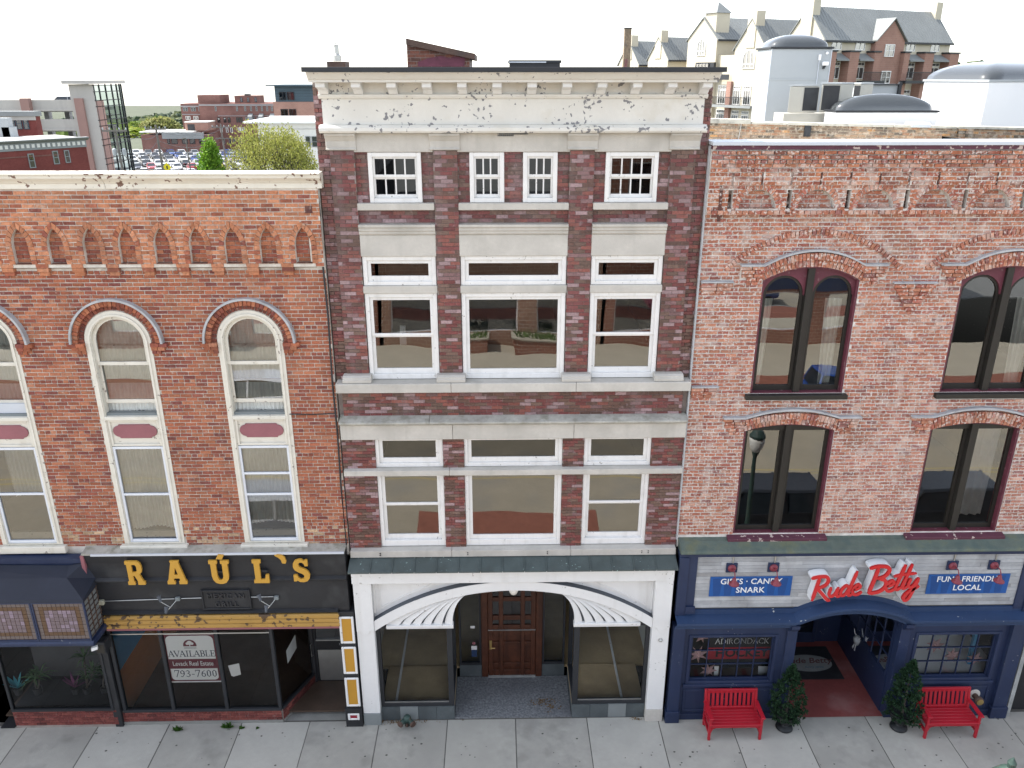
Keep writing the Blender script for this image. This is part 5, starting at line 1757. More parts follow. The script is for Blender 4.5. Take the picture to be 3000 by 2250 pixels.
# frames of the two bays
def bay(x0, x1, px0, px1):
    """x0..x1 window opening, px0..px1 whole bay"""
    zw0, zw1 = 1.25, 2.39
    yF = -.20
    solid([rect(px0, px1, .2, 2.76), rect(x0, x1, zw0, zw1)], yF, -.05).build('bay_front', 'navy_paint', RB)
    b = MB()
    frame_ring(b, x0 - .075, x1 + .075, zw0 - .07, zw1 + .07, .07, .07, .065, .065, yF - .025, yF - .0005)
    b.build('window_surround', 'navy_paint', RB, bevel=.008)
    MB().box(x0 - .13, x1 + .13, yF - .05, yF - .0006, zw0 - .14, zw0 - .072).build('window_sill', 'navy_paint', RB, bevel=.006)
    b = MB()
    frame_ring(b, x0 - .1, x1 + .1, .42, 1.02, .05, .05, .05, .05, yF - .02, yF - .0005)
    b.build('panel_moulding', 'navy_paint', RB, bevel=.008)
    MB().box(px0, px1, yF - .03, yF - .0007, .2, .36).build('base_board', 'navy_paint', RB, bevel=.006)
    b = MB()
    frame_ring(b, x0, x1, zw0, zw1, .03, .03, .03, .03, -.15, -.10)
    wn = b.build('window', 'navy_paint', RB)
    cw, ch = (x1 - x0 - .06) / 5, (zw1 - zw0 - .06) / 3
    for i in range(5):
        for k in range(3):
            pane(wn, x0 + .03 + i * cw + .009, x0 + .03 + (i + 1) * cw - .009, zw0 + .03 + k * ch + .009, zw0 + .03 + (k + 1) * ch - .009, -.125, 'glass_shop')
    for i in range(1, 5):
        MB().box(x0 + .03 + i * cw - .009, x0 + .03 + i * cw + .009, -.145, -.105, zw0 + .03, zw1 - .03).build('glazing_bar', 'navy_paint', wn)
    for k in range(1, 3):
        for i in range(5):
            MB().box(x0 + .03 + i * cw + .0095, x0 + .03 + (i + 1) * cw - .0095, -.143, -.107, zw0 + .03 + k * ch - .009, zw0 + .03 + k * ch + .009).build('glazing_bar', 'navy_paint', wn)
    return wn
wl = bay(4.09, 5.85, 3.86, 6.26)
wr = bay(8.93, 10.64, 8.52, 10.9)
for a, b_ in ((3.655, 3.90), (10.86, 11.17)):
    MB().box(a, b_, -.30, -.0505, .2, 2.72).build('pilaster', 'navy_paint', RB, bevel=.006)
    MB().box(a - .03, b_ + .03, -.33, -.051, .2, .50).build('pilaster_base', 'navy_paint', RB, bevel=.006)
for a, b_ in ((6.08, 6.30), (8.50, 8.72)):
    MB().box(a, b_, -.25, -.0505, .2, 2.70).build('pilaster', 'navy_paint', RB, bevel=.006)
    MB().profile([(-.2, 2.56), (-.30, 2.60), (-.38, 2.70), (-.38, 2.78), (-.2, 2.78)], a + .02, b_ - .02).build('bracket', 'navy_paint', RB, bevel=.006)
# porch: floor, side wall with a glazed upper part, back wall with door
ZF = .215
MB().add([(6.30, -.22, ZF), (8.50, -.22, ZF), (8.50, 2.3, ZF + .02), (6.30, 2.3, ZF + .02)], [(0, 1, 2, 3)]).build('porch_floor', M('red_concrete', (.20, .05, .045), .8, .25, 1.5, .2, 30, stain=((.27, .15, .14), 1.1, .53, .6)), RB)
sd = MB()
sd.box(8.48, 8.56, -.05, 2.35, .2, 1.12).box(8.48, 8.56, -.05, .02, 1.12, 2.9).box(8.48, 8.56, 2.25, 2.35, 1.12, 2.9).box(8.48, 8.56, .02, 2.25, 2.55, 2.9)
sd.box(8.47, 8.56, .02, 2.25, 1.12, 1.17)
SW = sd.build('side_wall', 'navy_paint', RB)
for i in range(1, 6):
    y = .02 + 2.23 * i / 6
    MB().box(8.495, 8.525, y - .012, y + .012, 1.17, 2.55).build('glazing_bar', 'navy_paint', SW)
for k in range(1, 3):
    for i in range(6):
        MB().box(8.495, 8.525, .033 + 2.23 * i / 6, .007 + 2.23 * (i + 1) / 6, 1.17 + .46 * k - .012, 1.17 + .46 * k + .012).build('glazing_bar', 'navy_paint', SW)
MB().poly([(8.51, .02, 1.17), (8.51, 2.25, 1.17), (8.51, 2.25, 2.55), (8.51, .02, 2.55)]).build('pane', 'glass_shop', SW)
MB().box(6.22, 6.30, -.05, 2.35, .2, 2.9).build('side_wall', 'navy_paint', RB)
bw = MB().box(6.30, 8.48, 2.30, 2.38, .2, 2.95)
bw.build('back_wall', 'navy_paint', RB)
b = MB()
frame_ring(b, 6.9, 7.9, .24, 2.4, .1, .1, .3, .12, 2.26, 2.299)
dd = b.build('door', 'navy_paint', RB, bevel=.006)
pane(dd, 7.0, 7.8, .54, 2.28, 2.28, 'glass_dark')
MB().box(6.30, 8.48, -.05, 2.3, 2.96, 3.0).build('porch_ceiling', 'navy_paint', RB)
MB().box(6.25, 8.6, -.17, -.04, 2.96, 3.05).build('lintel', 'navy_paint', RB)
# rooms behind the shop windows
M('shelf_white', (.86, .87, .87), .8, .05, 1, .02, 20)
MB().box(8.57, 11.1, -.04, 1.6, 1.13, 1.17).build('display_shelf', 'shelf_white', RB)
MB().box(8.57, 11.1, 1.6, 1.65, 1.17, 1.75).build('display_back', 'shelf_white', RB)
MB().box(10.5, 10.58, .3, .38, 1.17, 2.9).build('blue_post', M('sky_blue', (.06, .30, .55), .6, .05, 1, 0), RB)
MB().box(3.8, 6.2, -.04, 1.2, 1.0, 1.04).build('display_shelf', 'plank_floor', RB)
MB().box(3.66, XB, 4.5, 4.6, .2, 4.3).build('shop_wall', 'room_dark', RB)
MB().box(3.66, XB, .15, 4.5, .16, .198).build('shop_floor', 'plank_floor', RB)
MB().box(3.68, 6.2, -.045, 4.5, 3.0, 3.04).box(8.57, XB, -.045, 4.5, 3.0, 3.04).build('shop_ceiling', 'room_grey', RB)
# narrow pale stone strip and dark doorway at the far right
MB().box(11.21, 11.30, -.28, .0, .2, 2.9).build('stone_strip', 'limestone_top', RB)
MB().box(11.31, XB, -.05, .3, .2, 4.4).build('neighbour_door', 'black_paint', RB)

# ---- signs
SG = thing('shop_sign', 'blue panel with white words at left of the red script', 'sign', (5.18, -.2, 3.6), 'blue sign panels')
SH = thing('shop_sign', 'blue panel with white words at right of the red script', 'sign', (9.7, -.2, 3.6), 'blue sign panels')
M('sign_blue', (.012, .085, .30), .45, .1, 2, 0)
M('sign_blue_dark', (.010, .06, .22), .45, .1, 2, 0)
for t, x0, x1, l1, l2 in ((SG, 4.335, 6.03, 'GIFTS \u00b7 CANDY', 'SNARK'), (SH, 8.86, 10.555, 'FUN \u00b7 FRIENDLY', 'LOCAL')):
    MB().box(x0, x1, -.215, -.204, 3.435, 3.908).build('board', 'sign_blue', t)
    for i in range(7):
        xx = x0 + .06 + i * (x1 - x0 - .12) / 7
        MB().prism([(xx + .03, 3.45), (xx + .16, 3.45), (xx + .20, 3.87), (xx - .01, 3.87)], -.2165, -.2152).build('printed_cup', 'sign_blue_dark', t)
    text(l1, .185, 'sign_white', t, ((x0 + x1) / 2, -.218, 3.79), depth=.001, sx=.98, bold=.0025, spacing=1.03)
    text(l2, .185, 'sign_white', t, ((x0 + x1) / 2, -.218, 3.58), depth=.001, sx=1.0, bold=.0025, spacing=1.03)
# script lettering from brush strokes
SC_ = thing('script_sign', 'red brush script shop name on thick white letter boxes', 'sign', (7.4, -.2, 3.8))
M('script_red', (.50, .010, .014), .4, .04, 2, 0, coat=.3)
M('script_white', (.70, .71, .72), .5, .04, 2, 0)
STK = {
 'R': [[(0.02, .86), (.30, .93), (.62, .93), (.72, .78), (.62, .60), (.36, .50), (.25, .48)], [(.36, .90), (.28, .50), (.18, .0)], [(.30, .48), (.52, .30), (.80, .04), (.90, .06)]],
 'u': [[(0, .42), (-.06, .14), (.04, .03), (.20, .12), (.32, .40)], [(.32, .42), (.27, .12), (.34, .03), (.46, .10)]],
 'd': [[(.34, .34), (.20, .42), (.04, .28), (0, .10), (.10, .02), (.24, .12), (.34, .34)], [(.56, 1.0), (.42, .50), (.32, .12), (.38, .03), (.50, .10)]],
 'e': [[(.04, .22), (.24, .26), (.32, .36), (.24, .44), (.10, .36), (.02, .18), (.08, .04), (.24, .02), (.44, .14)]],
 'B': [[(0.0, .90), (.30, .98), (.66, .96), (.76, .82), (.62, .62), (.34, .54)], [(.42, .54), (.68, .46), (.72, .24), (.50, .06), (.12, .0)], [(.34, .94), (.24, .46), (.12, .0)]],
 't': [[(.28, .95), (.12, .40), (.04, .10), (.12, .02), (.26, .12)]],
 'y': [[(0, .42), (-.06, .16), (.04, .05), (.18, .14), (.32, .42)], [(.34, .44), (.20, -.02), (.06, -.40), (-.10, -.48), (-.16, -.34), (.0, -.14), (.22, .0), (.42, .12)]],
}
def stroke(lps, pts, w0, w1, n=28):
    # smooth the polyline (Catmull-Rom), offset both sides, round ends
    P4 = [pts[0]] + list(pts) + [pts[-1]]
    q = []
    for i in range(1, len(P4) - 2):
        for k in range(6):
            t = k / 6
            a, b_, c, d = P4[i - 1], P4[i], P4[i + 1], P4[i + 2]
            q.append(tuple(.5 * (2 * b_[j] + (c[j] - a[j]) * t + (2 * a[j] - 5 * b_[j] + 4 * c[j] - d[j]) * t * t + (3 * b_[j] - a[j] - 3 * c[j] + d[j]) * t ** 3) for j in (0, 1)))
    q.append(tuple(pts[-1]))
    return q
def ribbon(path, w, y0, y1):
    b = MB()
    vs, fs = [], []
    m = len(path)
    for i, p in enumerate(path):
        a, c = path[max(0, i - 1)], path[min(m - 1, i + 1)]
        d = Vector((c[0] - a[0], c[1] - a[1]))
        d.normalize()
        k = w * (1 if 1 < i < m - 2 else .62)
        nx, nz = -d.y * k, d.x * k
        vs += [(p[0] + nx, y0, p[1] + nz), (p[0] - nx, y0, p[1] - nz), (p[0] - nx, y1, p[1] - nz), (p[0] + nx, y1, p[1] + nz)]
    for i in range(m - 1):
        o = i * 4
        for k in range(4):
            fs.append((o + k, o + (k + 1) % 4, o + 4 + (k + 1) % 4, o + 4 + k))
    fs.append((0, 3, 2, 1))
    e = (m - 1) * 4
    fs.append((e, e + 1, e + 2, e + 3))
    b.add(vs, fs)
    return b
SX, SZ, SY = 6.31, 3.46, .62
tilt = .115
gl = [('R', 0.0, 0, 1.0), ('u', .93, .06, .92), ('d', 1.36, .06, .96), ('e', 1.84, .06, .92), ('B', 2.42, .06, 1.06), ('e', 3.24, .06, .95), ('t', 3.62, .08, 1.02), ('t', 3.90, .10, 1.0), ('y', 4.24, .08, .95)]
KX = 2.28 / 4.75
for li, (ch, x, z, k) in enumerate(gl):
    par_l = None
    for si, st in enumerate(STK[ch]):
        pts = [(SX + (x + p[0] * 1.05 * k) * KX, SZ + (z + p[1] * k) * SY + (x * KX) * tilt) for p in st]
        path = stroke(None, pts, 0, 0)
        wd = .036 if ch in 'RB' else .031
        yo = (li * 4 + si) * .0007
        face = ribbon(path, wd, -.45 - yo, -.425).build('letter', 'script_red', SC_)
        ribbon(path, wd + .012, -.4245 + yo, -.23).build('letter_box', 'script_white', face)
    if ch == 't' and x < 3.8:
        pts = [(SX + (x - .12) * KX, SZ + .60 * SY + x * KX * tilt), (SX + (x + .35) * KX, SZ + .69 * SY + x * KX * tilt), (SX + (x + .82) * KX, SZ + .72 * SY + x * KX * tilt)]
        face = ribbon(stroke(None, pts, 0, 0), .028, -.4655, -.425).build('letter', 'script_red', SC_)
        ribbon(stroke(None, pts, 0, 0), .036, -.4243, -.235).build('letter_box', 'script_white', face)
# gooseneck lamps
M('lamp_maroon', (.20, .035, .05), .45, .1, 3, .02, 30)
LMP = [(4.745, 'first maroon gooseneck lamp from the left above the blue panel'), (5.60, 'second maroon gooseneck lamp from the left, near the red script'),
       (9.29, 'third maroon gooseneck lamp, first one right of the red script'), (10.15, 'fourth maroon gooseneck lamp, at the far right of the shop sign')]
for x, lb_ in LMP:
    t = thing('wall_lamp', lb_, 'wall lamp', (x, -.2, 4.13), 'gooseneck lamps over the gift shop sign')
    MB().box(x - .115, x + .115, -.235, -.204, 4.025, 4.24).build('back_plate', 'navy_paint', t, bevel=.005)
    MB().lathe([(.085, .0), (.085, .015), (.05, .05)], (x, -.235, 4.13), 16, 'Y').build('mount', 'lamp_maroon', t)
    MB().tube([(x, -.27, 4.13), (x, -.36, 4.17), (x, -.44, 4.16), (x, -.48, 4.10), (x, -.485, 4.05)], .011, 8).build('arm', 'lamp_maroon', t)
    MB().lathe([(.016, .07), (.036, .055), (.045, .0), (.062, -.036), (.102, -.06), (.107, -.082), (.102, -.082), (.09, -.06), (.025, -.016)], (x - .01, -.485, 4.0), 18).build('lamp_shade', 'lamp_maroon', t, smooth=True)
    MB().tube([(x + .02, -.215, 4.24), (x + .02, -.215, 4.40)], .014).build('conduit', 'steel', t)
# window display: paper stars, hockey shirt, cards
M('star_pink', (.62, .40, .40), .7, .15, 20, 0)
def star(x, y, z, r_, label, a0=20, n=7):
    b = MB()
    o = []
    for i in range(2 * n):
        rr = r_ if i % 2 == 0 else r_ * .36
        o.append((x + rr * math.cos(rad(a0 + 180 * i / n)), y, z + rr * math.sin(rad(a0 + 180 * i / n))))
    m = 2 * n
    b.add(o + [(x, y - .09, z), (x, y + .09, z)], [(i, (i + 1) % m, m) for i in range(m)] + [((i + 1) % m, i, m + 1) for i in range(m)])
    ob = b.build('paper_star', 'star_pink')
    tag(ob, label, 'paper star', 'paper stars hanging in the shop windows')
star(4.317, .05, 1.744, .24, 'large pink paper star hanging at left edge of left shop window')
star(4.58, .05, 1.31, .2, 'pink paper star low in the left shop window', 50)
star(4.36, .06, 2.22, .19, 'pink paper star at top left corner of left shop window', 80)
star(9.53, .1, 1.87, .22, 'pink paper star highest in the right shop window', 10)
star(9.96, .1, 1.59, .21, 'pink paper star in the middle of the right shop window', 35)
star(10.48, .1, 1.50, .19, 'pink paper star beside the blue post in right shop window', 60)
star(8.72, .6, 2.30, .22, 'pink paper star hanging behind the porch side glass', 25)
SHT = thing('hockey_shirt', 'black and red hockey shirt spread behind the left shop window', 'shirt', (5.2, .35, 1.8))
M('shirt_black', (.02, .02, .022), .9, .1, 3, 0)
M('shirt_red', (.42, .02, .035), .9, .1, 3, 0)
MB().prism([(4.72, 1.10), (5.98, 1.10), (6.06, 2.1), (4.62, 2.1)], .36, .38).build('cloth', 'shirt_black', SHT)
MB().prism([(4.63, 1.36), (6.07, 1.36), (6.05, 1.67), (4.63, 1.67)], .350, .3585).build('stripe', 'shirt_red', SHT)
text('ADIRONDACK', .21, 'sign_white', SHT, (5.36, .35, 1.83), depth=.001, sx=.86)
text('ADIRONDACK', .202, 'shirt_black', SHT, (5.36, .345, 1.83), depth=.001, sx=.865, bold=-.004)
text('HOCKEY', .30, 'shirt_black', SHT, (5.38, .344, 1.52), depth=.001, sx=.98, bold=.01)
for x, y, z, w_, h_, l in ((4.70, .0, 1.18, .09, .20, 'small white card standing in the left shop window'), (5.72, .12, 1.12, .50, .14, 'long white card lying at the right of left shop window')):
    ob = MB().add([(x, y, z), (x + w_, y, z - .01), (x + w_ + .03, y + .1, z + h_), (x + .02, y + .1, z + h_)], [(0, 1, 2, 3)]).build('display_card', 'sign_white')
    tag(ob, l, 'card')
for i, (x, h_, m) in enumerate(((9.95, .5, 'script_red'), (10.1, .42, 'sign_white'), (10.22, .46, 'navy_ledge'))):
    ob = MB().box(x, x + .11, 1.0, 1.2, 1.77, 1.77 + h_).build('gift_box', m)
    tag(ob, ('red', 'white', 'dark blue')[i] + ' box standing on the white display at right shop window', 'box', 'boxes on the white display')
# door mat with the shop's name
MT = thing('door_mat', 'black door mat with pale oval and script name on the red porch floor', 'mat', (7.6, 1.5, .23))
MB().box(6.75, 8.12, .95, 2.1, .225, .24).build('rubber', 'black_paint', MT)
M('mat_pale', (.24, .25, .24), .9, .15, 6, .1, 60)
M('mat_ink', (.14, .06, .055), .9, .1, 6, 0)
M('mat_blue', (.06, .13, .19), .9, .1, 6, 0)
b = MB().add([(7.45 + .58 * math.cos(rad(t)), 1.50 + .30 * math.sin(rad(t)), .2415) for t in range(0, 360, 12)], [tuple(range(30))])
b.build('oval', 'mat_pale', MT)
rt = Matrix.Rotation(0, 4, 'X')
text('Rude Betty', .26, 'mat_ink', MT, (7.45, 1.58, .2425), depth=.0006, shear=.3, rot=rt, bold=.004)
text('funny Jerks', .10, 'mat_blue', MT, (7.55, 1.36, .2425), depth=.0006, shear=.3, rot=rt)
# ================================================================== right roof: parapet, skylights, condensers
PP = thing('brick_parapet', 'weathered tan brick parapet crossing the roof behind the right building', 'parapet wall', (8, 8, 11.4))
pr = Bricks('brick_parapet', PAL_P, 51, .004)
fr = Matrix.Translation((3.7, 8, 12.40)) @ Matrix.Rotation(rad(1.25), 4, 'Y')
pr.wall(0, 11.5, -1.05, -.02, 0, .215, .074, .017, [hrect(8.55, 8.95, -.3, 0)], frame=fr)
pr.size = pr.size or (.2, .06)
for k in range(14):
    for i in range(2):
        a, b_ = 8.56 + i * .2, 8.75 + i * .2
        pts = [(a, -1.03 + k * .074), (b_, -1.03 + k * .074), (b_, -.97 + k * .074), (a, -.97 + k * .074)]
        if pts[2][1] < .06: pr.one(pts, -.05, None, fr, .08)
pr.emit(PP)
MB().box(0, 11.5, .014, .3, -1.1, -.02).xf(fr).build('backing', 'mortar_parapet', PP)
M('coping_pale', (.52, .49, .41), .9, .2, 4, .3, 40, stain=((.2, .19, .17), 5, .52, .7))
M('coping_cream', (.58, .56, .42), .8, .08, 2, .1, 40)
M('moss', (.16, .15, .04), .95, .3, 8, .4, 60)
xq = 0.0
for i, (w_, h_, mt) in enumerate(((.75, .10, 'coping_cream'), (1.0, .10, 'coping_cream'), (1.25, .10, 'coping_pale'), (.95, .04, 'coping_pale'), (.85, .05, 'coping_pale'), (2.0, .05, 'coping_pale'), (.6, .05, 'coping_pale'), (1.1, .045, 'coping_pale'), (2.8, .05, 'coping_pale'))):
    y_ = 0
    MB().box(xq + .01, xq + w_ - .01, -.06, .32, -.019, h_).xf(fr).build('coping_stone', mt, PP, bevel=.008)
    xq += w_
MB().profile([(-.1, .0), (-.12, .07), (0, .12), (.3, .12), (.3, 0)], 7.25, 7.75).xf(fr).build('coping_saddle', 'white_metal', PP)
MB().bar((2.75, -.03, .0), (2.68, -.03, -.9), .015).xf(fr).build('downlead', 'steel', PP)
MB().box(4.45, 4.62, -.03, .0, -.30, .02).xf(fr).build('flashing_patch', 'black_paint', PP)
glass_mat('glass_tower', (.42, .52, .52), 2.3, 0)
M('metal_pale', (.37, .39, .40), .6, .04, 1.5, .03, 30)
M('bright_white', (.80, .80, .80), .6, .03, 1, .03, 30)
dm = bpy.data.materials.new('acrylic_dome')
dm.use_nodes = True
dmb = dm.node_tree.nodes['Principled BSDF']
dmb.inputs['Base Color'].default_value = (.045, .05, .052, 1)
dmb.inputs['Roughness'].default_value = .03
dmb.inputs['Specular IOR Level'].default_value = .9
MATS['acrylic_dome'] = dm
def dome(par, x0, x1, y0, y1, z, h):
    n_, m_ = 24, 8
    v, f = [], []
    cx_, cy_, ax, ay = (x0 + x1) / 2, (y0 + y1) / 2, (x1 - x0) / 2, (y1 - y0) / 2
    for k in range(m_ + 1):
        t = k / m_
        s = math.cos(t * math.pi / 2)
        for i in range(n_):
            a = 2 * math.pi * i / n_
            c, d = math.cos(a), math.sin(a)
            e = (abs(c) ** 5 + abs(d) ** 5) ** (-1 / 5)
            q = e * (1 - t) ** .5 if False else e
            v.append((cx_ + ax * c * q * s, cy_ + ay * d * q * s, z + h * math.sin(t * math.pi / 2) ** 1.0))
    for k in range(m_):
        for i in range(n_):
            f.append((k * n_ + i, k * n_ + (i + 1) % n_, (k + 1) * n_ + (i + 1) % n_, (k + 1) * n_ + i))
    MB().add(v, f).build('dome', 'acrylic_dome', par, smooth=True)
# tall skylight shaft
a, b_ = P(2261.8, 143, 11.7), P(2437.6, 145, 11.7)
SK = thing('skylight_shaft', 'tall pale metal skylight shaft with clear dome behind the parapet', 'skylight', (a.x, 11.7, 11.6))
zt, zb = a.z, 11.46
MB().box(a.x, b_.x, 11.7, 13.1, zb, zt).build('shaft', 'metal_pale', SK, bevel=.01)
zm = P(2250, 233, 11.7).z
MB().box(a.x - .012, b_.x + .012, 11.688, 13.112, zm - .02, zm + .02).build('joint_strip', 'metal_pale', SK)
for x in (a.x, b_.x): MB().box(x - .012, x + .012, 11.687, 11.712, zb, zt).build('corner_strip', 'white_metal', SK)
MB().box(a.x - .05, b_.x + .05, 11.65, 13.15, zt + .001, zt + .06).build('kerb', 'black_metal', SK, bevel=.006)
dome(SK, a.x, b_.x, 11.7, 13.1, zt + .06, .36)
q = P(2415, 187, 11.7)
fl_ = thing('flood_light', 'white floodlight with round sensor on the pale skylight shaft', 'floodlight', (q.x, 11.68, q.z))
MB().box(q.x - .09, q.x + .09, 11.56, 11.64, q.z - .05, q.z + .06).build('head', 'bright_white', fl_, bevel=.015)
MB().lathe([(.04, 0), (.035, .07)], (q.x - .02, 11.66, q.z - .14), 10).build('sensor', 'black_paint', fl_)
MB().box(q.x - .03, q.x + .03, 11.64, 11.685, q.z - .1, q.z + .03).build('bracket', 'black_paint', fl_)
MB().lathe([(.04, 0), (.04, .05)], (q.x + .03, 11.69, q.z + .30), 10, 'Y').build('photocell', 'bright_white', fl_)
MB().box(q.x - .21, q.x - .14, 11.64, 11.685, q.z + .10, q.z + .26).build('switch_box', 'bright_white', fl_)
MB().tube([(q.x - .175, 11.67, q.z + .10), (q.x - .18, 11.67, zb + .5)], .012).build('conduit', 'white_metal', fl_)
# condensers
M('ac_beige', (.36, .35, .31), .6, .06, 2, .03, 30)
M('ac_grey', (.24, .25, .26), .6, .06, 2, .03, 30)
def condenser(c0, c1, c2, ytop, ybot, label, lm, rm, lg, rg):
    """three plan corners (left, near, right) measured in the photograph"""
    A_, B_, C_ = [P(x, ytop, y) for x, y in (c0, c1, c2)]
    zt = B_.z
    zb = P(c1[0], ybot, c1[1]).z
    D_ = A_ + C_ - B_
    t = thing('air_conditioner', label, 'air conditioner', (B_.x, B_.y, zb), 'condensers on the right roof')
    v = [(p.x, p.y, z) for z in (zb, zt) for p in (A_, B_, C_, D_)]
    bd = MB().add(v, [(0, 1, 5, 4), (1, 2, 6, 5), (2, 3, 7, 6), (3, 0, 4, 7), (4, 5, 6, 7), (3, 2, 1, 0)])
    bd.build('casing', 'ac_beige', t, bevel=.02)
    MB().add([((p.x - B_.x) * 1.03 + B_.x - .01, (p.y - B_.y) * 1.03 + B_.y - .01, z) for z in (zt + .001, zt + .04) for p in (A_, B_, C_, D_)],
             [(0, 1, 5, 4), (1, 2, 6, 5), (2, 3, 7, 6), (3, 0, 4, 7), (4, 5, 6, 7), (3, 2, 1, 0)]).build('top', 'metal_pale', t)
    for (p, q_, on) in ((A_, B_, lg), (B_, C_, rg)):
        if not on: continue
        u = (q_ - p)
        u.z = 0
        L_ = u.length
        u.normalize()
        n_ = Vector((u.y, -u.x, 0))
        mt = Matrix(((u.x, -n_.x, 0, p.x), (u.y, -n_.y, 0, p.y), (0, 0, 1, 0), (0, 0, 0, 1)))
        MB().box(L_ * .1, L_ * .93, -.006, .01, zb + .06, zt - .04).xf(mt).build('coil', 'black_paint', t)
        b = MB()
        nn = int((zt - zb - .1) / .06)
        for i in range(nn):
            b.box(L_ * .1, L_ * .93, -.02, -.0065, zb + .06 + i * .06, zb + .084 + i * .06)
        for i in range(9):
            b.box(L_ * (.1 + .83 * i / 8) - .006, L_ * (.1 + .83 * i / 8) + .006, -.024, -.0205, zb + .06, zt - .04)
        g = b.build('grille', 'ac_grey', t)
        g['kind'] = 'stuff'
condenser((2314, 9.74), (2353, 9.7), (2404, 9.85), 252, 331, 'left condenser with plain pale side panel beside the skylight shaft', 0, 0, False, True)
condenser((2408, 9.8), (2467, 9.6), (2502, 10.15), 246, 330, 'middle condenser with large dark grille and beige side', 0, 0, True, False)
condenser((2503, 10.9), (2524, 10.6), (2560, 11.1), 246, 330, 'right condenser half hidden behind the low domed skylight', 0, 0, True, False)
b = MB()
q0 = P(2300, 331, 9.65)
b.box(q0.x, q0.x + 2.1, 9.75, 10.6, 11.46, q0.z - .02)
o = b.build('equipment_platform', 'ac_beige')
tag(o, 'low beige platform carrying the condensers on the right roof', 'platform')
# low domed skylight right behind the parapet
a, b_ = P(2451, 327, 8.7), P(2749, 327, 8.7)
S2 = thing('skylight', 'low skylight with dark shiny dome just behind the parapet', 'skylight', ((a.x + b_.x) / 2, 9.2, 11.5))
MB().box(a.x, b_.x, 8.7, 9.52, 11.46, a.z - .02).build('curb', 'bright_white', S2, bevel=.01)
MB().box(a.x - .03, b_.x + .03, 8.67, 9.55, a.z - .019, a.z + .03).build('rim', 'black_metal', S2, bevel=.006)
dome(S2, a.x + .05, b_.x - .05, 8.72, 9.5, a.z + .03, .42)
# large white skylight at far right
a, b_, c_ = P(2706, 246, 12.2), P(2898, 240, 9.8), P(3140, 244, 11.5)
S3 = thing('skylight', 'large white skylight box with wide dome at far right of the roof', 'skylight', (b_.x, 9.8, 11.5))
zt = b_.z
D_ = a + c_ - b_
pl = [(a.x, a.y), (b_.x, b_.y), (c_.x, c_.y), (D_.x, D_.y)]
MB().add([(x, y, z) for z in (11.46, zt) for x, y in pl], [(0, 1, 5, 4), (1, 2, 6, 5), (2, 3, 7, 6), (3, 0, 4, 7), (4, 5, 6, 7)]).build('curb', 'bright_white', S3, bevel=.02)
cx_, cy_ = sum(x for x, y in pl) / 4, sum(y for x, y in pl) / 4
MB().add([(cx_ + (x - cx_) * 1.02, cy_ + (y - cy_) * 1.02, z) for z in (zt + .001, zt + .06) for x, y in pl], [(0, 1, 5, 4), (1, 2, 6, 5), (2, 3, 7, 6), (3, 0, 4, 7), (4, 5, 6, 7), (3, 2, 1, 0)]).build('rim', 'metal_pale', S3)
v, f = [], []
n_, m_ = 24, 8
for k in range(m_ + 1):
    t = k / m_
    s = math.cos(t * math.pi / 2)
    for i in range(n_):
        u = i / n_ * 4
        e = int(u)
        w_ = u - e
        x = pl[e][0] * (1 - w_) + pl[(e + 1) % 4][0] * w_
        y = pl[e][1] * (1 - w_) + pl[(e + 1) % 4][1] * w_
        v.append((cx_ + (x - cx_) * s * .97, cy_ + (y - cy_) * s * .97, zt + .06 + .52 * math.sin(t * math.pi / 2)))
for k in range(m_):
    for i in range(n_): f.append((k * n_ + i, k * n_ + (i + 1) % n_, (k + 1) * n_ + (i + 1) % n_, (k + 1) * n_ + i))
MB().add(v, f).build('dome', 'acrylic_dome', S3, smooth=True)
a = P(2552, 284, 18)
RSH = thing('roof_shed', 'grey roof shed with dark flat top behind the condensers', 'shed', (a.x, 18, 11.5))
MB().box(a.x, a.x + 1.0, 18, 20, 10.5, P(2552, 249, 18).z).build('wall', 'metal_pale', RSH)
MB().box(a.x - .1, a.x + 1.1, 17.9, 20.1, P(2552, 249, 18).z + .001, P(2552, 246, 18).z).build('roof', 'black_metal', RSH)
MB().box(a.x + .95, a.x + 1.06, 17.88, 17.99, 10.5, P(2552, 240, 18).z).build('post', 'black_metal', RSH)
a = P(716, 512, 3)
o = MB().lathe([(.07, 11.0), (.07, a.z - .02), (.11, a.z), (.11, a.z + .05), (.04, a.z + .08)], (a.x, 3, 0), 12).build('roof_vent', 'black_metal')
tag(o, 'little black vent peeping over the peeling white left cornice', 'vent')

# ================================================================== terrain and far scenery
def gz(x, y):
    t = min(1, max(0, (y - 14) / 22))
    z = -.1 - 4.9 * t * t * (3 - 2 * t)
    if y > 260:
        t = min(1, (y - 260) / 560)
        z -= 52 * t
    k = min(1, max(0, (x + 250) / 900))
    rz = -58 + 72 * k * k
    d_ = (y - 1300) / 260
    z += (rz - z) * math.exp(-d_ * d_) * (1 + .0)
    z += (4 * math.sin(x * .011) + 3 * math.sin(x * .027 + 1)) * math.exp(-d_ * d_)
    return z
gx = [-2600, -1800, -1300] + [-1000 + 50 * i for i in range(41)] + [1400, 2000, 2600]
gy = [12.6, 16, 20, 25, 30, 36, 60, 100, 150, 200, 255] + [300 + 60 * i for i in range(32)]
v = [(x, y, gz(x, y)) for y in gy for x in gx]
n_ = len(gx)
f = [(j * n_ + i, j * n_ + i + 1, (j + 1) * n_ + i + 1, (j + 1) * n_ + i) for j in range(len(gy) - 1) for i in range(n_ - 1)]
M('terrain_ground', (.075, .085, .05), .95, .25, .05, 0)
structure(MB().add(v, f).build('terrain', 'terrain_ground', smooth=True))
structure(MB().box(-300, 300, -300, -36.2, -.1, -.02).build('far_ground', 'concrete_old'))
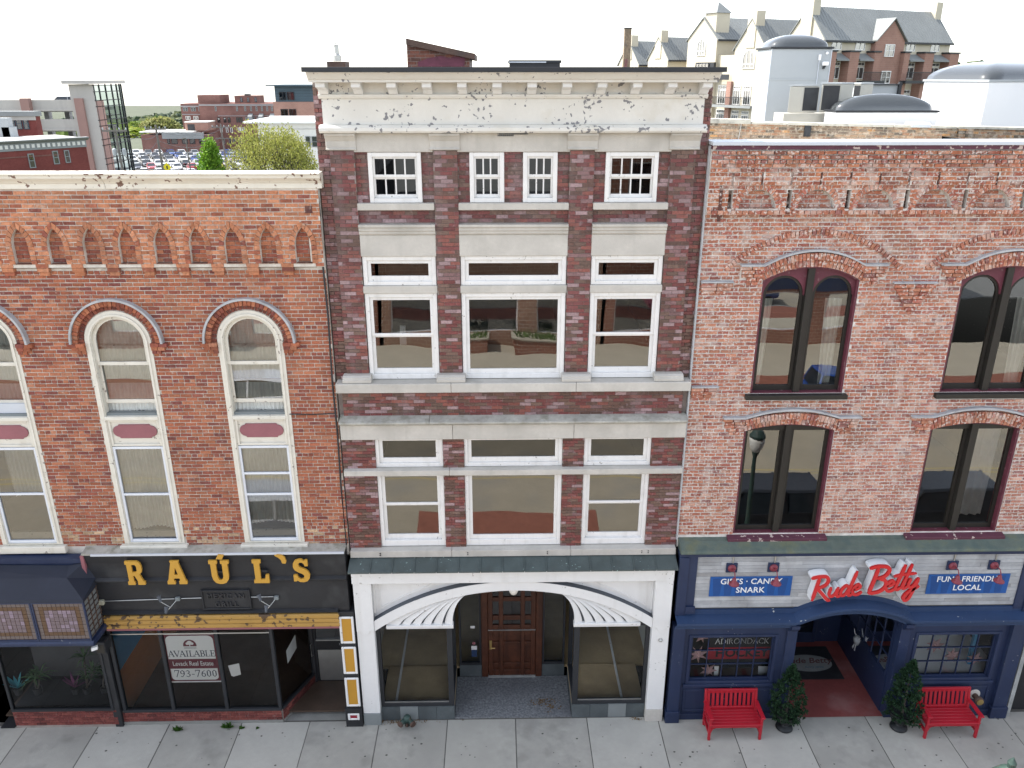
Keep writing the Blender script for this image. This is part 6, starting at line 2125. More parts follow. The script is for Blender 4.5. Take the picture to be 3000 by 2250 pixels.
M('lot_asphalt', (.34, .335, .32), .9, .12, .3, .1, 30)
structure(MB().add([(-140, 96, -4.95), (10, 96, -4.95), (10, 212, -4.95), (-140, 212, -4.95)], [(0, 1, 2, 3)]).build('parking_lot', 'lot_asphalt'))
# leaves carry their own tone
def leaf_mat(name):
    m = bpy.data.materials.new(name)
    m.use_nodes = True
    N, L = m.node_tree.nodes, m.node_tree.links
    b = N['Principled BSDF']
    at = N.new('ShaderNodeAttribute')
    at.attribute_name = 'tone'
    L.new(at.outputs['Color'], b.inputs['Base Color'])
    b.inputs['Roughness'].default_value = .7
    b.inputs['Specular IOR Level'].default_value = .2
    tl = N.new('ShaderNodeBsdfTranslucent')
    L.new(at.outputs['Color'], tl.inputs[0])
    mx = N.new('ShaderNodeMixShader')
    mx.inputs[0].default_value = .35
    L.new(b.outputs[0], mx.inputs[1])
    L.new(tl.outputs[0], mx.inputs[2])
    L.new(mx.outputs[0], N['Material Output'].inputs[0])
    MATS[name] = m
leaf_mat('leaf')
M('bark', (.07, .06, .05), .95, .3, 6, .3, 40)
def leaf_cards(b, c, r_, n, size, tones, rr, flat=1.0):
    for i in range(n):
        d = Vector((rr.gauss(0, 1), rr.gauss(0, 1), rr.gauss(0, 1) * flat))
        d.normalize()
        p = Vector(c) + Vector((d.x * r_, d.y * r_, d.z * r_ * flat)) * (rr.random() ** .45)
        a = Vector((rr.gauss(0, 1), rr.gauss(0, 1), rr.gauss(0, 1))).normalized()
        e = a.orthogonal().normalized()
        s = size * rr.uniform(.6, 1.3)
        t = rr.choice(tones)
        k = rr.uniform(.75, 1.25)
        b.add([p - a * s, p + e * s * .55, p + a * s, p - e * s * .55], [(0, 1, 2, 3)], tuple(q * k for q in t))
# far-off wood: one mass of crowns over the hills
rw = random.Random(3)
ico = bmesh.new()
bmesh.ops.create_icosphere(ico, subdivisions=2, radius=1)
IV = [v_.co.copy() for v_ in ico.verts]
IF = [[v_.index for v_ in f_.verts] for f_ in ico.faces]
ico.free()
b = MB()
TW = [(.11, .16, .03), (.14, .18, .035), (.08, .125, .03), (.17, .19, .05), (.035, .06, .025), (.15, .15, .05)]
def crown(x, y, r_, tn, zz=None, tall=1.0):
    z = (gz(x, y) if zz is None else zz) + r_ * .7 * tall
    ph = [rw.uniform(0, 6) for _ in range(3)]
    vs = []
    for p in IV:
        k = 1 + .22 * math.sin(p.x * 5 + ph[0]) * math.sin(p.y * 4 + ph[1]) + .15 * math.sin(p.z * 7 + ph[2]) + rw.uniform(-.09, .09)
        vs.append((x + p.x * r_ * k, y + p.y * r_ * k, z + p.z * r_ * k * tall))
    b.add(vs, IF, tn)
for i in range(900):
    y = 470 + 830 * rw.random() ** 1.3
    u = rw.uniform(250, 620) if rw.random() < .8 else rw.uniform(2700, 3050)
    x = (u - 1452) / 2357 * (y + 14)
    k = rw.uniform(.75, 1.2)
    tn = rw.choice(TW if y < 650 else TW[2:5] + [(.03, .05, .03)] * 3)
    crown(x, y, rw.uniform(3.5, 6.5) * (1 + y / 2600), tuple(q * k for q in tn))
for i in range(420):
    y = rw.uniform(960, 1290)
    u = rw.uniform(200, 640) if i % 4 else rw.uniform(2740, 3050)
    k = rw.uniform(.7, 1.25)
    tn = rw.choice([(.06, .09, .04), (.085, .11, .045), (.05, .075, .045), (.11, .13, .05)])
    crown((u - 1452) / 2524 * (y + 14), y, rw.uniform(6.5, 10), tuple(q * k for q in tn))
for i in range(160):
    y = 1290 + rw.uniform(-40, 40)
    u = rw.uniform(2740, 3050) if i % 2 else rw.uniform(260, 600)
    crown((u - 1452) / 2357 * (y + 14), y, rw.uniform(5, 8), (.045, .065, .05))
o = b.build('far_woods', 'leaf', tones=True)
o['kind'] = 'stuff'
o['label'] = 'green wooded hills far behind the car park'
# trees one can tell apart
def tree(name, label, x, y, z0, h, cr, tones, seed, n_leaf, lsize, shape='round', bare=False, group=None):
    rr = random.Random(seed)
    t = thing(name, label, 'tree', (x, y, z0), group)
    tb = MB()
    lf = MB()
    ends = []
    def grow(p, d, L_, r_, lv):
        q = p + d * L_
        mid = p + d * L_ * .5 + Vector((rr.uniform(-1, 1), rr.uniform(-1, 1), 0)) * L_ * .06
        tb.tube([p, mid, q], r_, 5 if lv > 1 else 8, r_ * .62, cap=False)
        if lv >= (5 if bare else 3):
            ends.append((q, L_))
            return
        n = 3 if lv < 2 else (3 if bare else 2)
        for i in range(n + (1 if lv == 0 else 0)):
            a = 2 * math.pi * (i + rr.random() * .6) / n
            sp = rr.uniform(.35, .75) if bare else rr.uniform(.3, .7)
            side = d.orthogonal().normalized()
            side.rotate(Matrix.Rotation(a, 3, d))
            nd = (d * (1 - sp * .35) + side * sp + Vector((0, 0, .12))).normalized()
            grow(q if i else mid.lerp(q, .8), nd, L_ * rr.uniform(.68, .82), r_ * .6, lv + 1)
    if shape == 'cone':
        tb.tube([(x, y, z0), (x, y, z0 + h * .95)], h * .02, 8, h * .004)
        for i in range(220):
            u = rr.random()
            zz = z0 + h * (.12 + .86 * u)
            rad_ = cr * (1 - u) ** .8 * (1.05 if u > .1 else .8)
            a = rr.uniform(0, 2 * math.pi)
            c = Vector((x + rad_ * math.cos(a) * rr.uniform(.4, 1), y + rad_ * math.sin(a) * rr.uniform(.4, 1), zz))
            leaf_cards(lf, c, cr * .26, n_leaf // 220, lsize, tones, rr)
    else:
        k = h * (.20 if bare else .24)
        grow(Vector((x, y, z0)), Vector((rr.uniform(-.05, .05), rr.uniform(-.05, .05), 1)).normalized(), k, h * .022, 0)
        # fit the crown to the measured size
        zs = [e[0].z for e in ends]
        for e, L_ in ends:
            leaf_cards(lf, e, (cr * (.16 if bare else .30)), max(1, n_leaf // len(ends)), lsize, tones, rr)
    # bring the grown tree to its measured height and spread
    if shape != 'cone':
        hz = max(p[2] for p in lf.v) - z0
        hr = sorted(math.hypot(p[0] - x, p[1] - y) for p in lf.v)[int(len(lf.v) * .985)]
        kz, kr = h / hz, cr / hr
        for m_ in (tb, lf):
            m_.v = [(x + (p[0] - x) * kr, y + (p[1] - y) * kr, z0 + (p[2] - z0) * kz) for p in m_.v]
    tb.build('trunk', 'bark', t)
    o = lf.build('crown', 'leaf', t, tones=True)
    return t
Y_G = [(.22, .27, .03), (.18, .25, .03), (.26, .29, .05), (.14, .20, .025)]
BUD = [(.28, .29, .06), (.34, .33, .09), (.23, .25, .055), (.17, .18, .05)]
MG = [(.11, .17, .03), (.14, .20, .035), (.08, .13, .025), (.17, .21, .045)]
DG = [(.020, .040, .016), (.03, .052, .02), (.025, .045, .02)]
WL = [(.24, .25, .08), (.20, .22, .075), (.28, .27, .10)]
q = P(826, 560, 62)
tree('budding_tree', 'large spreading tree in pale yellow spring bud beside the brick building', q.x, 62, -5, 15.0, 5.2, BUD, 17, 16000, .088, bare=True)
q = P(628, 560, 78)
tree('young_tree', 'bright green cone shaped young tree beside the car park', q.x, 78, -5, 11.9, 3.2, [(.13, .26, .022), (.18, .31, .03), (.09, .19, .018)], 5, 8800, .16, 'cone')
for i, (px_, y, h, cr, tn, lb_) in enumerate(((520, 415, 14.5, 9, WL, 'pale willow like tree beside the far brick hospital block'), (465, 430, 12.5, 9, MG, 'green tree at the right end of the far tree line'), (400, 400, 10.5, 9, Y_G, 'yellow green tree in the far tree line'), (365, 390, 10.5, 9, Y_G, 'yellow green tree behind the glass stair tower'), (432, 300, 4.6, 11, Y_G, 'broad bright green bush row behind the low brick wing'))):
    x = (px_ - 1452) / 2357 * (y + 14)
    tree('leafy_tree', lb_, x, y, gz(x, y), h, cr, tn, 30 + i, 5200, .55, group='trees beyond the car park')
for i, (px_, y, h, lb_) in enumerate(((424, 440, 12.5, 'dark conifer standing left among the far yellow green trees'), (452, 450, 12.5, 'dark conifer standing right among the far yellow green trees'))):
    x = (px_ - 1452) / 2357 * (y + 14)
    tree('conifer_tree', lb_, x, y, gz(x, y), h, 4.6, DG, 40 + i, 4400, .5, 'cone', group='conifers beyond the car park')
q = P(541, 500, 100)
tree('small_conifer', 'tiny dark conifer at the edge of the car park', q.x, 100, -5, 3.4, 1.0, DG, 44, 1500, .12, 'cone')
q = P(415, 490, 100)
tree('sapling', 'thin yellow sapling in front of the parked cars', q.x, 100, -5, 4.6, .9, Y_G, 45, 900, .12, 'cone')

# ================================================================== buildings behind
class Fac:
    """a building face in its own frame: u along, v into the building, z up"""
    def __init__(s, par, o, ang):
        s.p = par
        s.m = Matrix.Translation(Vector(o)) @ Matrix.Rotation(ang, 4, 'Z')
    def box(s, name, mat, u0, u1, v0, v1, z0, z1, par=None, bevel=0):
        return MB().box(u0, u1, v0, v1, z0, z1).xf(s.m).build(name, mat, par or s.p, bevel=bevel)
    def mesh(s, name, mat, mb, par=None):
        return mb.xf(s.m).build(name, mat, par or s.p)
    def win(s, u0, u1, z0, z1, nx=2, nz=1, fw=.08, mat='white_frame', g='glass_far', v=-.04):
        b = MB()
        frame_ring(b, u0, u1, z0, z1, fw, fw, fw, fw, v - .05, v + .04)
        for i in range(1, nx): b.box(u0 + (u1 - u0) * i / nx - fw * .35, u0 + (u1 - u0) * i / nx + fw * .35, v - .045, v + .035, z0 + fw, z1 - fw)
        for k in range(1, nz):
            zz = z0 + (z1 - z0) * k / nz
            b.box(u0 + fw, u1 - fw, v - .04, v + .03, zz - fw * .3, zz + fw * .3)
        w_ = b.xf(s.m).build('window', mat, s.p)
        MB().poly([(u0 + fw, v, z0 + fw), (u1 - fw, v, z0 + fw), (u1 - fw, v, z1 - fw), (u0 + fw, v, z1 - fw)]).xf(s.m).build('pane', g, w_)
        return w_
brick_tex('far_brick_red', (.16, .045, .040), (.19, .055, .048), (.17, .06, .052), 2.0)
brick_tex('far_brick_brown', (.165, .082, .07), (.19, .098, .082), (.21, .14, .12), 1.0)
brick_tex('far_brick_orange', (.29, .165, .13), (.32, .185, .145), (.33, .23, .19), 1.0)
M('far_concrete', (.42, .40, .37), .9, .08, .4, .05, 10, streak=((.33, .31, .29), .8, .55, .5))
M('far_concrete_grey', (.30, .30, .30), .9, .1, .4, .05, 10)
M('pink_panel', (.30, .185, .16), .9, .08, .5, .05, 10)
M('stucco_cream', (.52, .47, .37), .9, .06, .5, .03, 20)
M('stucco_shade', (.36, .34, .29), .9, .06, .5, .03, 20)
M('seam_roof', (.21, .22, .215), .6, .1, .4, .03, 20, metal=.2)
M('grey_trim', (.24, .25, .25), .8, .1, 1, .03, 20)
M('teal_panel', (.055, .085, .105), .7, .08, .6, .03, 20)
M('far_white', (.66, .65, .61), .8, .05, .5, .03, 20)
def zpx(py, Y): return P(1500, py, Y).z
# --- parking garage with stair tower
YG_ = 108
GR = thing('parking_garage', 'concrete parking garage with open decks and tall glass stair tower', 'parking garage', (P(150, 400, YG_).x, YG_, -5))
gf = Fac(GR, (0, YG_, 0), 0)
xl, xr = P(-60, 300, YG_).x, P(245, 300, YG_).x
for i, (yt, yb) in enumerate(((292, 324), (348, 381), (402, 434), (456, 488), (510, 540))):
    gf.box('spandrel', 'far_concrete', xl, xr, 0, .3, zpx(yb, YG_), zpx(yt, YG_))
    zd = zpx(yb, YG_)
    gf.box('deck', 'far_concrete_grey', xl, xr, .31, 9.5, zd - .15, zd + .35)
    gf.box('ledge', 'far_concrete', xl, xr, -.12, -.001, zpx(yb, YG_), zpx(yb - 5, YG_))
for px_ in (84, 242):
    x = P(px_, 300, YG_).x
    MB().box(x - .75, x + .45, -.9, .0, -5, zpx(287, YG_)).xf(gf.m).build('column', 'pink_panel', GR)
for px_ in (200, 60, 140):
    x = P(px_, 340, YG_ + 10).x
    gf.box('inner_column', 'far_concrete_grey', x, x + .7, 9, 10, -5, zpx(324, YG_))
x = P(218, 340, YG_).x
gf.box('core_wall', 'room_dark', x, xr - .9, 1.5, 3, -5, zpx(330, YG_))
# tower: concrete wall, pink side panels, glazed corner
t0, t1 = P(199, 247, YG_ - .5), P(270, 247, YG_ - .5)
t2 = Vector((t1.x, t1.x * FPX / math.cos(PITCH) / (358 - 1452) - CAM_D, t1.z))
zt = t1.z
def tower_face(a, c, z0, z1, name, mat, off=0.0):
    MB().add([(a.x, a.y - off, z0), (c.x, c.y - off, z0), (c.x, c.y - off, z1), (a.x, a.y - off, z1)], [(0, 1, 2, 3)]).build(name, mat, GR)
MB().add([(t0.x, t0.y, -5), (t1.x, t1.y, -5), (t1.x, t1.y + .35, -5), (t0.x, t0.y + .35, -5), (t0.x, t0.y, zt), (t1.x, t1.y, zt), (t1.x, t1.y + .35, zt), (t0.x, t0.y + .35, zt)],
         [(0, 1, 5, 4), (1, 2, 6, 5), (2, 3, 7, 6), (3, 0, 4, 7), (4, 5, 6, 7)]).build('tower_wall', 'far_concrete', GR)
rf = [Vector((t0.x - .5, t0.y - .8, 0)), Vector((t1.x + .5, t1.y - .8, 0)), Vector((t1.x + .5, t2.y + .6, 0))]
MB().add([(p.x, p.y, z) for z in (zt + .05, zt + .5) for p in (rf[0], rf[1], rf[2], rf[0] + rf[2] - rf[1])], [(0, 1, 5, 4), (1, 2, 6, 5), (2, 3, 7, 6), (3, 0, 4, 7), (4, 5, 6, 7), (3, 2, 1, 0)]).build('tower_roof', 'far_concrete', GR)
gd = (t2 - t1)
gd.z = 0
gL = gd.length
ga_ = math.atan2(gd.y, gd.x)
tf = Fac(GR, (t1.x, t1.y, 0), ga_)
zp_ = zpx(294, YG_)
tf.box('side_panel', 'pink_panel', .12, gL * .26, -.1, .1, -5, zp_)
nz_ = 9
mull = MB()
cols_ = [0.02, .20, .42, .64, .82, .93, 1.0]
for u in cols_: mull.box(gL * u - .06, gL * u + .06, -.12, .08, -5, zt)
zr = [zt - .15, zt - 1.0]
zz = zpx(294, YG_)
while zz > -5:
    zr += [zz, zz - .8]
    zz -= 2.65
for z in zr: mull.box(0, gL, -.10, .06, z - .05, z + .05)
tf.mesh('curtain_wall', 'black_metal', mull)
k_ = 0
zr2 = sorted(zr + [-5])
for i in range(len(cols_) - 1):
    for j_ in range(len(zr2) - 1):
        if cols_[i] < .2 and zr2[j_] < zp_ - .5: continue
        MB().poly([(gL * cols_[i] + .06, 0, zr2[j_] + .05), (gL * cols_[i + 1] - .06, 0, zr2[j_] + .05), (gL * cols_[i + 1] - .06, 0, zr2[j_ + 1] - .05), (gL * cols_[i] + .06, 0, zr2[j_ + 1] - .05)]).xf(tf.m).build('pane', 'glass_tower', GR)
tf.box('inner_wall', 'far_concrete_grey', .5, gL * .5, 2.6, 2.8, -5, zt)
for i in range(5):
    z = -4 + i * 2.65
    MB().bar((gL * .3, 1.5, z), (gL * .75, 1.5, z + 1.4), .9, .2).xf(tf.m).build('stair_flight', 'far_concrete', GR)
    MB().box(gL * .05, gL * .95, .3, 2.5, z + 1.4, z + 1.55).xf(tf.m).build('landing', 'far_concrete_grey', GR)
# --- red brick block in front of the garage
YR = 80
NB = thing('brick_building', 'dark red brick block with dentilled grey cornice in front of the garage', 'building', (P(100, 450, YR).x, YR, -5))
pA, pB = P(-60, 420, 74), P(247, 400, 82)
d_ = pB - pA
ang = math.atan2(d_.y, d_.x)
Lw = math.hypot(d_.x, d_.y)
nf = Fac(NB, (pA.x, pA.y, 0), ang)
zt = P(247, 402, 82).z
nf.box('wall', 'far_brick_red', 0, Lw, 0, 8, -5, zt - 1.05)
nf.box('frieze', 'grey_trim', -.05, Lw + .05, -.08, .02, zt - 1.04, zt - .3)
nf.mesh('cornice', 'grey_trim', MB().profile([(-.1, zt - .3), (-.35, zt - .15), (-.5, zt - .02), (-.5, zt + .05), (.3, zt + .05), (.3, zt - .3)], -.3, Lw + .3))
nf.box('roof', 'far_concrete', 0, Lw, .3, 8, zt - .2, zt - .05)
n_ = 20
for i in range(n_):
    u = Lw * (i + .5) / n_
    nf.box('dentil_panel', 'far_white', u - .15, u + .15, -.13, -.081, zt - .80, zt - .42)
def uof(px_, py): 
    # position along the angled face below a measured pixel
    best, bu = 1e9, 0
    for k in range(400):
        u = Lw * k / 400
        w_ = nf.m @ Vector((u, 0, 0))
        v_ = Vector((w_.x, w_.y + CAM_D, P(1500, py, w_.y).z - CAM_H))
        x_ = 1500 + FPX * v_.dot(_r) / v_.dot(_f)
        if abs(x_ - px_) < best: best, bu = abs(x_ - px_), u
    return bu
for p0, p1, y0, y1 in ((81, 100, 448, 490), (155, 172, 440, 479), (190, 205, 438, 475)):
    u0, u1 = uof(p0, 460), uof(p1, 460)
    Yw = (nf.m @ Vector((u0, 0, 0))).y
    nf.win(u0, u1, zpx(y1, Yw), zpx(y0, Yw), 1, 2, .1, 'grey_trim')
nf.box('string_course', 'far_brick_brown', 0, Lw * .72, -.05, -.001, zt - 1.75, zt - 1.62)
# taller rear part
x0, x1 = P(-60, 350, 88).x, P(103, 350, 88).x
rp = Fac(NB, (0, 88, 0), 0)
zt2 = zpx(325, 88)
rp.box('wall', 'far_brick_red', x0, x1, 0, 1.2, -5, zt2 - .6)
rp.box('cornice', 'grey_trim', x0, x1 + .2, -.3, 1.3, zt2 - .55, zt2 + .0)
rp.box('frieze', 'far_concrete', x0, x1 + .1, -.15, -.001, zt2 - 1.0, zt2 - .56)
for a, c in ((27, 47), (47, 67), (68, 87), (-8, 8)):
    rp.win(P(a, 360, 88).x, P(c, 360, 88).x - .12, zpx(377, 88), zpx(343, 88), 1, 2, .08, 'teal_panel')
for px_, w_, h_ in ((10, 2.2, 2.0), (32, 1.2, 1.0)):
    q = P(px_, 400, 84)
    o = MB().box(q.x - w_ / 2, q.x + w_ / 2, 83.5, 84.5, zt - .15, zt + h_).build('rooftop_unit', 'metal_pale')
    tag(o, 'large grey roof unit on the red block at far left edge' if w_ > 2 else 'small grey roof unit beside the larger one on the red block', 'roof unit', 'roof units on the red brick block')
# --- far brick hospital-like blocks
YB = 212
HB = thing('brick_building', 'long brown brick institution with rooftop blocks beyond the car park', 'building', (P(690, 400, YB).x, YB, -5))
hf = Fac(HB, (0, YB, 0), 0)
def X_(px_, Y=YB): return P(px_, 350, Y).x
hf.box('wall', 'far_brick_brown', X_(588), X_(812), 0, 16, -6, zpx(303, YB))
hf.box('parapet_band', 'far_concrete_grey', X_(588), X_(812), -.12, -.001, zpx(309, YB), zpx(305.5, YB))
hf.box('wing', 'far_brick_brown', X_(528), X_(592), 1.5, 14, -6, zpx(304, YB))
hf.box('wing_band', 'far_concrete_grey', X_(528), X_(588), 1.35, 1.499, zpx(313, YB), zpx(310, YB))
hf.box('wing_band', 'far_concrete_grey', X_(530), X_(588), 1.35, 1.499, zpx(336, YB), zpx(334, YB))
hf.box('rooftop_block', 'far_brick_brown', X_(583), X_(648), 1, 9, zpx(303, YB) + .01, zpx(278.5, YB))
hf.box('rooftop_block', 'far_brick_brown', X_(684), X_(750), 3, 10, zpx(303, YB) + .01, zpx(281, YB))
hf.box('rooftop_cap', 'black_metal', X_(711), X_(724), 4, 6, zpx(281, YB) + .01, zpx(276, YB))
for px_ in (704, 724, 746): hf.win(X_(px_ - 3), X_(px_ + 3), zpx(299, YB), zpx(286, YB), 1, 2, .12, 'teal_panel', v=2.94)
hf.box('string_course', 'far_concrete_grey', X_(640), X_(812), -.1, -.001, zpx(339.5, YB), zpx(338, YB))
def wrow(lst, y0, y1, w_, mat='grey_trim', nx=1, v=-.04):
    for px_ in lst: hf.win(X_(px_ - w_ / 2), X_(px_ + w_ / 2), zpx(y1, YB), zpx(y0, YB), nx, 2, .13, mat, v=v)
wrow((537.5, 545, 561, 568.5, 583), 314, 326, 6.5, v=1.46)
wrow((542, 549.5, 565, 573, 587), 340, 351, 6.5, 'far_white', v=1.46)
wrow((636, 698, 722, 739, 755, 771, 786, 800), 311, 325, 5)
wrow((641, 659, 671), 343, 358, 8, 'black_metal')
wrow((695, 701.5, 708), 343, 358, 5, 'black_metal')
wrow((722, 728, 744, 755, 760, 790), 343, 353, 5)
wrow((645, 662, 675, 697, 704, 711), 373, 387, 7, 'far_white')
wrow((648, 667, 679, 697, 706), 404, 419, 7, 'grey_trim')
for px_ in (737, 768, 800):
    MB().profile([(-.1, zpx(332, YB)), (-1.6, zpx(340, YB)), (-1.6, zpx(341, YB)), (-1.6, zpx(352, YB)), (-.1, zpx(352, YB))], X_(px_ - 6), X_(px_ + 6)).xf(hf.m).build('hood', 'grey_trim', HB)
# low wing in front
YL = 200
LW = thing('brick_building', 'low flat brick wing with pale fascia and dark windows at the car park', 'building', (P(500, 420, YL).x, YL, -5))
lf_ = Fac(LW, (0, YL, 0), 0)
zf0, zf1 = zpx(405, YL), zpx(387, YL)
lf_.box('wall', 'far_brick_brown', X_(405, YL), X_(600, YL), 0, 9, -5.2, zf0 + .9)
lf_.box('fascia', 'grey_trim', X_(470, YL), X_(592, YL), -.6, -.001, zf0, zf1)
lf_.box('roof_edge', 'far_white', X_(405, YL), X_(560, YL), -.65, 9.2, zf1 + .01, zf1 + .25)
for a, c in ((481, 489), (493, 511), (525, 541), (547, 563), (575, 591)):
    lf_.win(X_(a, YL), X_(c, YL), zpx(420, YL), zpx(405.5, YL), 1, 1, .12, 'black_metal', 'glass_dark', v=-.06)
lf_.box('upper_wall', 'far_brick_orange', X_(526, YL), X_(594, YL), 3, 9, zf1 + .26, zpx(360, YL))
lf_.box('upper_roof', 'far_white', X_(525, YL), X_(595, YL), 2.9, 9.1, zpx(360, YL) + .01, zpx(357.5, YL))
lf_.box('dark_opening', 'room_dark', X_(534, YL), X_(555, YL), 2.9, 2.999, zf1 + .3, zpx(365, YL))
lf_.box('end_wall', 'far_brick_brown', X_(592, YL), X_(606, YL), -.2, 6, -5.2, zf1 - .6)
# modern block with dark top floor
YM = 165
MBk = thing('modern_building', 'modern block with slate blue top floor over orange brick', 'building', (P(860, 350, YM).x, YM, -5))
mf = Fac(MBk, (0, YM, 0), 0)
mf.box('lower_wall', 'far_brick_orange', X_(805, YM), X_(935, YM), 0, 14, -5, zpx(298, YM))
mf.box('top_floor', 'teal_panel', X_(812, YM), X_(935, YM), .2, 14, zpx(298, YM) + .01, zpx(252, YM))
mf.box('flat_roof', 'teal_panel', X_(792, YM), X_(940, YM), -1.2, 15, zpx(252, YM) + .01, zpx(248.5, YM))
for i in range(5): mf.box('siding_line', 'black_metal', X_(812, YM), X_(930, YM), .17, .199, zpx(258 + i * 8, YM), zpx(257.6 + i * 8, YM))
for a, c, y0, y1, mt in ((824, 844, 269, 293, 'black_metal'), (847, 868, 269, 293, 'black_metal')):
    mf.win(X_(a, YM), X_(c, YM), zpx(y1, YM), zpx(y0, YM), 2, 1, .09, mt, v=.1)
for a, c in ((825, 846), (849, 870)):
    mf.win(X_(a, YM), X_(c, YM), zpx(344, YM), zpx(319, YM), 2, 1, .09, 'black_metal', 'glass_dark')
# pale flat-roofed building behind the budding tree
YW = 116
WB = thing('white_building', 'low white flat roofed building behind the budding tree', 'building', (P(820, 380, YW).x, YW, -5))
wf = Fac(WB, (0, YW, 0), 0)
wf.box('wall', 'far_white', X_(752, YW), X_(940, YW), 0, 18, -5, zpx(360, YW))
wf.box('roof_edge', 'bright_white', X_(715, YW), X_(940, YW), -.8, 18, zpx(360, YW) + .01, zpx(355, YW))
wf.box('band', 'far_concrete', X_(735, YW), X_(940, YW), -.05, -.001, zpx(378, YW), zpx(376.5, YW))
for a, c in ((890, 905), (908, 925)): wf.win(X_(a, YW), X_(c, YW), zpx(430, YW), zpx(398, YW), 1, 2, .1, 'grey_trim', 'glass_dark')

# --- condominium block at right, turned to the street
aC = rad(26.3)
OC = Vector((39.4, 90, 0))
dC, bC = Vector((math.cos(aC), math.sin(aC), 0)), Vector((-math.sin(aC), math.cos(aC), 0))
CO = thing('apartment_building', 'cream gabled apartment building with grey seam roofs and brick piers', 'building', (50, 100, -5))
def house(t0, t1, s0, s1, zb, ze, zr, ov=.35):
    """gabled block: ridge runs along dC, gable ends at s0 and s1"""
    fr_ = Fac(CO, OC, aC)
    tm = (t0 + t1) / 2
    v = []
    for s in (s0, s1): v += [(s, t0, zb), (s, t1, zb), (s, t1, ze), (s, tm, zr), (s, t0, ze)]
    MB().add(v, [(0, 4, 3, 2, 1), (5, 6, 7, 8, 9), (0, 5, 9, 4), (1, 2, 7, 6)]).xf(fr_.m).build('wall', 'stucco_cream', CO)
    sl = (zr - ze) / (tm - t0)
    for sg, te in ((-1, t0), (1, t1)):
        a = [(s0 - .15, te + sg * ov, ze - ov * sl + .03), (s1 + .15, te + sg * ov, ze - ov * sl + .03), (s1 + .15, tm, zr + .03), (s0 - .15, tm, zr + .03)]
        lo = [(x, y, z + .16) for x, y, z in a]
        rf_ = MB().add(a + lo, [(3, 2, 1, 0), (4, 5, 6, 7), (0, 1, 5, 4), (1, 2, 6, 5), (2, 3, 7, 6), (3, 0, 4, 7)]).xf(fr_.m).build('roof', 'seam_roof', CO)
        if sg < 0:
            b = MB()
            n = int((s1 - s0) / .5)
            for i in range(n + 1):
                s = s0 + (s1 - s0) * i / n
                p, q_ = Vector((s, te + sg * ov, ze - ov * sl + .19)), Vector((s, tm, zr + .19))
                b.bar(p, q_, .05, .07)
            b.xf(fr_.m).build('standing_seam', 'seam_roof', rf_)['kind'] = 'stuff'
            MB().bar((s0 - .15, te + sg * ov - .06, ze - ov * sl + .06), (s1 + .15, te + sg * ov - .06, ze - ov * sl + .06), .14, .22).xf(fr_.m).build('gutter', 'black_metal', rf_)
    return fr_
fC = house(0, 6.0, 0, 23.2, -6, 17.75, 21.25)
fC.box('chimney', 'stucco_cream', -.2, 1.0, 2.1, 3.9, 18, 23.2)
fC.box('chimney', 'stucco_cream', 22.2, 23.4, 2.2, 4.0, 18, 22.6)
house(9.6, 15.4, 0, 20, -6, 17.0, 20.4)
fC.box('chimney', 'stucco_cream', -.1, 1.4, 11.7, 13.3, 17, 21.5)
house(19.2, 25.5, 0, 22, -6, 18.4, 21.1)
house(30, 35, 0, 14, -6, 16.0, 18.9)
house(37.5, 43, 0, 14, -6, 15.4, 18.6)
for t in (31.8, 39.5): fC.box('chimney', 'stucco_cream', -.1, 1.2, t, t + 1.5, 16, 20.0 - (t > 35) * .4)
fC.box('cupola', 'stucco_cream', 0.2, 2.6, 19.9, 22.3, 18, 21.7)
cu_ = [(0.0, 19.7), (2.8, 19.7), (2.8, 22.5), (0, 22.5)]
MB().add([(x, y, 21.71) for x, y in cu_] + [(1.4, 21.1, 23.2)], [(0, 1, 4), (1, 2, 4), (2, 3, 4), (3, 0, 4), (3, 2, 1, 0)]).xf(fC.m).build('cupola_roof', 'seam_roof', CO)
# front: shade-side stucco band, brick piers, gabled brick bay
bay_b = MB()
pts = [(8.2, -6), (13.4, -6), (13.4, 17.6), (10.8, 20.0), (8.2, 17.6)]
bay_b.prism(pts, -.7, .3)
fC.mesh('brick_bay', 'far_brick_orange', bay_b)
tri = MB()
for (u0, z0), (u1, z1) in (((8.0, 17.5), (10.8, 20.1)), ((10.8, 20.1), (13.6, 17.5))):
    tri.add([(u0, -1.0, z0), (u1, -1.0, z1), (u1, 2.6, z1), (u0, 2.6, z0), (u0, -1.0, z0 + .15), (u1, -1.0, z1 + .15), (u1, 2.6, z1 + .15), (u0, 2.6, z0 + .15)],
            [(0, 1, 2, 3), (7, 6, 5, 4), (0, 4, 5, 1), (1, 5, 6, 2), (2, 6, 7, 3), (3, 7, 4, 0)])
fC.mesh('dormer_roof', 'seam_roof', tri)
for u0, u1 in ((-.2, 1.0), (3.3, 4.9), (7.6, 8.6), (13.0, 14.0), (16.9, 18.6), (21.8, 23.6)):
    fC.box('brick_pier', 'far_brick_orange', u0, u1, -1.3, -.001, -6, 16.2)
    fC.box('pier_cap', 'black_metal', u0 - .1, u1 + .1, -1.4, .0, 16.21, 16.4)
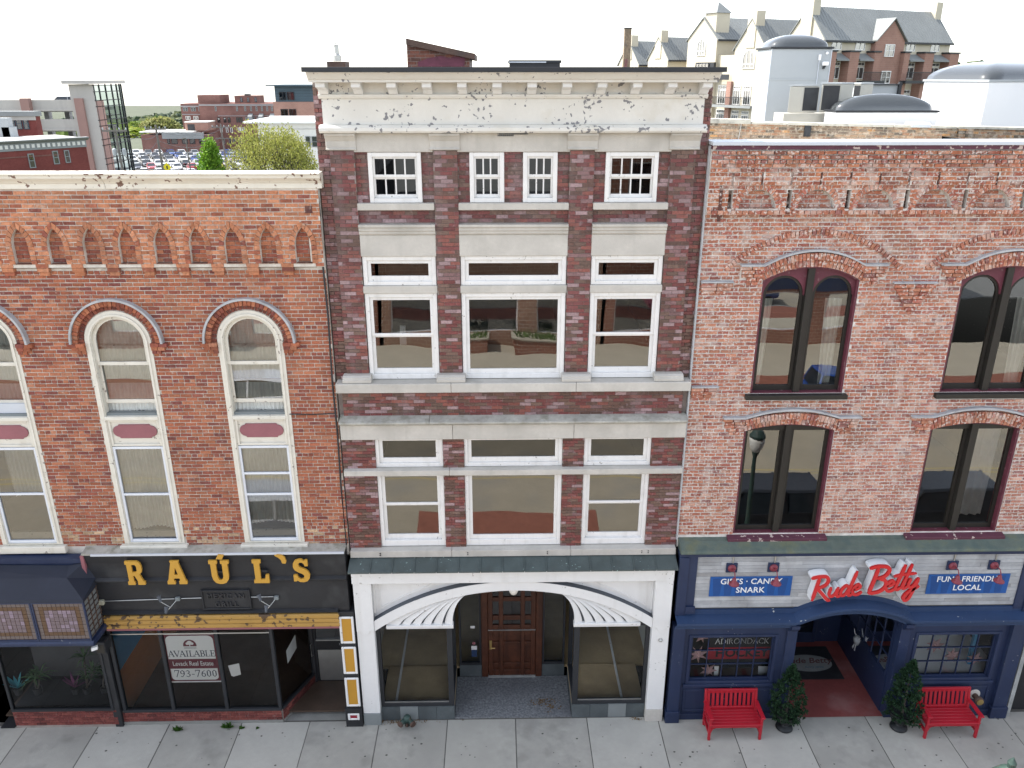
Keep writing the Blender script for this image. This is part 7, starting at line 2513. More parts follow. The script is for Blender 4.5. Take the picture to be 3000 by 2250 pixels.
for u0, u1 in ((1.1, 3.2), (5.0, 7.5), (14.1, 16.8), (18.7, 21.7)):
    MB().add([(u0, -1.4, 15.35), (u1, -1.4, 15.35), (u1, 0, 16.1), (u0, 0, 16.1), (u0, -1.4, 15.2), (u1, -1.4, 15.2)], [(0, 1, 2, 3), (4, 5, 1, 0), (4, 3, 2, 5)]).xf(fC.m).build('canopy_roof', 'seam_roof', CO)
    um = (u0 + u1) / 2
    fC.win(um - .85, um + .85, 16.45, 17.7, 2, 1, .10)
    for z0 in (13.1, 9.8, 6.5):
        w_ = min(1.4, (u1 - u0) / 2 - .06)
        fC.win(um - w_, um + w_, z0 + .05, z0 + 1.45, 3, 1, .09)
        fC.win(um - w_, um + w_, z0 + 1.55, z0 + 2.0, 4, 1, .08)
for u0, u1 in ((5.0, 9.0), (12.8, 19.6)):
    for z0 in (12.95,):
        fC.box('balcony_slab', 'black_metal', u0, u1, -2.2, -1.31, z0 - .35, z0)
        b = MB()
        b.box(u0, u1, -2.2, -2.15, z0 + .95, z0 + 1.02)
        for i in range(int((u1 - u0) / .16) + 1): b.box(u0 + i * .16, u0 + i * .16 + .03, -2.19, -2.16, z0, z0 + .95)
        fC.mesh('balcony_railing', 'black_metal', b)['kind'] = 'stuff'
fC.win(9.9, 11.6, 15.75, 17.2, 2, 2, .1, v=-.76)
fC.win(9.9, 11.6, 12.6, 14.1, 2, 2, .1, v=-.76)
fC.win(9.9, 11.6, 9.4, 10.9, 2, 2, .1, v=-.76)
# gable-end faces: frame running from back to front
def gable(t0, t1):
    o = OC + bC * t1
    return Fac(CO, (o.x, o.y, 0), math.atan2(-bC.y, -bC.x))
def arch_win(fc, um, z0, w_, h):
    lp0, lp1 = round_top(um - w_, um + w_, z0, z0 + h), round_top(um - w_ + .1, um + w_ - .1, z0 + .1, z0 + h)
    wn = solid([lp0, lp1], -.1, .02).xf(fc.m).build('arched_window', 'white_frame', CO)
    MB().poly([(x, -.04, z) for x, z in lp1]).xf(fc.m).build('pane', 'glass_far', wn)
    b = MB()
    for k in (-.33, .33): b.box(um + w_ * k - .04, um + w_ * k + .04, -.08, -.041, z0 + .1, z0 + h + w_ * .85)
    b.box(um - w_ + .1, um + w_ - .1, -.082, -.042, z0 + h * .5 - .04, z0 + h * .5 + .04)
    b.xf(fc.m).build('glazing_bar', 'white_frame', wn)
g1 = gable(0, 6)
arch_win(g1, 3.0, 15.9, 1.25, 1.1)
g2 = gable(9.6, 15.4)
arch_win(g2, 2.9, 14.4, 1.15, 1.2)
g3 = gable(19.2, 25.5)
arch_win(g3, 3.1, 16.2, .9, 1.3)
for z0 in (9.8, 6.6):
    for u in (.6, 2.6, 4.6):
        g2.win(u - .1, u + 1.3, z0, z0 + 1.9, 3, 1, .09)
        g2.win(u - .1, u + 1.3, z0 + 2.0, z0 + 2.45, 4, 1, .08)
    g2.box('balcony_slab', 'grey_trim', -3.4, 5.7, -1.6, -.02, z0 - .35, z0 - .05)
    b = MB()
    b.box(-3.4, 5.7, -1.6, -1.55, z0 + .95, z0 + 1.02)
    for i in range(56): b.box(-3.4 + i * .163, -3.37 + i * .163, -1.59, -1.56, z0 - .04, z0 + .95)
    g2.mesh('balcony_railing', 'black_metal', b)['kind'] = 'stuff'
g2.box('infill_wall', 'stucco_cream', -4.2, -.01, .5, 6, -6, 16.2)
for z0 in (9.8, 6.6):
    g2.win(-3.2, -1.2, z0, z0 + 1.9, 4, 1, .09, v=.46)
    g2.win(-3.2, -1.2, z0 + 2.0, z0 + 2.45, 4, 1, .08, v=.46)
g2.box('brick_pier', 'far_brick_orange', -.6, .25, -.4, -.001, -6, 12.8)
g2.box('sunroom_frame', 'black_metal', -7.5, -3.6, -.4, .0, 12.7, 15.3)
g2.win(-7.4, -4.6, 12.8, 15.2, 4, 2, .08, 'black_metal', v=-.5)
g2.box('roof_terrace_rail', 'black_metal', -3.5, -.4, -.3, -.25, 13.0, 13.7)
# tall brick stack with painted letters
CHM = thing('brick_smokestack', 'tall slim square brick smokestack with red painted letters', 'smokestack', (P(1838, 150, 60).x, 60, -5))
q = P(1838, 150, 60)
MB().add([(q.x - .33, 60, -5), (q.x + .33, 60, -5), (q.x + .33, 60.6, -5), (q.x - .33, 60.6, -5), (q.x - .29, 60.03, P(1838, 84, 60).z), (q.x + .29, 60.03, P(1838, 84, 60).z), (q.x + .29, 60.57, P(1838, 84, 60).z), (q.x - .29, 60.57, P(1838, 84, 60).z)],
         [(0, 1, 5, 4), (1, 2, 6, 5), (2, 3, 7, 6), (3, 0, 4, 7), (4, 5, 6, 7)]).build('shaft', 'brick_tan_stack' if 'brick_tan_stack' in MATS else M('brick_tan_stack', (.27, .20, .14), .95, .35, 6, .3, 30, stain=((.12, .11, .10), 1.2, .5, .7)), CHM)
MB().box(q.x - .32, q.x + .32, 59.98, 60.62, P(1838, 84, 60).z + .001, P(1838, 81, 60).z).build('cap', 'black_paint', CHM)
text('B', .55, 'maroon_panel', CHM, (q.x - .06, 60 - .03, P(1838, 181, 60).z), depth=.01)
text('R', .55, 'maroon_panel', CHM, (q.x - .06, 60 - .03, P(1838, 196, 60).z), depth=.01)
# ================================================================== things on the pavement
M('bench_red', (.37, .012, .024), .38, .06, 3, .03, 30, coat=.25)
def make_bench(label, x):
    t = thing('bench', label, 'bench', (0, 0, ZG), 'red benches outside the gift shop')
    W2, D = .575, .50
    def bx(n, *a, rot=None, bev=.006):
        b = MB().box(*a)
        if rot: b.xf(rot)
        o = b.build(n, 'bench_red', None, bevel=bev)
        o.parent = t
        return o
    for s in (-1, 1):
        a, c = sorted((s * W2, s * (W2 - .055)))
        lg = MB()
        lg.prism([(a, 0), (c, 0), (c, .60), (a, .60)], -D, -D + .06)
        o = lg.build('leg', 'bench_red', None, bevel=.008)
        o.parent = t
        r_ = MB()
        # rear post leans back above the seat
        r_.add([(a, -.06, 0), (c, -.06, 0), (c, 0, 0), (a, 0, 0), (a, -.06, .42), (c, -.06, .42), (c, 0, .42), (a, 0, .42), (a, .03, .90), (c, .03, .90), (c, .075, .90), (a, .075, .90)],
               [(0, 3, 2, 1), (0, 1, 5, 4), (1, 2, 6, 5), (2, 3, 7, 6), (3, 0, 4, 7), (4, 5, 9, 8), (5, 6, 10, 9), (6, 7, 11, 10), (7, 4, 8, 11), (8, 9, 10, 11)])
        o = r_.build('leg', 'bench_red', None, bevel=.008)
        o.parent = t
        a2, c2 = sorted((s * (W2 + .02), s * (W2 - .07)))
        bx('armrest', a2, c2, -D - .05, -.005, .60, .632)
        bx('side_rail', a, c, -D + .061, -.061, .15, .20)
        bx('side_rail', a, c, -D + .061, -.061, .355, .405)
        # curved brackets under the front apron
        b = MB().prism([(s * (W2 - .056), .32), (s * (W2 - .056), .20), (s * (W2 - .09), .30), (s * (W2 - .15), .33)], -D + .01, -D + .04)
        o = b.build('bracket', 'bench_red', None)
        o.parent = t
    bx('apron', -W2 + .056, W2 - .056, -D + .008, -D + .04, .33, .405)
    for i in range(6):
        y0 = -D - .015 + i * .087
        bx('seat_slat', -W2 + .0, W2 - .0, y0, y0 + .079, .407, .43)
    for z0, z1, y0 in ((.44, .50, -.052), (.81, .905, .015)):
        bx('back_rail', -W2 + .056, W2 - .056, y0, y0 + .05, z0, z1)
    n = 11
    for i in range(n):
        xx = -W2 + .09 + (2 * W2 - .18) * i / (n - 1)
        sh = Matrix(((1, 0, 0, 0), (0, 1, .17, -.115), (0, 0, 1, 0), (0, 0, 0, 1)))
        bx('back_slat', xx - .03, xx + .03, -.004, .018, .50, .81, rot=sh, bev=.004)
    t.location = (x, -.34, ZG)
    return t
b1 = make_bench('red slatted bench left of the porch under the hockey shirt window', 5.015)
b2 = copy_tree(b1)
b2['label'] = 'red slatted bench right of the porch beside the brass valve'
b2.location = (9.665, -.38, ZG)
# urns with clipped conical evergreens
M('urn_black', (.018, .02, .022), .5, .2, 4, .08, 30)
UR = [(.17, 0), (.185, .02), (.17, .06), (.09, .085), (.06, .12), (.07, .15), (.10, .165), (.15, .20), (.20, .27), (.215, .34), (.20, .375), (.225, .385), (.24, .42), (.23, .425), (.20, .40), (.05, .38)]
uA = thing('urn', 'black footed urn left of the porch mouth', 'urn', (0, 0, ZG), 'black urns at the gift shop porch')
o = MB().lathe(UR, (0, 0, 0), 24).build('bowl', 'urn_black', None, smooth=True); o.parent = uA
b = MB()
for i in range(12):
    a = 2 * math.pi * i / 12
    b.bar((.155 * math.cos(a), .155 * math.sin(a), .205), (.212 * math.cos(a), .212 * math.sin(a), .30), .03, .02)
o = b.build('gadroon', 'urn_black', None); o['kind'] = 'stuff'; o.parent = uA
uB = copy_tree(uA)
uB['label'] = 'black footed urn right of the porch mouth beside the right bench'
uA.location = (6.20, -.50, ZG)
uB.location = (8.70, -.54, ZG)
def shrub(label, x, y, seed, rx, h):
    rr = random.Random(seed)
    t = thing('conical_shrub', label, 'shrub', (x, y, ZG + .4), 'conical evergreens in urns')
    MB().tube([(x, y, ZG + .36), (x, y, ZG + .4 + h * .8)], .03, 7, .008).build('trunk', 'bark', t)
    b = MB()
    TN = [(.018, .050, .022), (.025, .062, .028), (.014, .038, .018), (.035, .075, .036)]
    TL = [(.05, .095, .05), (.04, .085, .042)]
    z0 = ZG + .36
    br = MB()
    for i in range(460):
        u = rr.random() ** 1.25
        prof_ = (min(1, u / .22 + .55) if u < .22 else (1 - (u - .22) / .78) ** .8)
        r_ = rx * prof_ * rr.uniform(.45, 1.08) * (1 + .12 * math.sin(seed + u * 9))
        a = rr.uniform(0, 2 * math.pi)
        c = Vector((x + r_ * math.cos(a), y + r_ * math.sin(a), z0 + h * u - (.06 * (1 - u))))
        od = Vector((math.cos(a), math.sin(a), rr.uniform(-.1, .9) + u)).normalized()
        tip = rr.random() < .4
        for k in range(11):
            d = (od + Vector((rr.gauss(0, .6), rr.gauss(0, .6), rr.gauss(0, .6)))).normalized()
            L_ = rr.uniform(.045, .085)
            sd_ = d.orthogonal().normalized()
            sd_.rotate(Matrix.Rotation(rr.uniform(0, 6.3), 3, d))
            p = c + d * .005
            tn = rr.choice(TL if tip and k < 5 else TN)
            q = rr.uniform(.7, 1.25)
            b.add([p, p + d * L_ * .5 + sd_ * .014, p + d * L_, p + d * L_ * .5 - sd_ * .014], [(0, 1, 2, 3)], tuple(v_ * q for v_ in tn))
    b.build('foliage', 'leaf', t, tones=True)
shrub('dark green conical shrub in the left urn', 6.20, -.50, 3, .40, 1.30)
shrub('dark green conical shrub in the right urn, leaning over the right bench', 8.72, -.54, 8, .39, 1.42)
# standpipe on the pavement
M('hydrant_green', (.035, .065, .055), .55, .35, 8, .15, 40, stain=((.13, .06, .035), 9, .58, .6))
q = PZ(1194, 2124, ZG)
HP = thing('standpipe', 'small green twin outlet standpipe below the left display window', 'standpipe', (q.x, q.y, ZG))
b = MB().lathe([(.06, 0), (.06, .10), (.085, .12), (.09, .20), (.06, .25), (.02, .27)], (q.x, q.y, ZG), 14)
b.build('body', 'hydrant_green', HP, smooth=True)
for s in (-1, 1):
    b = MB().tube([(q.x + s * .03, q.y, ZG + .17), (q.x + s * .10, q.y - .09, ZG + .16), (q.x + s * .125, q.y - .125, ZG + .155)], .05, 12, .058)
    o = b.build('outlet', 'hydrant_green', HP, smooth=True)
    MB().tube([(q.x + s * .126, q.y - .126, ZG + .155), (q.x + s * .15, q.y - .16, ZG + .15)], .066, 12).build('outlet_cap', 'rust_metal', o)
MB().tube([(q.x, q.y - .04, ZG + .1), (q.x, q.y - .12, ZG + .07)], .03, 10).build('drain', 'rust_metal', HP)
# brass siamese connection on the right bay
BV = thing('fire_connection', 'brass capped fire connection on a pale disc beside the right bench', 'fire connection', (10.45, -.2, .75))
qx = P(2856, 2042, -.24)
MB().lathe([(.125, 0), (.125, .012), (.11, .02)], (qx.x, -.2, qx.z + .05), 20, 'Y').build('escutcheon', 'limestone', BV)
MB().lathe([(.06, .0), (.06, .12), (.09, .13), (.095, .16), (.095, .20), (.085, .21)], (qx.x, -.22, qx.z + .03), 18, 'Y').build('outlet', 'rust_metal', BV)
MB().lathe([(.075, .0), (.075, .014), (.02, .02)], (qx.x, -.43, qx.z + .03), 16, 'Y').build('cap', 'brass', BV)
# animal skull ornament on the porch wall
SKO = thing('wall_ornament', 'small pale horned ornament with ribbons on the dark porch wall', 'ornament', (8.44, 1.35, 1.0))
p = Vector((8.44, 1.3, 1.06))
b = MB().lathe([(.01, -.14), (.05, -.12), (.08, -.02), (.09, .06), (.05, .11), (.01, .12)], p, 12)
b.build('body', 'metal_pale', SKO, smooth=True)
for s in (-1, 1):
    MB().tube([p + Vector((0, .05 * s, .08)), p + Vector((-.02, .12 * s, .12)), p + Vector((-.02, .17 * s, .20))], .016, 6, .004).build('horn', 'shelf_white', SKO)
    MB().add([p + Vector((-.03, .01 * s, -.12)), p + Vector((-.03, .05 * s, -.12)), p + Vector((-.05, .08 * s, -.25)), p + Vector((-.05, .03 * s, -.27))], [(0, 1, 2, 3)]).build('ribbon', 'shelf_white', SKO)
# weeds in the joint along the plinth
rr = random.Random(5)
for px_, py_, k, lb_ in ((522, 2133, 1.0, 'green weed tuft in the pavement joint below the left restaurant pane'), (667, 2126, 1.15, 'largest green weed tuft growing at the plinth in the middle'), (709, 2128, .6, 'small weed right of the largest tuft by the plinth'), (754, 2128, .35, 'tiniest weed sprig near the slanted plinth corner')):
    q = PZ(px_, py_ + 6, ZG)
    b = MB()
    for i in range(int(70 * k) + 10):
        a = rr.uniform(0, 6.3)
        L_ = rr.uniform(.05, .15) * k
        d = Vector((math.cos(a) * .7, math.sin(a) * .5 - .2, rr.uniform(.4, 1.2))).normalized()
        sd_ = d.orthogonal().normalized() * .013
        p = Vector((q.x + rr.uniform(-.06, .06) * k, q.y + rr.uniform(-.02, .03), ZG))
        b.add([p - sd_ * .4, p + sd_ * .4, p + d * L_ * .6 + sd_, p + d * L_ - Vector((0, 0, .02)), p + d * L_ * .6 - sd_], [(0, 1, 2, 3, 4)], rr.choice([(.05, .12, .02), (.07, .15, .03), (.035, .08, .015)]))
    o = b.build('weed', 'leaf', tones=True)
    tag(o, lb_, 'weed', 'weeds along the plinth')
# dry leaves blown into the porch and by the standpipe, spots of gum
b = MB()
for cx_, cy_, n, sx_, sy_ in ((1.0, .32, 90, .28, .12), (1.15, .2, 30, .15, .1), (-2.2, -.17, 110, .6, .05), (1.1, -.02, 6, .1, .05), (3.05, -.2, 20, .2, .04)):
    for i in range(n):
        x, y = rr.gauss(cx_, sx_ * .6), rr.gauss(cy_, sy_ * .6)
        z = (.238 if y > -.1 and -.94 < x < 1.52 else ZG + .004) + rr.uniform(0, .012)
        a = rr.uniform(0, 6.3)
        s = rr.uniform(.012, .028)
        b.add([(x + s * math.cos(a), y + s * math.sin(a), z), (x - s * .5 * math.sin(a), y + s * .5 * math.cos(a), z + .008), (x - s * math.cos(a), y - s * math.sin(a), z), (x + s * .5 * math.sin(a), y - s * .5 * math.cos(a), z + .004)], [(0, 1, 2, 3)], rr.choice([(.20, .12, .05), (.14, .09, .05), (.26, .17, .08)]))
o = b.build('leaf_litter', 'leaf', tones=True)
o['kind'] = 'stuff'
o['label'] = 'dry brown leaves blown into the porch and against the plinth'
b = MB()
for i in range(150):
    x, y = rr.uniform(-9, 12), rr.uniform(-2.4, -.3)
    r_ = rr.uniform(.008, .024)
    b.add([(x + r_ * math.cos(k) * 1.2, y + r_ * math.sin(k), ZG + .005) for k in (0, 1, 2, 3, 4, 5)], [(0, 1, 2, 3, 4, 5)])
o = b.build('gum_spots', 'joint_dirt')
o['kind'] = 'stuff'
o['label'] = 'dark flattened gum spots on the pavement slabs'
# plants behind the glass of the bay window
def pot_plant(nm, label, foot, heads, tones, llen, wide, n, pot=.10, y=.35, stem=True, droop=.9):
    rr = random.Random(hash(label) % 1000 if False else len(label) * 7 + n)
    f_ = P(*foot, y)
    f_.z = .66
    t = thing(nm, label, 'potted plant', f_, 'plants in the bay window')
    MB().lathe([(pot * .75, 0), (pot, .16), (pot * .9, .16), (pot * .85, .13)], f_, 14).build('pot', 'black_paint', t)
    b = MB()
    for hd in heads:
        h_ = P(*hd, y)
        if stem: MB().tube([f_ + Vector((rr.uniform(-.03, .03), 0, .13)), (f_ + h_) / 2 + Vector((rr.uniform(-.03, .03), 0, 0)), h_], .022, 7, .016).build('stem', 'bark', t)
        else: h_ = f_ + Vector((0, 0, .15))
        for i in range(n):
            a = 2 * math.pi * i / n * 5.3
            el = rr.uniform(-.15, 1.1) if stem else rr.uniform(.5, 1.3)
            d = Vector((math.cos(a) * math.cos(el), math.sin(a) * math.cos(el) * .6, math.sin(el)))
            sd_ = d.cross(Vector((0, 0, 1))).normalized() * wide
            L_ = llen * rr.uniform(.7, 1.1)
            p0, p1, p2 = h_, h_ + d * L_ * .55, h_ + d * L_ - Vector((0, 0, L_ * .3 * droop))
            tn = rr.choice(tones)
            b.add([p0 - sd_ * .5, p0 + sd_ * .5, p1 + sd_, p2, p1 - sd_], [(0, 1, 2, 4), (4, 2, 3)], tn)
    b.build('leaves', 'leaf', t, tones=True)
DR = [(.05, .11, .05), (.07, .15, .06), (.10, .18, .08)]
pot_plant('dragon_plant', 'left dragon plant with thin stems behind the bay window glass', (118, 2050), [(102, 1988), (116, 1975)], DR, .42, .018, 22)
pot_plant('dragon_plant', 'tall middle dragon plant behind the bay window glass', (262, 2045), [(246, 1925), (256, 1985), (272, 1965)], DR, .40, .018, 20)
pot_plant('dragon_plant', 'right dragon plant beside the dark pier behind the glass', (313, 2045), [(304, 1975)], DR, .40, .018, 24)
pot_plant('agave_plant', 'turquoise spiky plant at lower left behind the bay glass', (62, 2052), [(62, 2040)], [(.05, .28, .34), (.08, .36, .42), (.04, .20, .26)], .42, .035, 12, stem=False, droop=.1)
pot_plant('agave_plant', 'purple spiky plant at lower middle behind the bay glass', (232, 2062), [(232, 2040)], [(.20, .06, .16), (.26, .09, .20), (.14, .05, .12)], .44, .03, 12, stem=False, droop=.1)
sk = thing('loudspeaker', 'small black loudspeaker box under the right end of the bay', 'loudspeaker', (-8.2, -.4, 2.6))
q = P(300, 1890, -.35)
MB().box(q.x - .1, q.x + .1, -.45, -.21, q.z - .14, q.z + .14).build('cabinet', 'black_paint', sk, bevel=.01)
MB().box(q.x - .08, q.x + .08, -.455, -.4505, q.z - .12, q.z + .08).build('grille', 'dark_bronze', sk)
q = P(277, 1899, -.5)
o = MB().obox((q.x, -.5, q.z), (1, .3, .2), (-.3, 1, 0), (0, 0, 1), .06, .03, .035).build('camera_box', 'bright_white')
tag(o, 'tiny white camera box under the stained glass bay corner', 'camera')

# ================================================================== vehicles
def car_parts(paint, suv=False):
    """half-profile loft; x forward. returns dict part -> list of MB"""
    L_ = 4.6
    top = 1.72 if suv else 1.44
    prof = [(-2.3, .45, .80, .60), (-2.25, .40, .92, .82), (-1.6, .28, 1.02, .88), (-.6, .24, 1.0, .90), (.7, .24, .98, .90), (1.6, .28, .90, .87), (2.2, .36, .76, .76), (2.32, .45, .62, .55)]
    b = MB()
    v, f = [], []
    for x, z0, z1, w_ in prof:
        k = 1.12 if suv else 1.0
        v += [(x, -w_, z0 + .1), (x, -w_ * 1.0, (z0 + z1) / 2 * k), (x, -w_ * .92, z1 * k), (x, w_ * .92, z1 * k), (x, w_, (z0 + z1) / 2 * k), (x, w_, z0 + .1)]
    n = len(prof)
    for i in range(n - 1):
        for k in range(6):
            f.append((i * 6 + k, i * 6 + (k + 1) % 6, (i + 1) * 6 + (k + 1) % 6, (i + 1) * 6 + k))
    f += [(5, 4, 3, 2, 1, 0), tuple((n - 1) * 6 + k for k in range(6))]
    b.add(v, f)
    zb = 1.12 if suv else .97
    c0, c1, c2, c3 = ((-2.15, -1.9, .55, 1.25) if suv else (-1.75, -1.0, .35, 1.2))
    gl = MB().add([(c0, -.80, zb - .04), (c3, -.80, zb - .08), (c2, -.62, top - .02), (c1, -.62, top - .02), (c0, .80, zb - .04), (c3, .80, zb - .08), (c2, .62, top - .02), (c1, .62, top - .02)],
                  [(0, 1, 2, 3), (5, 4, 7, 6), (1, 5, 6, 2), (4, 0, 3, 7)])
    rf_ = MB().add([(c1 - .05, -.64, top - .03), (c2 + .05, -.64, top - .03), (c2 + .05, .64, top - .03), (c1 - .05, .64, top - .03), (c1 + .05, -.56, top + .03), (c2 - .05, -.56, top + .03), (c2 - .05, .56, top + .03), (c1 + .05, .56, top + .03)],
                   [(0, 1, 5, 4), (1, 2, 6, 5), (2, 3, 7, 6), (3, 0, 4, 7), (4, 5, 6, 7)])
    pl_ = MB()
    for s in (-1, 1):
        for a, c in (((c0, .80, zb), (c1, .62, top)), ((c3, .80, zb - .05), (c2, .62, top)), (((c1 + c2) / 2 - .1, .80, zb), ((c1 + c2) / 2 - .1, .63, top))):
            pl_.bar((a[0], a[1] * s, a[2]), (c[0], c[1] * s, c[2]), .07, .06)
    wh = []
    for x in (-1.38, 1.42):
        for s in (-1, 1):
            wh.append(MB().lathe([(.20, -.02), (.33, 0), (.34, .10), (.33, .2), (.20, .2)], (x, s * .80 + .10 - .0, .34), 16, 'Y'))
    hl = [MB().obox((2.24, s * .60, .72 * (1.1 if suv else 1)), (1, 0, -.2), (0, 1, 0), (.2, 0, 1), .05, .16, .06) for s in (-1, 1)]
    tl = [MB().obox((-2.26, s * .62, .82 * (1.1 if suv else 1)), (1, 0, 0), (0, 1, 0), (0, 0, 1), .04, .12, .08) for s in (-1, 1)]
    return b, gl, rf_, pl_, wh, hl, tl
M('tyre', (.02, .02, .02), .85, .1, 5, 0)
M('lamp_clear', (.6, .62, .65), .2, .03, 5, 0)
M('lamp_red', (.35, .02, .02), .3, .05, 5, 0)
M('car_glass', (.02, .025, .03), .06, .05, 2, 0, spec=.7)
PAINT = {}
for nm, c in (('white', (.62, .63, .64)), ('silver', (.36, .37, .38)), ('black', (.012, .013, .015)), ('grey', (.11, .115, .12)), ('blue', (.02, .06, .22)), ('red', (.30, .02, .025))):
    PAINT[nm] = M('car_' + nm, c, .25, .02, 2, 0, coat=.6, metal=.25 if nm in ('silver', 'grey') else 0)
def make_car(col, label, suv=False, group=None):
    t = thing('parked_car', label, 'car', (0, 0, 0), group)
    b, gl, rf_, pl_, wh, hl, tl = car_parts(col, suv)
    for n, m_, mt, sm in (('body', b, 'car_' + col, False), ('windows', gl, 'car_glass', False), ('roof', rf_, 'car_' + col, False), ('window_pillars', pl_, 'car_' + col, False)):
        o = m_.build(n, mt, None, bevel=.05 if n == 'body' else 0, seg=2)
        o.parent = t
        if n == 'window_pillars': o['kind'] = 'stuff'
    for n, ms, mt in (('wheel', wh, 'tyre'), ('headlight', hl, 'lamp_clear'), ('tail_light', tl, 'lamp_red')):
        for m_ in ms:
            o = m_.build(n, mt, None)
            o.parent = t
    return t
# rows in the car park behind
proto = {}
cols_w = ['white'] * 6 + ['silver'] * 6 + ['black'] * 5 + ['grey'] * 5 + ['blue'] * 3 + ['red'] * 1
LBL = {c: '%s car among the rows in the sunlit car park behind' % c for c in PAINT}
rc = random.Random(9)
for ri, (Y, xa, xb, st) in enumerate(((140, -64, -39, 2.9), (150, -72, -38, 2.9), (161, -78, -38, 2.85), (168, -82, -39, 2.85), (178, -86, -41, 2.85), (186, -90, -43, 2.85), (194, -92, -50, 2.85))):
    x = xa
    while x < xb:
        u = 1452 + x / (Y + 14) * 2357
        x += st
        if rc.random() < .08 or u > 900 or u < 368: continue
        c = rc.choice(cols_w)
        if ri == 2 and abs(u - 440) < 8: c = 'red'
        if c not in proto:
            proto[c] = make_car(c, LBL[c], group='cars in the car park')
            o = proto[c]
        else:
            o = copy_tree(proto[c])
        o['label'] = '%s car in the %s row of the sunlit car park' % (c, ('nearest', 'second', 'third', 'fourth', 'fifth', 'sixth', 'farthest')[ri])
        o.location = (x + rc.uniform(-.2, .2), Y + rc.uniform(-.3, .3), -4.95)
        o.rotation_euler = (0, 0, rad(-90 + 28 + rc.uniform(-3, 3)) + (math.pi if rc.random() < .3 else 0))
for px_, lb_ in ((186, 'pale car roof showing above the top deck of the garage'),):
    q = P(px_, 292, 112)
    o = make_car('silver', lb_, True)
    o.location = (q.x, 112, q.z - 1.25)
    o.rotation_euler = (0, 0, rad(190))
# vehicles mirrored in the panes
for (x, y, c, lb_, r_) in ((7.9, -7.5, 'black', 'black car at the near kerb mirrored in the lower arched window', 180), (13.4, -7.5, 'black', 'second black car at the near kerb, further right', 180), (-9.5, -17.4, 'white', 'white car across the street mirrored in a transom pane', 0), (15.5, -17.4, 'blue', 'dark blue car across the street at right', 0), (-7.4, -7.6, 'silver', 'silver car at the near kerb outside the restaurant', 180)):
    o = make_car(c, lb_, True)
    o.location = (x, y, .06)
    o.rotation_euler = (0, 0, rad(r_))
v_ = Vector((7.15, -5.65, 4.18))
LP_ = thing('street_lamp', 'green acorn street lamp at the kerb, mirrored in the lower right window', 'street lamp', (v_.x, -5.65, ZG))
MB().lathe([(.20, 0), (.20, .25), (.12, .4), (.09, .5), (.075, 1.5), (.06, v_.z - .6), (.10, v_.z - .5), (.12, v_.z - .42)], (v_.x, -5.65, ZG - .2), 14).build('post', 'hydrant_green', LP_)
MB().lathe([(.10, v_.z - .45), (.19, v_.z - .30), (.22, v_.z - .1), (.21, v_.z)], (v_.x, -5.65, 0), 16).build('globe', 'frosted', LP_, smooth=True)
MB().lathe([(.23, v_.z + .0), (.23, v_.z + .06), (.14, v_.z + .2), (.05, v_.z + .28), (.06, v_.z + .36), (.01, v_.z + .45)], (v_.x, -5.65, 0), 16).build('cap', 'hydrant_green', LP_)

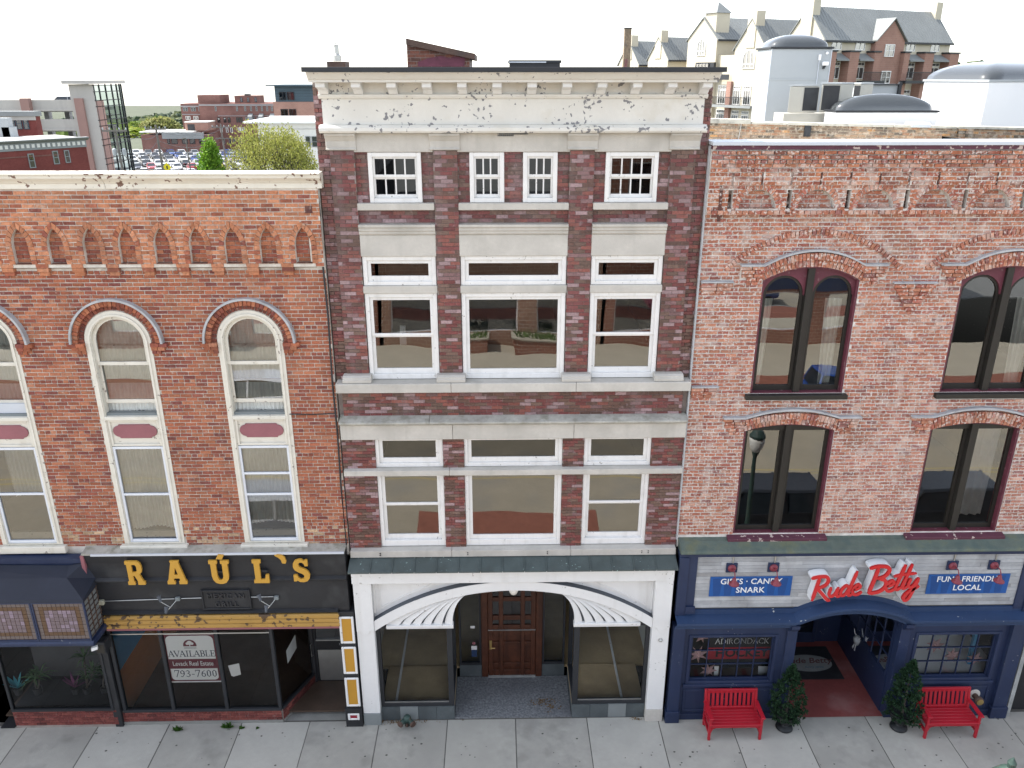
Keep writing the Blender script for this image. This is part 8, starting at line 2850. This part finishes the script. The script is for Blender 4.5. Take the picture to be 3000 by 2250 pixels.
# ================================================================== utility poles, wires, sign, rail by the car park
M('pole_wood', (.17, .155, .14), .9, .2, 4, .1, 20)
tops = []
for px_, ty, Y, lb_, arm, trans in ((335, 368, 60, 'wooden utility pole with two transformers in front of the glass tower', 2.1, True), (455, 366, 76, 'wooden utility pole with crossarm before the low brick wing', 2.2, False), (543, 404, 82, 'slim grey light pole left of the bright cone shaped tree', .9, False), (646, 363, 104, 'utility pole with double crossarm behind the cone shaped tree', 2.4, False)):
    q = P(px_, ty, Y)
    zb = -5.0
    t = thing('utility_pole', lb_, 'utility pole', (q.x + .35, Y, zb), 'utility poles by the car park')
    MB().tube([(q.x + .25, Y, zb), (q.x, Y, q.z)], .16 if arm > 1 else .1, 8, .11 if arm > 1 else .07).build('pole', 'pole_wood', t)
    if arm > 1:
        MB().box(q.x - arm / 2, q.x + arm / 2, Y - .2, Y - .08, q.z - .5, q.z - .36).build('crossarm', 'pole_wood', t)
        if px_ == 646: MB().box(q.x - arm / 2 + .3, q.x + arm / 2 - .3, Y - .2, Y - .08, q.z - 2.0, q.z - 1.86).build('crossarm', 'pole_wood', t)
        for s in (-.95, -.4, .4, .95):
            MB().lathe([(.05, 0), (.07, .1), (.03, .22)], (q.x + s * arm / 2, Y - .14, q.z - .36), 8).build('insulator', 'metal_pale', t)
    else:
        MB().tube([(q.x, Y, q.z), (q.x - .4, Y, q.z - .1)], .06, 6).build('lamp_arm', 'pole_wood', t)
    if trans:
        for s in (-.42, .42):
            MB().lathe([(.15, 0), (.17, .05), (.17, .50), (.13, .56), (.04, .62)], (q.x + s + .08, Y - .05, q.z - 2.5), 14).build('transformer', 'metal_pale', t)
        MB().tube([(q.x + .18, Y, q.z - 6.6), (q.x + .8, Y - .6, q.z - 6.1), (q.x + 1.5, Y - .9, q.z - 6.0)], .04, 6).build('lamp_arm', 'steel', t)
        MB().box(q.x - 2.2, q.x + .1, Y - .1, Y - .02, q.z - 8.2, q.z - 8.1).build('street_name_sign', 'metal_pale', t)
    tops.append(q)
k = 0
for a, c in ((0, 1), (1, 3)):
    for off, dz in ((-.8, -.2), (.8, -.2), (0, -1.6), (0, -2.2)):
        A_, B_ = tops[a] + Vector((off, 0, dz)), tops[c] + Vector((off, 0, dz))
        pts = []
        for i in range(9):
            t_ = i / 8
            p = A_.lerp(B_, t_)
            p.z -= 1.1 * 4 * t_ * (1 - t_)
            pts.append(p)
        o = MB().tube(pts, .022, 4).build('overhead_wire', 'black_metal')
        k += 1
        tag(o, 'thin sagging overhead wire between the utility poles behind', 'wire', 'overhead wires between the poles')
q = P(489, 490, 82)
YS = thing('warning_sign', 'yellow diamond warning sign at the edge of the car park', 'road sign', (q.x, 82, -5))
s = .52
MB().add([(q.x - s, 82, q.z), (q.x, 82, q.z - s), (q.x + s, 82, q.z), (q.x, 82, q.z + s), (q.x - s, 82.03, q.z), (q.x, 82.03, q.z - s), (q.x + s, 82.03, q.z), (q.x, 82.03, q.z + s)], [(0, 1, 2, 3), (7, 6, 5, 4), (0, 4, 5, 1), (1, 5, 6, 2), (2, 6, 7, 3), (3, 7, 4, 0)]).build('plate', M('sign_yellow', (.75, .62, .02), .5, .03, 3, 0), YS)
MB().box(q.x - .06, q.x + .1, 81.985, 81.999, q.z - .2, q.z + .16).build('pictogram', 'black_paint', YS)
MB().lathe([(.05, 0), (.05, q.z + 4.6)], (q.x, 82.06, -5), 8).build('post', 'steel', YS)
q0, q1 = P(405, 499, 92), P(545, 505, 92)
FR = thing('guard_rail', 'low weathered rail along the near edge of the car park', 'fence', (q0.x, 92, -5))
for i in range(13):
    x = q0.x + (q1.x - q0.x) * i / 12
    MB().box(x - .06, x + .06, 92.05, 92.2, -5, q0.z + .05).build('post', 'pole_wood', FR)
for z in (q0.z, q0.z - .45): MB().bar((q0.x, 92, z), (q1.x, 92, z - .05), .06, .16).build('rail', 'pole_wood', FR)
